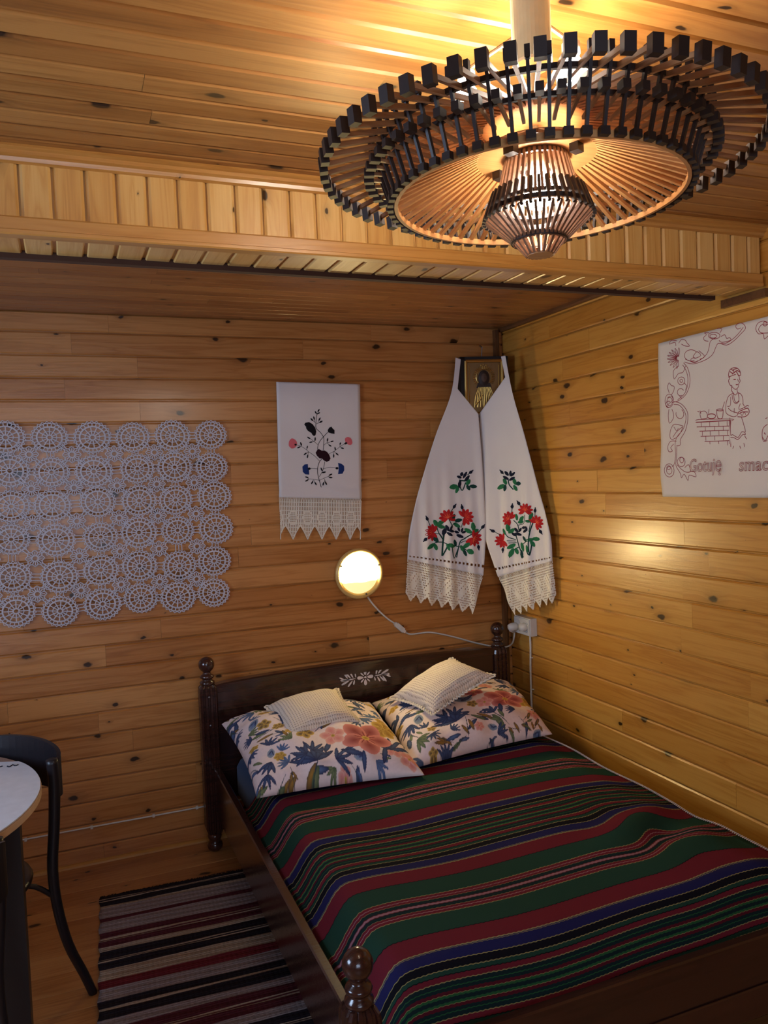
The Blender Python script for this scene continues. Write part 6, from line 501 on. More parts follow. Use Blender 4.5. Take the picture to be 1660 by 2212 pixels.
col = k.ramp(half, [(a/HP, c) for a, c in st], 'CONSTANT')
thr = k.n('ShaderNodeTexNoise'); thr.inputs['Scale'].default_value = 1.0
tv = k.n('ShaderNodeVectorMath', operation='MULTIPLY'); k.l(at.outputs['Vector'], tv.inputs[0]); tv.inputs[1].default_value = (500, 900, 1); k.l(tv.outputs[0], thr.inputs['Vector'])
col = k.mix(k.math('MULTIPLY', thr.outputs[0], 0.6), col, (0.018, 0.018, 0.02, 1))
k.l(col, k.b.inputs['Base Color']); k.b.inputs['Roughness'].default_value = 0.95; k.b.inputs['Specular IOR Level'].default_value = 0.05
k.bump(thr.outputs[0], 0.5, 0.0015); M_WOOL = k.m
nx, ny = 70, 150; vs = []; uv = []
cx0, cx1, cy0, cy1 = -1.504, -0.212, -0.56, -1.926
for j in range(ny+1):
    for i in range(nx+1):
        x = cx0+(cx1-cx0)*i/nx; y = cy0+(cy1-cy0)*j/ny
        if x < -1.36: y_s = 0.0
        edge = 0.006*math.sin(14*y)*(i == nx)
        vs.append((x+edge, y, bed_z(x, y)))
        # woven pattern coordinate drifts with the folds of the cloth
        w_ = 0.010*math.sin(5.2*x+0.6)+0.007*math.sin(11*x+3*y)
        w_ += 0.012*ss(-1.36, -1.50, x) - 0.022*ss(-0.55, -0.2, x)*math.sin(7*y)
        w_ += 0.035*math.exp(-((x+0.42)**2/0.03+(y+1.52)**2/0.05))*math.sin(18*x)
        w_ += -1.0*0.140*ss(-1.825, -1.925, y)**1.4
        uv.append((x, (y-A_Y)+w_+0.3385*8, 0))
mb = MB().add(vs, [(j*(nx+1)+i, j*(nx+1)+i+1, (j+1)*(nx+1)+i+1, (j+1)*(nx+1)+i) for j in range(ny) for i in range(nx)])
me = mb.mesh('bedspread', M_WOOL, True)
a_ = me.attributes.new('cloth_uv', 'FLOAT_VECTOR', 'POINT'); a_.data.foreach_set('vector', [c for t in uv for c in t])
sp_ = link('bedspread', me); thing(sp_, 'green, red and navy striped woollen bedspread covering the bed', 'bedspread')
so = sp_.modifiers.new('thick', 'SOLIDIFY'); so.thickness = 0.006; so.offset = -1
fr_ = MB()
for i in range(170):
    y = cy0-0.02-i*0.0078; 
    if y < cy1+0.05: break
    x = cx1+0.006*math.sin(14*y); z_ = bed_z(cx1, y)
    fr_.tube([(x-0.002, y, z_+0.001), (x+0.006, y+0.001, z_+0.002), (x+0.010, y-0.001, z_-0.004)], 0.0014, 4)
part('knotted_fringe', fr_, M_LINEN, sp_, label='whitish knotted edge along the wall side')['kind'] = 'stuff'

# ---------------- pillows
def pillow_pt(C4, u, v, h, top, p=2.6, ex=0.46):
    cush = h < 0.07
    a = Vector(C4[0])*(1-u)*(1-v)+Vector(C4[1])*u*(1-v)+Vector(C4[2])*u*v+Vector(C4[3])*(1-u)*v
    n = ((Vector(C4[1])-Vector(C4[0])).cross(Vector(C4[3])-Vector(C4[0]))).normalized()
    if n.z < 0: n = -n
    U = 1-abs(2*u-1)**p; V = 1-abs(2*v-1)**p
    c = (Vector(C4[0])+Vector(C4[1])+Vector(C4[2])+Vector(C4[3]))/4
    pin = (0.13 if cush else 0.06)*((1-abs(2*u-1)**2)*abs(2*v-1)**3+(1-abs(2*v-1)**2)*abs(2*u-1)**3)
    a = a+(c-a)*pin
    return a+n*(h*(max(U, 0)*max(V, 0))**ex*(1 if top else -0.14)), n
def paint(prims, nu, nv):
    U, V = np.meshgrid(np.linspace(0, 1, nu+1), np.linspace(0, 1, nv+1)); img = np.ones((nv+1, nu+1, 4)); 
    base = np.array(srgb(244, 226, 222)); img[:] = base
    for (cx, cy, rx, ry, a, col, col2) in prims:
        a = math.radians(a); dx = (U-cx)*1.0; dy = (V-cy)*1.0
        p = (dx*math.cos(a)+dy*math.sin(a))/rx; q = (-dx*math.sin(a)+dy*math.cos(a))/ry
        d = p*p+q*q*(1+0.5*p*p); m_ = d < 1
        t = np.clip(d, 0, 1)[..., None]**0.7; c = np.array(col2)*(1-t)+np.array(col)*t
        img[m_] = c[m_]
    return img
PK, PKD, PKL = srgb(226, 142, 134), srgb(150, 62, 66), srgb(240, 186, 170); YE, YED = srgb(226, 188, 92), srgb(170, 128, 50)
NV, NVL, GN, GNL, BU, GY = srgb(38, 48, 84), srgb(70, 92, 130), srgb(70, 92, 66), srgb(128, 140, 96), srgb(92, 120, 164), srgb(160, 170, 176)
BR = srgb(96, 76, 60)
def fl5(P, x, y, r, c1=PK, c2=PKD, n=5, a0=0):
    for i in range(n):
        a = a0+i*360/n; P.append((x+r*0.55*math.cos(math.radians(a)), y+r*0.55*math.sin(math.radians(a)), r*0.52, r*0.44, a, c1, c2))
    for i in range(n*2): a = a0+i*180/n; P.append((x+r*0.26*math.cos(math.radians(a)), y+r*0.26*math.sin(math.radians(a)), r*0.24, r*0.03, a, c2, c2))
    P.append((x, y, r*0.16, r*0.16, 0, YE, YED))
def frond(P, x, y, r, a0, n=5, c=NV, c2=NVL, spread=34):
    for i in range(n):
        a = a0+(i-(n-1)/2)*spread; P.append((x+r*0.5*math.cos(math.radians(a)), y+r*0.5*math.sin(math.radians(a)), r*0.52, r*0.12, a, c, c2))
def leaf2(P, x, y, r, a, c=NV, c2=NVL): P.append((x, y, r, r*0.28, a, c, c2))
def floral(seed):
    R = random.Random(seed); P = []
    def clear(x, y, r): return all((x-q[0])**2+(y-q[1])**2 > (r+q[2])**2 for q in keep)
    keep = list(MAIN[seed])
    n = 0
    for t in range(900):
        x, y, r = R.uniform(0, 1), R.uniform(0, 1), R.uniform(0.035, 0.075)
        if not clear(x, y, r*0.72): continue
        keep.append((x, y, r*0.72)); n += 1; q = R.random(); a = R.uniform(0, 360)
        if q < .34: frond(P, x-r*.5*math.cos(math.radians(a)), y-r*.5*math.sin(math.radians(a)), r*1.5, a, R.choice((4, 5, 6)), *R.choice(((NV, NVL), (NV, NVL), (GN, GNL), (NVL, BU))), spread=R.uniform(22, 34))
        elif q < .50: fl5(P, x, y, r*.85, *R.choice(((YE, YED), (PKL, PK), (YE, BR))), n=R.choice((5, 6)), a0=a)
        elif q < .62: P.append((x, y, r, r*.6, a, GY, BU)); P.append((x+r*.3, y, r*.6, r*.12, a+20, NVL, NV)); P.append((x-r*.1, y+r*.2, r*.6, r*.1, a-30, NVL, NV))
        else:
            for s_ in range(3): leaf2(P, x+R.uniform(-1, 1)*r*.7, y+R.uniform(-1, 1)*r*.7, r*R.uniform(.6, 1.0), a+R.uniform(-50, 50), *R.choice(((NV, NVL), (GN, GNL), (NV, BU), (BR, YED))))
            P.append((x, y, r*1.3, r*.05, a+15, NV, GN))
    return P
MAIN = {1: [(.72,.24,.13), (.53,.29,.07), (.87,.32,.07), (.36,.18,.12)], 5: [(.76,.38,.13), (.60,.36,.05), (.57,.52,.06), (.34,.28,.12), (.91,.33,.06)]}
P1 = floral(1)
frond(P1, .36, .08, .15, 95, 6, NV, NVL, 26); frond(P1, .37, .17, .10, 40, 5, NV, NVL); frond(P1, .33, .15, .10, 150, 5, NV, NVL); frond(P1, .84, .13, .13, 75, 5)
for x, y, r, a in ((.60,.12,.07,150),(.62,.17,.06,30),(.66,.06,.05,80),(.47,.20,.06,60),(.80,.10,.06,70)): leaf2(P1, x, y, r, a)
fl5(P1, .87, .34, .085, YE, YED, 6); fl5(P1, .72, .24, .150, PK, PKD, 5, 54); fl5(P1, .53, .29, .075, PKL, PK, 5, 20)
P2 = floral(5)
frond(P2, .34, .18, .15, 100, 6, NV, NVL, 26); frond(P2, .36, .26, .10, 40, 5, NV, NVL); frond(P2, .31, .26, .10, 160, 5, NV, NVL); frond(P2, .62, .20, .10, 110, 4)
fl5(P2, .91, .36, .085, YE, YED, 6); fl5(P2, .76, .38, .145, PK, PKD, 5, 10); fl5(P2, .60, .36, .06, PKL, PK); fl5(P2, .57, .52, .065, PK, PKD, 5, 30)
for x, y, r, a in ((.50,.45,.06,35),(.66,.60,.06,40),(.68,.24,.06,80)): leaf2(P2, x, y, r, a)
k = NT('floral_cotton'); at = k.n('ShaderNodeAttribute', attribute_name='print'); nz = k.n('ShaderNodeTexNoise'); nz.inputs['Scale'].default_value = 90
tc = k.n('ShaderNodeTexCoord'); k.l(tc.outputs['Object'], nz.inputs['Vector'])
k.l(k.mix(k.math('MULTIPLY', nz.outputs[0], 0.18), at.outputs['Color'], (0.15, 0.1, 0.1, 1)), k.b.inputs['Base Color']); k.b.inputs['Roughness'].default_value = 0.85; k.b.inputs['Specular IOR Level'].default_value = 0.2
k.bump(nz.outputs[0], 0.1, 0.001); M_FLOR = k.m
def pillow(name, C4, h, label, prims=None, mat=None, nu=300, nv=230, wr=0.009, seed=0, group=None):
    vs = []; fs = []; cols = []
    img = paint(prims, nu, nv) if prims is not None else None
    N = (nu+1)*(nv+1)
    for top in (True, False):
        for j in range(nv+1):
            for i in range(nu+1):
                u, v = i/nu, j/nv; p, n = pillow_pt(C4, u, v, h, top)
                e = min(u, 1-u, v, 1-v)
                w_ = wr*math.sin(9*u+13*v+seed)*math.sin(11*u-7*v+2*seed)+wr*0.6*math.sin(38*(u if min(v, 1-v) < min(u, 1-u) else v)+seed)*max(0, 1-e*6)
                if top: p = p+n*w_*min(1, e*14)
                vs.append(tuple(p))
                if img is not None: cols.append(img[j, i])
    for s_ in (0, N):
        for j in range(nv):
            for i in range(nu):
                a = s_+j*(nu+1)+i; fs.append((a, a+1, a+nu+2, a+nu+1) if s_ == 0 else (a+nu+1, a+nu+2, a+1, a))
    me = bpy.data.meshes.new(name); me.from_pydata(vs, [], fs); me.materials.append(mat or M_FLOR)
    if img is not None:
        ca = me.attributes.new('print', 'FLOAT_COLOR', 'POINT'); ca.data.foreach_set('color', np.array(cols, dtype=np.float32).ravel())
    bm = bmesh.new(); bm.from_mesh(me); bmesh.ops.remove_doubles(bm, verts=[v_ for v_ in bm.verts if v_.is_boundary], dist=0.0003); bm.to_mesh(me); bm.free()
    me.polygons.foreach_set('use_smooth', [True]*len(me.polygons)); me.update()
    o = link(name, me); return thing(o, label, 'pillow' if 'pillow' in name else 'cushion', group)
pillow('floral_pillow', [(-1.50,-.79,.462), (-.895,-.865,.462), (-.835,-.17,.545), (-1.505,-.175,.555)], 0.115, 'white pillow with pink, blue and yellow flowers at the left of the headboard', P1, seed=0.5, group='floral pillows at the head of the bed')
pillow('floral_pillow', [(-.925,-.81,.470), (-.235,-.70,.462), (-.10,-.16,.525), (-.835,-.17,.545)], 0.110, 'floral pillow at the wall end of the headboard, overlapping its neighbour', P2, seed=2.1, group='floral pillows at the head of the bed')
# crocheted cushions
k = NT('crocheted_cotton'); at = k.n('ShaderNodeAttribute', attribute_name='print'); sp = k.n('ShaderNodeSeparateXYZ'); k.l(at.outputs['Vector'], sp.inputs[0])
cu = k.math('ABSOLUTE', k.math('SUBTRACT', sp.outputs[0], 0.5)); cv = k.math('ABSOLUTE', k.math('SUBTRACT', sp.outputs[1], 0.5))
ring = k.math('MAXIMUM', cu, cv); run = k.math('MINIMUM', cu, cv)
row = k.math('PINGPONG', k.math('MULTIPLY', ring, 60), 1.0); stt = k.math('PINGPONG', k.math('MULTIPLY', run, 60), 1.0)
hole = k.math('MULTIPLY', k.math('GREATER_THAN', row, 0.62), k.math('GREATER_THAN', stt, 0.5))
k.l(k.mix(k.math('MULTIPLY', hole, 0.7), srgb(234, 220, 202), srgb(150, 128, 108)), k.b.inputs['Base Color'])
k.b.inputs['Roughness'].default_value = 0.9; k.b.inputs['Specular IOR Level'].default_value = 0.15
k.bump(k.math('MULTIPLY', k.math('SUBTRACT', 1.0, row), k.math('SUBTRACT', 1.0, k.math('MULTIPLY', stt, 0.6))), 0.8, 0.003); M_CRO = k.m
def crochet(C4, label, seed):
    nu = nv = 60
    o = pillow('crocheted_cushion', C4, 0.062, label, None, M_CRO, nu, nv, 0.002, seed, 'crocheted cushions on the pillows')
    me = o.data; 
    # map coordinates again (vertices welded, so look them up by projection)
    c = [Vector(p) for p in C4]; O = c[0]; e1 = c[1]-c[0]; e2 = c[3]-c[0]; e3 = c[2]-c[3]
    at = me.attributes.new('print', 'FLOAT_VECTOR', 'POINT'); out = []
    G = e1.cross(e2).normalized()
    for v_ in me.vertices:
        d = v_.co-O; u = v = 0.5
        for it in range(5):
            f = e1*u*(1-v)+e2*v+ (e3*u*v) - d; f = f-G*f.dot(G)
            ju = e1*(1-v)+e3*v; jv = e2-e1*u+e3*u
            a11, a12, a22 = ju.dot(ju), ju.dot(jv), jv.dot(jv); b1, b2 = -f.dot(ju), -f.dot(jv); dt = a11*a22-a12*a12
            u += (b1*a22-b2*a12)/dt; v += (a11*b2-a12*b1)/dt
        out += [u, v, 0]
    at.data.foreach_set('vector', out)
    mb = MB()
    for s_ in range(4):
        n = 17
        for i in range(n):
            pts = []
            for q in range(6):
                t = (i+q/5)/n; uu, vv = [(t, 0), (1, t), (1-t, 1), (0, 1-t)][s_]
                p, nn = pillow_pt(C4, uu, vv, 0.062, True)
                cc = (c[0]+c[1]+c[2]+c[3])/4; od = (p-cc).normalized(); pts.append(p+od*0.014*math.sin(PI*q/5)+nn*0.001)
            mb.tube(pts, 0.0036, 5)
    part('scalloped_edging', mb, M_LACE, o)['kind'] = 'stuff'
    return o
def c4(L): return [L[3], L[2], L[1], L[0]]
crochet(c4(CUSH1), 'cream crocheted cushion lying on the left floral pillow', 0.3)
crochet(c4(CUSH2), 'cream crocheted cushion tilted up on the right floral pillow', 1.3)

# ================================================================== TEXTILES ON THE WALLS
def surf(Q):   # Q: function (a, b) -> Vector
    return Q
def ribbons(mb, S, P, n, mi_of, lift=0.0012, w0=1.0):
    """S: list of (colour, width, pts2d); P(s, z) -> 3D; n(s, z) -> normal"""
    for it in S:
        c, w, pts = it if len(it) == 3 else (0, it[0], it[1])
        pts = [Vector((a, b)) for a, b in pts]
        if len(pts) > 2: pts = [Vector((q.x, q.y)) for q in smooth_pts([(p.x, p.y, 0) for p in pts], 3)]
        vs = []; k = len(pts)
        for i, p in enumerate(pts):
            d = (pts[min(i+1, k-1)]-pts[max(i-1, 0)]); d = d.normalized() if d.length > 1e-9 else Vector((1, 0)); s_ = Vector((-d.y, d.x))*w*w0/2
            for q, l_ in ((p+s_, 0), (p, 1), (p-s_, 0)): vs.append(P(q.x, q.y)+n(q.x, q.y)*(lift*(1.0 if l_ else 0.55)))
        mb.add(vs, [f for i in range(k-1) for f in ((i*3, i*3+1, i*3+4, i*3+3), (i*3+1, i*3+2, i*3+5, i*3+4))], mi_of(c))
def patches(mb, F, P, n, mi_of, lift=0.0014):
    for q_, (c, pts) in enumerate(F):
        cx = sum(p[0] for p in pts)/len(pts); cy = sum(p[1] for p in pts)/len(pts); k = len(pts); L = lift+0.00002*(q_ % 40)
        vs = [P(a, b)+n(a, b)*L*0.6 for a, b in pts]+[P(cx, cy)+n(cx, cy)*(L+0.0008)]
        mb.add(vs, [(i, (i+1) % k, k) for i in range(k)], mi_of(c))
def grid_cloth(fn, nu, nv, keep=None):
    vs = [fn(i/nu, j/nv) for j in range(nv+1) for i in range(nu+1)]
    fs = [(j*(nu+1)+i, j*(nu+1)+i+1, (j+1)*(nu+1)+i+1, (j+1)*(nu+1)+i) for j in range(nv) for i in range(nu) if keep is None or keep(i, j)]
    used = sorted({v for f in fs for v in f}); ix = {v: k_ for k_, v in enumerate(used)}
    return MB().add([vs[v] for v in used], [tuple(ix[v] for v in f) for f in fs])
def solid(o, t=0.0012): s_ = o.modifiers.new('thick', 'SOLIDIFY'); s_.thickness = t; s_.offset = 0; return o

# ---------------- centre towel
q = [Vector(p) for p in TOWEL_Q]; lb = [Vector(p) for p in TOWEL_LACE]
def tw(u, v):
    p = (q[0]*(1-u)+q[1]*u)*(1-v)+(q[3]*(1-u)+q[2]*u)*v
    d = 0.003*math.sin(7*u+2)*v+0.0035*math.sin(48*(v-0.9)+1.5*math.sin(5*u))*ss(0.84, 0.95, v)
    return Vector((p.x, -0.013-max(0, d), p.y))
ct = link('embroidered_towel', grid_cloth(tw, 24, 60).mesh('towel', M_LINEN, True)); solid(ct)
thing(ct, 'white linen towel with black, pink and blue flowers hung above the round wall lamp', 'towel')
def P_t(x, z):
    u = (x-q[0].x)/(q[1].x-q[0].x); v = (q[0].y-z)/(q[0].y-q[3].y); v = max(0, min(1, v)); return Vector((x, tw(u, v).y, z))
nB = lambda a, b: Vector((0, -1, 0))
mb = MB(); ribbons(mb, TOWEL_S, P_t, nB, lambda c: c, 0.002, 1.6); patches(mb, TOWEL_F, P_t, nB, lambda c: c, 0.0024)
part('embroidery', mb, [M_THR['black'], M_THR['pink'], M_THR['blue'], M_THR['plum']], ct)['kind'] = 'stuff'
NU, NV_ = 148, 50
def lw(u, v):
    top = q[3]*(1-u)+q[2]*u; bot = lb[0]*(1-u)+lb[1]*u; p = top*(1-v)+bot*v
    return Vector((p.x, -0.0135-0.004*v, p.y))
def klace(i, j):
    if j < 2: return i % 2 == 0
    u = i/NU; ph = (u*5.6+0.15) % 1.0
    tooth = 0.68+0.32*abs(2*ph-1)**1.3 if True else 1
    if j/NV_ > tooth: return False
    if tooth-j/NV_ < 0.05: return True
    hx = abs(((u*5.6+0.65) % 1.0)-0.5)*2; hy = abs(j/NV_-0.47)/0.145
    if hy < 1 and hx < 0.62-0.28*hy: 
        if hy > 0.86 or hx > 0.54-0.28*hy: return True
        return not (i % 2 == 0 and j % 2 == 0)
    if hy < 1.3 and hx < 0.74-0.28*hy: return True
    return not ((i % 3 == 1) and (j % 5 != 0))
o = part('crocheted_lace', grid_cloth(lw, NU, NV_, klace), M_LACE, ct); solid(o, 0.0014)
mb = MB()
for i in range(6):
    pts = []
    for k_ in range(9):
        u = min(0.999, max(0, ((i-0.15)+k_/8)/5.6)); ph = (u*5.6+0.15) % 1.0
        if k_ == 0: ph = 0.0
        if k_ == 8: ph = 0.999
        v = 0.68+0.32*abs(2*ph-1)**1.3; p = lw(u, v); p.y -= 0.001; pts.append(p)
    if pts[-1].x-pts[0].x > 0.01: mb.tube(pts, 0.0022, 5)
part('lace_border', mb, M_LACE, ct)

# ---------------- towel over the icon (two hanging halves)
def lerp_path(L, t):
    k_ = t*(len(L)-1); i = min(int(k_), len(L)-2); f = k_-i
    a, b = Vector(L[i]), Vector(L[i+1]); p0 = Vector(L[max(i-1, 0)]); p3 = Vector(L[min(i+2, len(L)-1)])
    return 0.5*((2*a)+(b-p0)*f+(2*p0-5*a+4*b-p3)*f*f+(3*a-p0-3*b+p3)*f**3)
def lin_path(L, t):
    k_ = t*(len(L)-1); i = min(int(k_), len(L)-2); f = k_-i; return Vector(L[i])*(1-f)+Vector(L[i+1])*f
def panel(PP, OUT, IN, LAC, S, F, side):
    A = Vector(PP[0]+(0,)); B = Vector(PP[1]+(0,)); t_ = (B-A).normalized(); n_ = Vector((t_.y, -t_.x, 0))
    if n_.dot(Vector((-1, -1.5, 0))) < 0: n_ = -n_
    L = (B-A).length
    def off(s, z):
        g = ss(1.75, 1.05, z); f = 0.006*math.sin(s*60+side)*g+0.004*math.sin(s*113+2*side)*g
        f += 0.012*math.exp(-((s-(L-0.02 if side == 0 else 0.02))/0.03)**2)*ss(1.9, 1.6, z)
        return f
    def P(s, z): return A+t_*s+n_*off(s, z)+Vector((0, 0, z))
    def fn(u, v):
        o_ = lerp_path(OUT, v); i_ = lin_path(IN, v); p = o_*(1-u)+i_*u; return P(p.x, p.y)
    body = grid_cloth(fn, 40, 90, lambda i, j: not (j in (86,) and i % 2) )
    mb = MB(); nn = lambda a, b: n_
    ribbons(mb, S, P, nn, lambda c: c, 0.0022, 1.35); patches(mb, F, P, nn, lambda c: c, 0.0024)
    o0, i0 = Vector(OUT[-1]), Vector(IN[-1]); o1, i1 = Vector(LAC[0]), Vector(LAC[1])
    def fl(u, v): p = (o0*(1-u)+i0*u)*(1-v)+(o1*(1-u)+i1*u)*v; return P(p.x, p.y)+n_*0.0006
    nu, nv = 108, 34
    def keep(i, j):
        if j < 2: return i % 2 == 0
        ph = (i/nu*6.5) % 1.0; tooth = 0.80+0.2*(1-abs(2*ph-1))
        if j/nv > tooth: return False
        if tooth-j/nv < 0.07: return True
        a = ((i/nu*4.5) % 1.0)*24-12; b = j-16; blob_ = a*a+b*b*1.1 < 60 and (i+j) % 3 != 0
        wave = abs(j-17-7*math.sin(i*0.26)) < 1.6
        if blob_ or wave: return True
        return not (i % 2 == 0 and j % 2 == 0)
    return body, mb, grid_cloth(fl, nu, nv, keep)
bodyL, embL, lacL = panel(PL, L_OUT, L_IN, L_LACE, LS, LF, 0)
bodyR, embR, lacR = panel(PR, R_OUT, R_IN, R_LACE, RS, RF, 1)
# piece running behind over the top of the icon
ft = link('icon_towel', None); ft.location = (-0.19, -0.13, 2.11)
thing(ft, 'white linen towel with red flowers draped over the icon in the corner', 'towel')
FI = Matrix.Translation(-ft.location)
FM = [M_THR[n_] for n_ in ('darkgreen', 'green', 'red', 'orange', 'navy')]
for b_, e_, l_ in ((bodyL, embL, lacL), (bodyR, embR, lacR)):
    h = solid(part('hanging_end', b_, M_LINEN, ft, FI, smooth=True))
    part('embroidery', e_, FM, h)['kind'] = 'stuff'; solid(part('lace_edging', l_, M_LACE, h), 0.0014)
mb = MB()

# ---------------- icon in the corner
ic = empty('icon', (-0.160, -0.085, 1.80), 'brass-covered icon in a black box frame hanging across the corner', 'icon', rot=(0, 0, 0))
ax = Vector((0.966, -0.259, 0)); 
Mi = Matrix((ax, Vector((0, 0, 1)).cross(ax)*1.0, Vector((0, 0, 1)))).transposed().to_4x4()     # local x right, y back, z up
Mi.translation = Vector((-0.158, -0.078, 1.825)); Mi = Mi @ Matrix.Rotation(0.07, 4, 'X')
ic.matrix_world = Mi
W_, H_ = 0.116, 0.29
fb = MB().box(-W_, W_, 0.0, 0.05, 0, H_)
part('case', fb, M_BLACK, ic)
mb = MB()
for x0, x1, z0, z1 in ((-W_, -W_+0.022, 0, H_), (W_-0.022, W_, 0, H_), (-W_, W_, H_-0.014, H_), (-W_, W_, 0, 0.014)): mb.box(x0, x1, -0.016, 0.0, z0, z1)
part('outer_frame', mb, M_BLACK, ic)
mb = MB()
gx, gz0, gz1 = 0.090, 0.018, H_-0.020
for a0, a1, w_ in (((-gx, -gz0*0-0.010, gz0), (-gx, -0.010, gz1), 0.016), ((gx, -0.010, gz0), (gx, -0.010, gz1), 0.016), ((-gx, -0.010, gz1), (gx, -0.010, gz1), 0.016), ((-gx, -0.010, gz0), (gx, -0.010, gz0), 0.016)): mb.tube([a0, a1], w_*0.55, 8)
part('gilt_moulding', mb, M_GOLD, ic)
pl = MB().box(-0.084, 0.084, -0.006, -0.002, 0.02, H_-0.028)
def bossz(mb, x, z, r, d=0.005, sx=1.0, n=16): mb.lathe([(r, 0), (r*0.9, d*0.6), (r*0.5, d*0.95), (0.0005, d)], n, 0, Matrix.Translation((x, -0.006, z)) @ Matrix.Rotation(PI/2, 4, 'X') @ Matrix.Diagonal((1, sx, 1, 1)))
plate = part('chased_plate', pl, M_GOLDD, ic)
mb = MB()
for i in range(26):
    a = math.radians(-35+i*250/25); mb.tube([(0.040*math.cos(a), -0.008, 0.192+0.040*math.sin(a)), (0.054*math.cos(a), -0.010, 0.192+0.054*math.sin(a))], 0.0022, 5)
mb.tube([(0.038*math.cos(math.radians(-40+i*10)), -0.009, 0.192+0.038*math.sin(math.radians(-40+i*10))) for i in range(27)], 0.002, 5)
for i in range(3): bossz(mb, -0.012+i*0.012, 0.249+0.003*(i == 1), 0.0045)

for i in range(11):
    x = -0.05+i*0.010; mb.tube([(x*0.55, -0.013, 0.145), (x*0.9, -0.014, 0.10), (x*1.0+0.004*math.sin(i*2), -0.012, 0.05)], 0.0020, 5)
mb.tube([(-0.045, -0.012, 0.060), (-0.02, -0.016, 0.090), (-0.012, -0.016, 0.110)], 0.005, 6); mb.tube([(0.05, -0.012, 0.075), (0.02, -0.016, 0.085)], 0.005, 6)
for x in (-0.072, 0.072): mb.tube([(x, -0.008, 0.03), (x, -0.008, 0.25)], 0.002, 5)
for i in range(14): bossz(mb, -0.064+0.0098*i, 0.031, 0.003)
part('chased_relief', mb, M_GOLD, plate)
mb = MB()
mb.lathe([(0.033, 0), (0.031, 0.003), (0.018, 0.006), (0.0005, 0.007)], 20, 0, Matrix.Translation((0, -0.006, 0.188)) @ Matrix.Rotation(PI/2, 4, 'X') @ Matrix.Diagonal((0.86, 1.15, 1, 1)))
mb.add([(-0.030, -0.009, 0.165), (0.030, -0.009, 0.165), (0.038, -0.009, 0.142), (-0.038, -0.009, 0.142)], [(0, 1, 2, 3)])
part('painted_head', mb, M_FACE, plate)
mb = MB(); bossz(mb, 0, 0, 0.001)
fc = MB().lathe([(0.017, 0), (0.015, 0.002), (0.008, 0.0035), (0.0005, 0.004)], 16, 0, Matrix.Translation((0, -0.0115, 0.190)) @ Matrix.Rotation(PI/2, 4, 'X') @ Matrix.Diagonal((0.85, 1.3, 1, 1)))
for sx in (-1, 1): fc.tube([(sx*0.003, -0.0155, 0.195), (sx*0.009, -0.0148, 0.195)], 0.0012, 4)
fc.tube([(0, -0.016, 0.194), (0, -0.0168, 0.184)], 0.0012, 4); fc.tube([(-0.004, -0.0155, 0.179), (0.004, -0.0155, 0.179)], 0.0009, 4)
part('painted_face', fc, plain('icon_skin', srgb(92, 66, 50), 0.6), plate)
mb = MB().tube([(0, 0.03, H_), (0.0, 0.02, H_+0.045)], 0.0022, 6).tube([(0.0, 0.02, H_+0.045), (0.004, 0.08, H_+0.060)], 0.004, 6)
part('hanging_hook', mb, M_METAL, ic)

# ---------------- red-work tapestry on the right wall
ty0, ty1, tz0, tz1 = -1.133, -2.02, 1.4413, 2.004
def tp(u, v):
    y = ty0+(ty1-ty0)*u+0.0025*math.sin(9*v)*(1-u)*(1 if u < 0.02 else 0); z_ = tz1-(tz1-tz0)*v
    d = 0.006+0.002*math.sin(11*u+3*v)+0.003*math.sin(17*v+u*9)*v
    return Vector((-0.004-max(0, d), y, z_))
tap = link('embroidered_wall_cloth', grid_cloth(tp, 60, 40).mesh('wall_cloth', M_TAP, True)); solid(tap)
thing(tap, 'white cotton wall cloth with red outline embroidery of a cook beside a brick stove', 'tapestry')
def P_w(y, z): return tp((y-ty0)/(ty1-ty0), (tz1-z)/(tz1-tz0))
nR = lambda a, b: Vector((-1, 0, 0))
mb = MB(); ribbons(mb, [(0, w*1.55, p) for w, p in TAP]+[(0, w*1.55, [(-3.153-y_, z_) for y_, z_ in p]) for w, p in TAP if all(y_ > -1.27 or (z_ > 1.88 and y_ > -1.44) for y_, z_ in p)], P_w, nR, lambda c: 0, 0.0018)
part('outline_embroidery', mb, M_THR['crimson'], tap)['kind'] = 'stuff'
def text(body, h, y, z, parent, shear=0.1, sx=1.0, s=0.0008):
    cu = bpy.data.curves.new('lettering', 'FONT'); cu.body = body; cu.size = h; cu.fill_mode = 'NONE'; cu.bevel_depth = s; cu.bevel_resolution = 0; cu.resolution_u = 3; cu.shear = shear; cu.space_character = 1.05
    t = bpy.data.objects.new('tmp', cu); COL.objects.link(t); dg = bpy.context.evaluated_depsgraph_get()
    me = bpy.data.meshes.new_from_object(t.evaluated_get(dg)); bpy.data.objects.remove(t); me.materials.clear(); me.materials.append(M_THR['crimson'])
    o = link('lettering', me, parent, frame((-0.0155, y, z), (0, -1, 0), (0, 0, 1)) @ Matrix.Diagonal((sx, 1, 1, 1))); return o
text('Gotuję', 0.064, -1.278, 1.530, tap, sx=0.76); text('smac', 0.062, -1.500, 1.528, tap, sx=0.90)

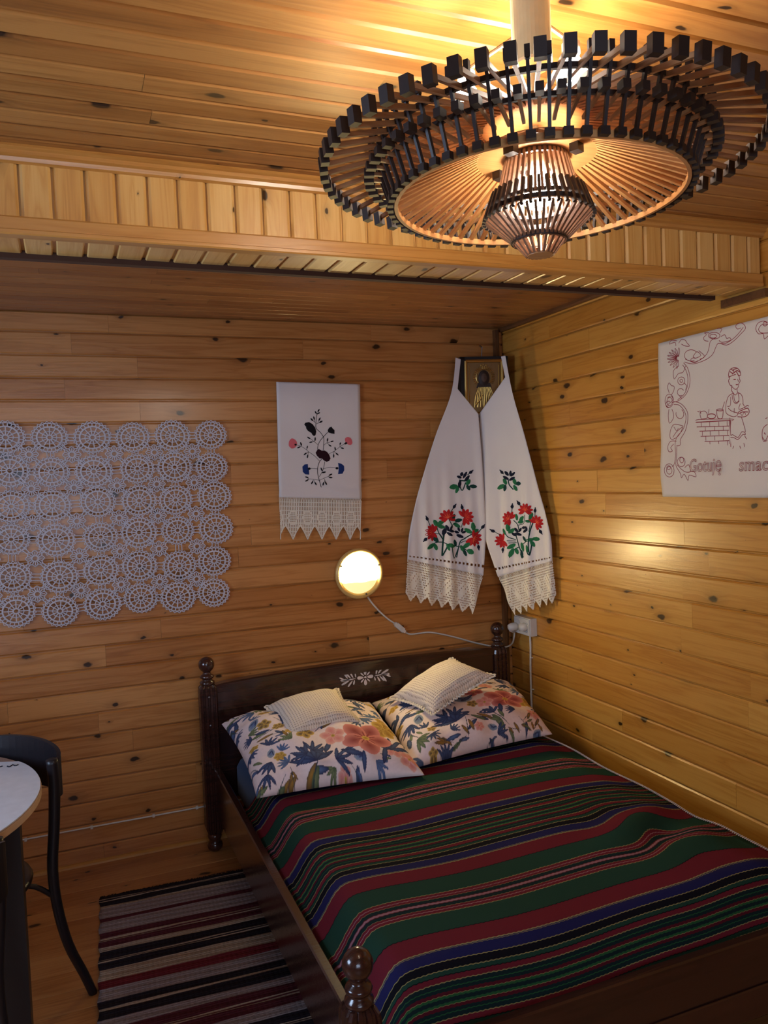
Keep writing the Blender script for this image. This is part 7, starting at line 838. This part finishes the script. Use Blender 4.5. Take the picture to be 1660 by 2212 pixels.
# ---------------- crocheted lace hanging (left)
def ringpts(r, n, wob=0.0, k_=0): return [(r*(1+wob*math.cos(k_*2*PI*i/n))*math.cos(2*PI*i/n), 0, r*(1+wob*math.cos(k_*2*PI*i/n))*math.sin(2*PI*i/n)) for i in range(n)]
R0 = 0.069; th = 0.0017
med = MB()
for r_, t_ in ((0.010, 0.0036), (0.046, 0.0042), (0.0610, 0.0026)): med.tube(ringpts(r_, 36), t_, 4, closed=True)
med.tube(ringpts(0.027, 36, 0.05, 12), 0.0022, 4, closed=True)
for i in range(12):
    a = 2*PI*i/12; c_, s_ = math.cos(a), math.sin(a); med.tube([(0.010*c_, 0, 0.010*s_), (0.046*c_, 0, 0.046*s_)], 0.0029, 4)
for i in range(24):
    a = 2*PI*(i+0.5)/24; c_, s_ = math.cos(a), math.sin(a); med.tube([(0.046*c_, 0, 0.046*s_), (0.0625*c_, 0, 0.0625*s_)], 0.0026, 4)
for i in range(24):
    a = 2*PI*i/24; b = 2*PI*(i+1)/24; m_ = (a+b)/2
    med.tube([(0.0625*math.cos(a), 0, 0.0625*math.sin(a)), (0.070*math.cos(m_), 0, 0.070*math.sin(m_)), (0.0625*math.cos(b), 0, 0.0625*math.sin(b))], 0.0025, 4)
med_me = med.mesh('lace_medallion', M_LACEW)
star = MB(); star.tube(ringpts(0.0095, 16), 0.0028, 4, closed=True)
for i in range(16):
    a = 2*PI*i/16; star.tube([(0.0085*math.cos(a), 0, 0.0085*math.sin(a)), (0.024*math.cos(a), 0, 0.024*math.sin(a))], 0.0023, 4)
star.tube(ringpts(0.026, 32, 0.12, 8), 0.0024, 4, closed=True)
for i in range(4):
    a = PI/4+i*PI/2
    for d in (-0.16, 0.16): star.tube([(0.024*math.cos(a+d), 0, 0.024*math.sin(a+d)), (0.049*math.cos(a+d*0.7), 0, 0.053*math.sin(a+d*0.7))], 0.0022, 4)
star_me = star.mesh('lace_star', M_LACEW)
lace = empty('lace_wall_hanging', (-2.0, -0.016, 1.42), 'white crocheted lace hanging of round medallions on the left wall boards', 'wall hanging')
LI = Matrix.Translation(-lace.location)
nc = 9; colT = [Vector(p) for p in LACE_T]; colB = [Vector(p) for p in LACE_B]
for i in range(3): colT.insert(0, colT[0]+Vector((-0.161, 0.001))); colB.insert(0, colB[0]+Vector((-0.160, -0.004)))
rows = [0, 0.197, 0.39, 0.59, 0.80, 1.0]; jit = random.Random(3)
G = [[None]*nc for _ in rows]
for j, t_ in enumerate(rows):
    for i in range(nc):
        p = colT[i]*(1-t_)+colB[i]*t_; p = p+Vector((0.006*math.sin(i*2.1+j*1.3), 0.004*math.sin(i*1.7+j*2.9))) if j not in (0, 5) else p
        p.x += 0.010*math.sin(t_*PI)*(1 if i > 5 else 0.2); G[j][i] = p
for j in range(6):
    for i in range(nc):
        p = G[j][i]; sc = 1.0+0.04*math.sin(i*3+j*5)
        M = LI @ Matrix.Translation((p.x, -0.010-0.003*math.sin(i+j), p.y)) @ Matrix.Rotation(jit.uniform(-.15, .15), 4, 'Y') @ Matrix.Diagonal((sc*1.04, 1, sc*0.94, 1))
        link('lace_medallion', med_me, lace, M)
con = MB()
for j in range(6):
    for i in range(nc):
        for dj, di in ((0, 1), (1, 0)):
            if j+dj > 5 or i+di >= nc: continue
            a, b = G[j][i], G[j+dj][i+di]; d = (b-a).normalized(); n2 = Vector((-d.y, d.x))
            for s_ in (-0.013, 0, 0.013):
                p0 = a+d*0.061+n2*s_; p1 = b-d*0.061+n2*s_; con.tube([(p0.x, -0.0115, p0.y), (p1.x, -0.0115, p1.y)], 0.0022, 4)
        if j < 5 and i < nc-1:
            p = (G[j][i]+G[j+1][i]+G[j][i+1]+G[j+1][i+1])/4
            link('lace_star', star_me, lace, LI @ Matrix.Translation((p.x, -0.0105, p.y)) @ Matrix.Diagonal((1.2, 1, 1.12, 1)))
o = part('joining_threads', con, M_LACEW, lace, LI); o['kind'] = 'stuff'

# ================================================================== WALL LAMP, CABLE, SOCKET
lx, lz, lr = -0.824, 1.118, 0.105
wl = empty('round_wall_lamp', (lx, -0.0, lz), 'lit round wall lamp with a gilt ring above the headboard', 'lamp')
RX = Matrix.Rotation(PI/2, 4, 'X')      # local z -> -y
part('back_dish', MB().lathe([(0.001, 0.001), (0.092, 0.001), (0.100, 0.012), (0.113, 0.040), (0.117, 0.052), (0.115, 0.060), (0.108, 0.065), (0.100, 0.062), (0.096, 0.050), (0.001, 0.048)], 48, 0, RX), plain('lamp_ring', srgb(226, 184, 110), 0.3, metal=0.2), wl, smooth=True)
part('glass_diffuser', MB().lathe([(0.0005, 0.078)] + [(0.093*math.sin(t), 0.052+0.026*math.cos(t)) for t in [i*PI/20 for i in range(1, 11)]]+[(0.093, 0.050), (0.001, 0.050)], 40, 0, RX), M_DIFF, wl, smooth=True, label='glowing frosted glass')
for a in (20, 155, 285): part('clip', MB().box(-0.003, 0.003, -0.004, 0.004, 0.060, 0.068, 0, RX @ Matrix.Translation((0.098*math.cos(math.radians(a)), 0.098*math.sin(math.radians(a)), 0))), M_METAL, wl)
cb = [(-0.782, -0.012, 1.018), (-0.755, -0.008, 0.975), (-0.716, -0.006, 0.928), (-0.672, -0.006, 0.885), (-0.640, -0.008, 0.862)]
cb2 = [(-0.590, -0.008, 0.815), (-0.560, -0.005, 0.800), (-0.510, -0.005, 0.799), (-0.457, -0.006, 0.798), (-0.380, -0.006, 0.778), (-0.308, -0.006, 0.754), (-0.22, -0.006, 0.722), (-0.150, -0.012, 0.700), (-0.09, -0.03, 0.685), (-0.052, -0.050, 0.690), (-0.040, -0.075, 0.712), (-0.044, -0.100, 0.750), (-0.050, -0.112, 0.775)]
cable = link('lamp_cable', None); cable.location = (-0.61, -0.008, 0.84); thing(cable, 'white lamp cable with an inline switch and plug strung above the headboard', 'cable')
CI = Matrix.Translation(-cable.location)
part('cord', MB().tube(smooth_pts(cb, 5), 0.0042, 8).tube(smooth_pts(cb2, 5), 0.0042, 8), M_WHITEP, cable, CI, smooth=True)
d = (Vector(cb2[0])-Vector(cb[-1])).normalized(); c_ = (Vector(cb2[0])+Vector(cb[-1]))/2
Ms = frame(c_, d, Vector((0, -1, 0)).cross(d)*-1 if False else d.cross(Vector((0, -1, 0))))
sw = MB()
for x0, x1, w_ in ((-0.034, -0.024, 0.007), (-0.024, 0.024, 0.0115), (0.024, 0.034, 0.007)): sw.box(x0, x1, -w_, w_, -0.009, 0.009)
part('inline_switch', sw, M_WHITEP, cable, CI @ Ms)
part('rocker', MB().box(-0.008, 0.008, -0.006, 0.006, -0.0115, 0.0115), M_WHITEP, cable, CI @ Ms)
plug = MB().lathe([(0.0005, -0.004), (0.019, -0.004), (0.021, 0.002), (0.020, 0.024), (0.013, 0.040), (0.0005, 0.042)], 16, 0, Matrix.Translation((-0.046, -0.118, 0.800)) @ Matrix.Rotation(-PI/2, 4, 'Y')).tube([(-0.075, -0.116, 0.800), (-0.072, -0.114, 0.785), (-0.052, -0.112, 0.770)], [0.010, 0.009, 0.005], 8)
part('plug', plug, M_WHITEP, cable, CI, smooth=True)
so_ = empty('wall_socket', (0, -0.165, 0.81), 'white double wall socket on the right wall by the bed post', 'socket')
mb = MB().box(-0.034, -0.0, -0.072, 0.072, -0.042, 0.042).box(-0.040, -0.034, -0.068, 0.068, -0.038, 0.038)
part('casing', mb, M_WHITEP, so_)
for dy in (-0.035, 0.035): part('socket_face', MB().lathe([(0.001, 0), (0.027, 0), (0.028, 0.003), (0.025, 0.003), (0.023, 0.0005), (0.001, 0.0005)], 20, 0, Matrix.Translation((-0.040, dy, 0)) @ Matrix.Rotation(-PI/2, 4, 'Y')), M_WHITEP, so_)
pk = MB().lathe([(0.0005, 0.0), (0.020, 0.0), (0.021, 0.004), (0.018, 0.030), (0.0005, 0.032)], 16, 0, Matrix.Translation((-0.041, -0.035, 0)) @ Matrix.Rotation(-PI/2, 4, 'Y'))
part('night_plug', pk, M_WHITEP, so_, smooth=True)
cd = MB().tube(smooth_pts([(-0.010, -0.19, 0.770), (-0.008, -0.188, 0.70), (-0.008, -0.182, 0.60), (-0.008, -0.180, 0.45), (-0.008, -0.180, 0.17), (-0.010, -0.16, 0.157)], 5), 0.0052, 8)
sc = link('socket_cable', cd.mesh('socket_cable', M_WHITEP, True)); thing(sc, 'white cable running down the corner below the socket', 'cable')
for z_ in (0.655, 0.50): part('cable_clip', MB().tube([(-0.001, -0.196, z_), (-0.012, -0.188, z_), (-0.001, -0.178, z_)], 0.003, 6), M_WHITEP, sc)
lc = link('skirting_cable', MB().tube([(XL, -0.004, 0.156), (-2.03, -0.004, 0.157), (-1.782, -0.004, 0.155), (-1.2, -0.004, 0.154), (-0.03, -0.006, 0.156)], 0.0036, 6).mesh('skirting_cable', M_WHITEP, True)); thing(lc, 'thin white cable clipped low along the back wall', 'cable')
for x in (-2.28, -2.03, -1.782, -1.60, -1.2): part('cable_clip', MB().box(x-0.005, x+0.005, -0.009, 0.0, 0.1495, 0.1625), M_WHITEP, lc)

# ================================================================== RUG
k = NT('rag_rug'); at = k.n('ShaderNodeTexCoord'); sp = k.n('ShaderNodeSeparateXYZ'); k.l(at.outputs['Object'], sp.inputs[0])
n1 = k.n('ShaderNodeTexNoise'); n1.inputs['Scale'].default_value = 1; sc1 = k.n('ShaderNodeVectorMath', operation='MULTIPLY'); k.l(at.outputs['Object'], sc1.inputs[0]); sc1.inputs[1].default_value = (6, 70, 0); k.l(sc1.outputs[0], n1.inputs['Vector'])
yv = k.math('MULTIPLY', sp.outputs[1], -1.0); yv = k.math('ADD', yv, k.math('MULTIPLY', k.math('SUBTRACT', n1.outputs[0], 0.5), 0.010))
tt = k.math('DIVIDE', yv, 1.45)
B_, G_, W3, R3, R4 = srgb(24, 25, 38), srgb(176, 166, 170), srgb(200, 184, 164), srgb(100, 38, 52), srgb(132, 40, 52)
def rs(L): return [(a/1.45, c) for a, c in L]
s1 = rs([(0, B_), (.021, W3), (.028, B_), (.032, W3), (.036, B_), (.068, W3), (.085, G_), (.160, R3), (.185, G_), (.262, R3), (.300, W3), (.306, R3), (.312, W3), (.318, R3), (.352, W3), (.385, B_), (.425, W3), (.432, B_), (.438, W3), (.444, B_), (.482, W3), (.545, R4), (.592, G_), (.655, B_), (.690, W3), (.698, B_), (.704, W3)])
s2 = rs([(0, B_), (.708, B_), (.745, G_), (.785, R3), (.825, W3), (.831, R3), (.837, W3), (.843, R3), (.878, G_), (.918, B_), (.955, W3), (.961, B_), (.967, W3), (.973, B_), (1.01, G_), (1.08, R4), (1.12, G_), (1.18, B_), (1.22, W3), (1.23, B_), (1.26, G_), (1.33, R3), (1.37, G_)])
c1 = k.ramp(tt, s1, 'CONSTANT'); c2 = k.ramp(tt, s2, 'CONSTANT')
col = k.mix(k.math('GREATER_THAN', tt, 0.708/1.45), c1, c2)
n2 = k.n('ShaderNodeTexNoise'); n2.inputs['Scale'].default_value = 1; sc2 = k.n('ShaderNodeVectorMath', operation='MULTIPLY'); k.l(at.outputs['Object'], sc2.inputs[0]); sc2.inputs[1].default_value = (160, 330, 0); k.l(sc2.outputs[0], n2.inputs['Vector'])
col = k.mix(k.math('MULTIPLY', n2.outputs[0], 0.7), col, srgb(60, 52, 54)); k.l(col, k.b.inputs['Base Color']); k.b.inputs['Roughness'].default_value = 0.95; k.b.inputs['Specular IOR Level'].default_value = 0.1
wv = k.math('MULTIPLY', k.math('PINGPONG', k.math('MULTIPLY', sp.outputs[0], 130), 1.0), k.math('PINGPONG', k.math('MULTIPLY', sp.outputs[1], 260), 1.0))
k.bump(wv, 0.7, 0.003); M_RUG = k.m
nx, ny = 40, 240; rw_, rl = 0.80, 1.45; vs = []
for j in range(ny+1):
    for i in range(nx+1):
        x = i/nx*rw_; y = -j/ny*rl; e = 0.003*math.sin(y*60)*(i in (0, nx)); vs.append((x+e, y, 0.006+0.0015*math.sin(y*210+i*0.2)))
mb = MB().add(vs, [(j*(nx+1)+i, (j+1)*(nx+1)+i, (j+1)*(nx+1)+i+1, j*(nx+1)+i+1) for j in range(ny) for i in range(nx)])
rug = link('striped_rag_rug', mb.mesh('rag_rug', M_RUG, True)); rug.location = (-2.018, -0.322, 0.001); rug.rotation_euler = (0, 0, -0.045)
solid(rug, 0.004); thing(rug, 'grey, black and burgundy striped woven rag rug on the floor by the bed', 'rug')
fr_ = MB(); rr = random.Random(5)
for i in range(190):
    x = i/190*rw_; l_ = rr.uniform(0.006, 0.016); fr_.tube([(x, -0.001, 0.006), (x+rr.uniform(-.005, .005), l_*0.6, 0.007), (x+rr.uniform(-.008, .008), l_, 0.002)], 0.0012, 3)
part('fringe', fr_, plain('dark_fringe', srgb(44, 38, 38), 0.9), rug)['kind'] = 'stuff'

# ================================================================== TABLE AND CHAIRS
tx, ty, tr, tz = -2.665, -1.135, 0.502, 0.75
tab = empty('round_table', (tx, ty, 0), 'round table with a birch edge and black legs at the left', 'table')
part('tabletop', MB().lathe([(0.001, tz-0.024), (tr-0.002, tz-0.024), (tr, tz-0.022), (tr, tz-0.004), (tr-0.002, tz-0.003), (0.001, tz-0.003)], 96), plain('brown_tabletop', srgb(160, 124, 100), 0.35), tab)
part('edge_band', MB().lathe([(tr-0.0005, tz-0.023), (tr+0.0015, tz-0.021), (tr+0.0015, tz-0.005), (tr-0.0005, tz-0.004)], 96), M_EDGE, tab)
part('apron', MB().lathe([(0.33, tz-0.09), (0.35, tz-0.09), (0.35, tz-0.024), (0.33, tz-0.024)], 48), M_BLACKW, tab)
for a in (-17, 73, 163, 253):
    a = math.radians(a); c_ = Vector((0.435*math.cos(a), 0.435*math.sin(a), 0)); part('leg', MB().bar(c_+Vector((0, 0, tz-0.024)), c_, 0.078, 0.078, up=(math.cos(a+.3), math.sin(a+.3), 0)), M_BLACKW, tab)
# white cover leaves a strip of the brown top bare at the far side
n = 96; edge_y = 0.245; pts = []
for i in range(n):
    a = 2*PI*i/n; x, y = (tr-0.001)*math.cos(a), (tr-0.001)*math.sin(a)
    lim = edge_y+(-0.42)*(x-0.44)*-1*0 - 0.45*(x-0.44)*-0.0
    pts.append((x, min(y, edge_y-0.30*(x-0.44)*1.0 if False else edge_y+(-0.44+x)*-0.35)))
mb = MB().add([(x, y, tz-0.0028) for x, y in pts]+[(x, y, tz+0.0005) for x, y in pts], [tuple(reversed(range(n))), tuple(range(n, 2*n))]+[(i, (i+1) % n, n+(i+1) % n, n+i) for i in range(n)])
cv_ = link('white_table_cover', mb.mesh('table_cover', M_LAM)); cv_.location = (tx, ty, 0); thing(cv_, 'smooth white cover on the round table with small dark print marks', 'table cover')
mk = MB(); rr = random.Random(9)
for (mx, my, L_) in ((-2.245, -0.925, 0.03), (-2.295, -0.915, 0.045), (-2.31, -0.94, 0.05), (-2.36, -0.93, 0.05)):
    a = rr.uniform(0, PI); p = Vector((mx-tx, my-ty, tz+0.0012)); pp_ = [p+Vector((t*L_*0.5, 0.008*math.sin(t*5+a), 0)) for t in (-1, -.5, 0, .5, 1)]
    mk.tube(smooth_pts(pp_, 4), [0.0008+0.0016*abs(math.sin(i*1.3)) for i in range(17)], 4, flat=1.0)
part('print_marks', mk, M_THR['navy'], cv_)

def chair(loc, yaw, label):
    """bentwood chair; local +y is the way the sitter faces, back at -y"""
    c = empty('bentwood_chair', loc, label, 'chair', 'black bentwood chairs at the round table', rot=(0, 0, yaw))
    part('seat', MB().lathe([(0.001, 0.430), (0.190, 0.430), (0.200, 0.436), (0.203, 0.446), (0.198, 0.455), (0.175, 0.456), (0.165, 0.451), (0.001, 0.450)], 40, 0, Matrix.Translation((0, 0.02, 0))), M_BLACKW, c, smooth=True)
    for s_ in (-1, 1):
        pts = [(s_*0.190, -0.170, 0.770), (s_*0.190, -0.175, 0.70), (s_*0.186, -0.170, 0.58), (s_*0.180, -0.160, 0.45), (s_*0.180, -0.170, 0.33), (s_*0.184, -0.200, 0.20), (s_*0.190, -0.250, 0.08), (s_*0.194, -0.280, 0.0)]
        P = smooth_pts(pts, 4); part('back_leg', MB().tube(P, [0.017-0.004*i/len(P) for i in range(len(P))], 10), M_BLACKW, c, smooth=True)
        pts = [(s_*0.125, 0.150, 0.44), (s_*0.150, 0.185, 0.25), (s_*0.170, 0.215, 0.0)]
        part('front_leg', MB().tube(smooth_pts(pts, 4), 0.014, 10), M_BLACKW, c, smooth=True)
    mb = MB(); n = 24; vs = []
    for i in range(n+1):
        t = i/n; a = PI*t; x = -0.195*math.cos(a); y = -0.170-0.085*math.sin(a)**0.8; b0, b1 = 0.655, 0.760+0.040*math.sin(a)
        nx_ = Vector((-math.cos(a)*0.4, -math.sin(a), 0)).normalized()*0.006
        for z_, s_ in ((b0, 1), (b1, 1), (b1, -1), (b0, -1)): vs.append((x+nx_.x*s_, y+nx_.y*s_, z_))
    fs = [f for i in range(n) for f in ((i*4, i*4+1, i*4+5, i*4+4), (i*4+1, i*4+2, i*4+6, i*4+5), (i*4+2, i*4+3, i*4+7, i*4+6), (i*4+3, i*4, i*4+4, i*4+7))]+[(3, 2, 1, 0), (n*4, n*4+1, n*4+2, n*4+3)]
    part('backrest', MB().add(vs, fs), M_BLACKW, c, smooth=False)
    part('hoop_stretcher', MB().tube([(0.155*math.cos(2*PI*i/32), 0.155*math.sin(2*PI*i/32)+0.0, 0.27) for i in range(32)], 0.010, 8, closed=True), M_BLACKW, c, smooth=True)
    for s_ in (-1, 1): part('seat_bracket', MB().tube(smooth_pts([(s_*0.178, -0.165, 0.36), (s_*0.150, -0.120, 0.41), (s_*0.110, -0.07, 0.43)], 4), 0.008, 6), M_BLACKW, c, smooth=True)
    return c
# chair 1: back towards +x +y, near post by (-2.137, -0.98)
f1 = Vector((-0.67, -0.74, 0)).normalized(); yaw1 = math.atan2(f1.y, f1.x)-PI/2
r1 = Vector((f1.y, -f1.x, 0))
p1 = Vector((-2.137, -0.985, 0)) - (r1*-0.190 + f1*-0.17)
c1_ = chair((p1.x, p1.y, 0), yaw1, 'black bentwood chair between the round table and the back wall, leg splayed by the rug')
f2 = Vector((-0.62, 0.78, 0)).normalized(); r2 = Vector((f2.y, -f2.x, 0)); p2 = Vector((-2.248, -1.50, 0)) - (r2*0.190 + f2*-0.17)
c2_ = chair((p2.x, p2.y, 0), math.atan2(f2.y, f2.x)-PI/2, 'black bentwood chair on the near side of the round table, cut by the left edge')

# ================================================================== CHANDELIER
ch = empty('wooden_chandelier', (-1.3884, -2.4647, 2.0056), 'round chandelier of radiating dark wooden sticks with a slatted lantern, lit bulbs inside', 'lamp', rot=(-0.016, 0, 0)); ch.scale = (0.85, 0.85, 0.85)
NR = 62
def addpart(name, me, M): return link(name, me, ch, M)
def blk(mb, r, z, dr, dt, dz, tilt=0.0, mi=1):
    mb.box(-dr/2, dr/2, -dt/2, dt/2, -dz/2, dz/2, mi, Matrix.Translation((r, 0, z)) @ Matrix.Rotation(tilt, 4, 'Y'))
rib = MB().bar((0.092, 0, 0.062), (0.362, 0, 0.003), 0.0062, 0.0075); blk(rib, 0.370, 0.000, 0.014, 0.0165, 0.025, 0.1)
rib_me = rib.mesh('outer_rib', [M_RIB, M_RIBD])
pad = MB().bar((0.257, 0, -0.056), (0.286, 0, 0.035), 0.0050, 0.0055, 1, up=(1, 0, 0)); blk(pad, 0.257, -0.060, 0.010, 0.0145, 0.012); blk(pad, 0.287, 0.042, 0.008, 0.008, 0.018, 0.0)
pad_me = pad.mesh('upright_slat', [M_RIB, M_RIBD])
shr = MB().bar((0.215, 0, -0.022), (0.288, 0, -0.014), 0.005, 0.0055); blk(shr, 0.292, -0.013, 0.017, 0.0120, 0.013, 0.0)
shr_me = shr.mesh('short_rib', [M_RIB, M_RIBD])
con_ = MB().bar((0.088, 0, 0.018), (0.248, 0, -0.056), 0.0072, 0.0065)
con_me = con_.mesh('cone_slat', [M_HUB])
for i in range(NR):
    a = 2*PI*i/NR; R_ = Matrix.Rotation(a, 4, 'Z'); R2 = Matrix.Rotation(a+PI/NR, 4, 'Z')
    addpart('outer_rib', rib_me, R_); addpart('upright_slat', pad_me, R2); addpart('short_rib', shr_me, R_); addpart('cone_slat', con_me, R2)
def hoop(name, r, z, w, h, mat, label=None):
    mb = MB().lathe([(r-w/2, z-h/2), (r+w/2, z-h/2), (r+w/2, z+h/2), (r-w/2, z+h/2), (r-w/2, z-h/2)], 96)
    mb.f = [f for f in mb.f if len(f) == 4]; mb.mi = [0]*len(mb.f)
    return part(name, mb, mat, ch)
hoop('hoop', 0.278, 0.022, 0.006, 0.008, M_RIBD); hoop('hoop', 0.266, -0.010, 0.005, 0.007, M_RIBD); hoop('hoop', 0.247, -0.060, 0.006, 0.010, M_HUB)
hoop('hub_ring', 0.078, 0.012, 0.050, 0.008, M_HUB)
hoop('hub_collar', 0.052, 0.010, 0.006, 0.020, M_RIBD)
hoop('top_plate', 0.060, 0.066, 0.110, 0.008, M_HUB)
for i in range(4):
    a = PI/4+i*PI/2-0.35; addpart('bracket', MB().box(0.070, 0.086, -0.010, 0.010, -0.006, 0.016).mesh('bracket', M_RIBD), Matrix.Rotation(a, 4, 'Z'))
# lantern
NL = 40
mA = MB().bar((0.050, 0, 0.014), (0.073, 0, -0.072), 0.0046, 0.006, up=(1, 0, 0)).mesh('lantern_slat', M_LANT)
mB_ = MB().bar((0.078, 0, -0.050), (0.0955, 0, -0.098), 0.0050, 0.006, up=(1, 0, 0)).mesh('shoulder_slat', M_RIBD)
mC = MB().bar((0.090, 0, -0.094), (0.043, 0, -0.136), 0.0046, 0.006, up=(1, 0, 0)).mesh('bowl_slat', M_LANT)
mD = MB().bar((0.046, 0, -0.130), (0.023, 0, -0.158), 0.0044, 0.005, up=(1, 0, 0)).mesh('tip_slat', M_LANT)
for i in range(NL):
    R_ = Matrix.Rotation(2*PI*i/NL, 4, 'Z'); R2 = Matrix.Rotation(2*PI*(i+.5)/NL, 4, 'Z')
    addpart('lantern_slat', mA, R_); addpart('shoulder_slat', mB_, R2); addpart('bowl_slat', mC, R_)
    if i % 2 == 0: addpart('tip_slat', mD, R_)
hoop('lantern_band', 0.084, -0.084, 0.006, 0.008, M_RIBD); hoop('lantern_band', 0.072, -0.070, 0.005, 0.006, M_RIBD); hoop('lantern_band', 0.046, -0.133, 0.006, 0.007, M_RIBD)
part('tip_disc', MB().lathe([(0.001, -0.160), (0.022, -0.160), (0.023, -0.157), (0.001, -0.155)], 24), M_HUB, ch)
# bulbs and lamp holders
def bulb(x, y, z, flip=1, mt=None):
    M = Matrix.Translation((x, y, z)) @ (Matrix.Identity(4) if flip > 0 else Matrix.Rotation(PI, 4, 'X'))
    b = addpart('bulb', MB().lathe([(0.0005, -0.030), (0.012, -0.028), (0.022, -0.020), (0.028, -0.008), (0.029, 0.004), (0.025, 0.016), (0.016, 0.030), (0.013, 0.036), (0.0005, 0.037)], 24).mesh('bulb', mt or M_BULB, True), M)
    part('lamp_holder', MB().lathe([(0.0005, 0.036), (0.014, 0.036), (0.017, 0.042), (0.017, 0.060), (0.006, 0.066), (0.0005, 0.066)], 16), M_WHITEP, b, smooth=True)
LAMPS = [(math.radians(24), 0.132, 0.192), (math.radians(104), 0.168, 0.170)]
for a, r_, z_ in LAMPS: bulb(r_*math.cos(a), r_*math.sin(a), z_)
bulb(0, 0, -0.050, 1, M_BULBL)
# suspension: cream canopy tube with three lamp arms
part('canopy_tube', MB().lathe([(0.0005, 0.165), (0.032, 0.165), (0.034, 0.169), (0.034, 0.3285), (0.0005, 0.3285)], 32), M_CREAM, ch, smooth=False, label='cream ceiling tube')
part('down_rod', MB().lathe([(0.0005, -0.02), (0.006, -0.02), (0.006, 0.166), (0.0005, 0.166)], 12), M_CREAM, ch)
for a, r_, z_ in LAMPS:
    c_, s_ = math.cos(a), math.sin(a); part('lamp_arm', MB().tube([(0.03*c_, 0.03*s_, z_+0.064), (r_*c_, r_*s_, z_+0.063)], 0.004, 8), M_GOLDD, ch)
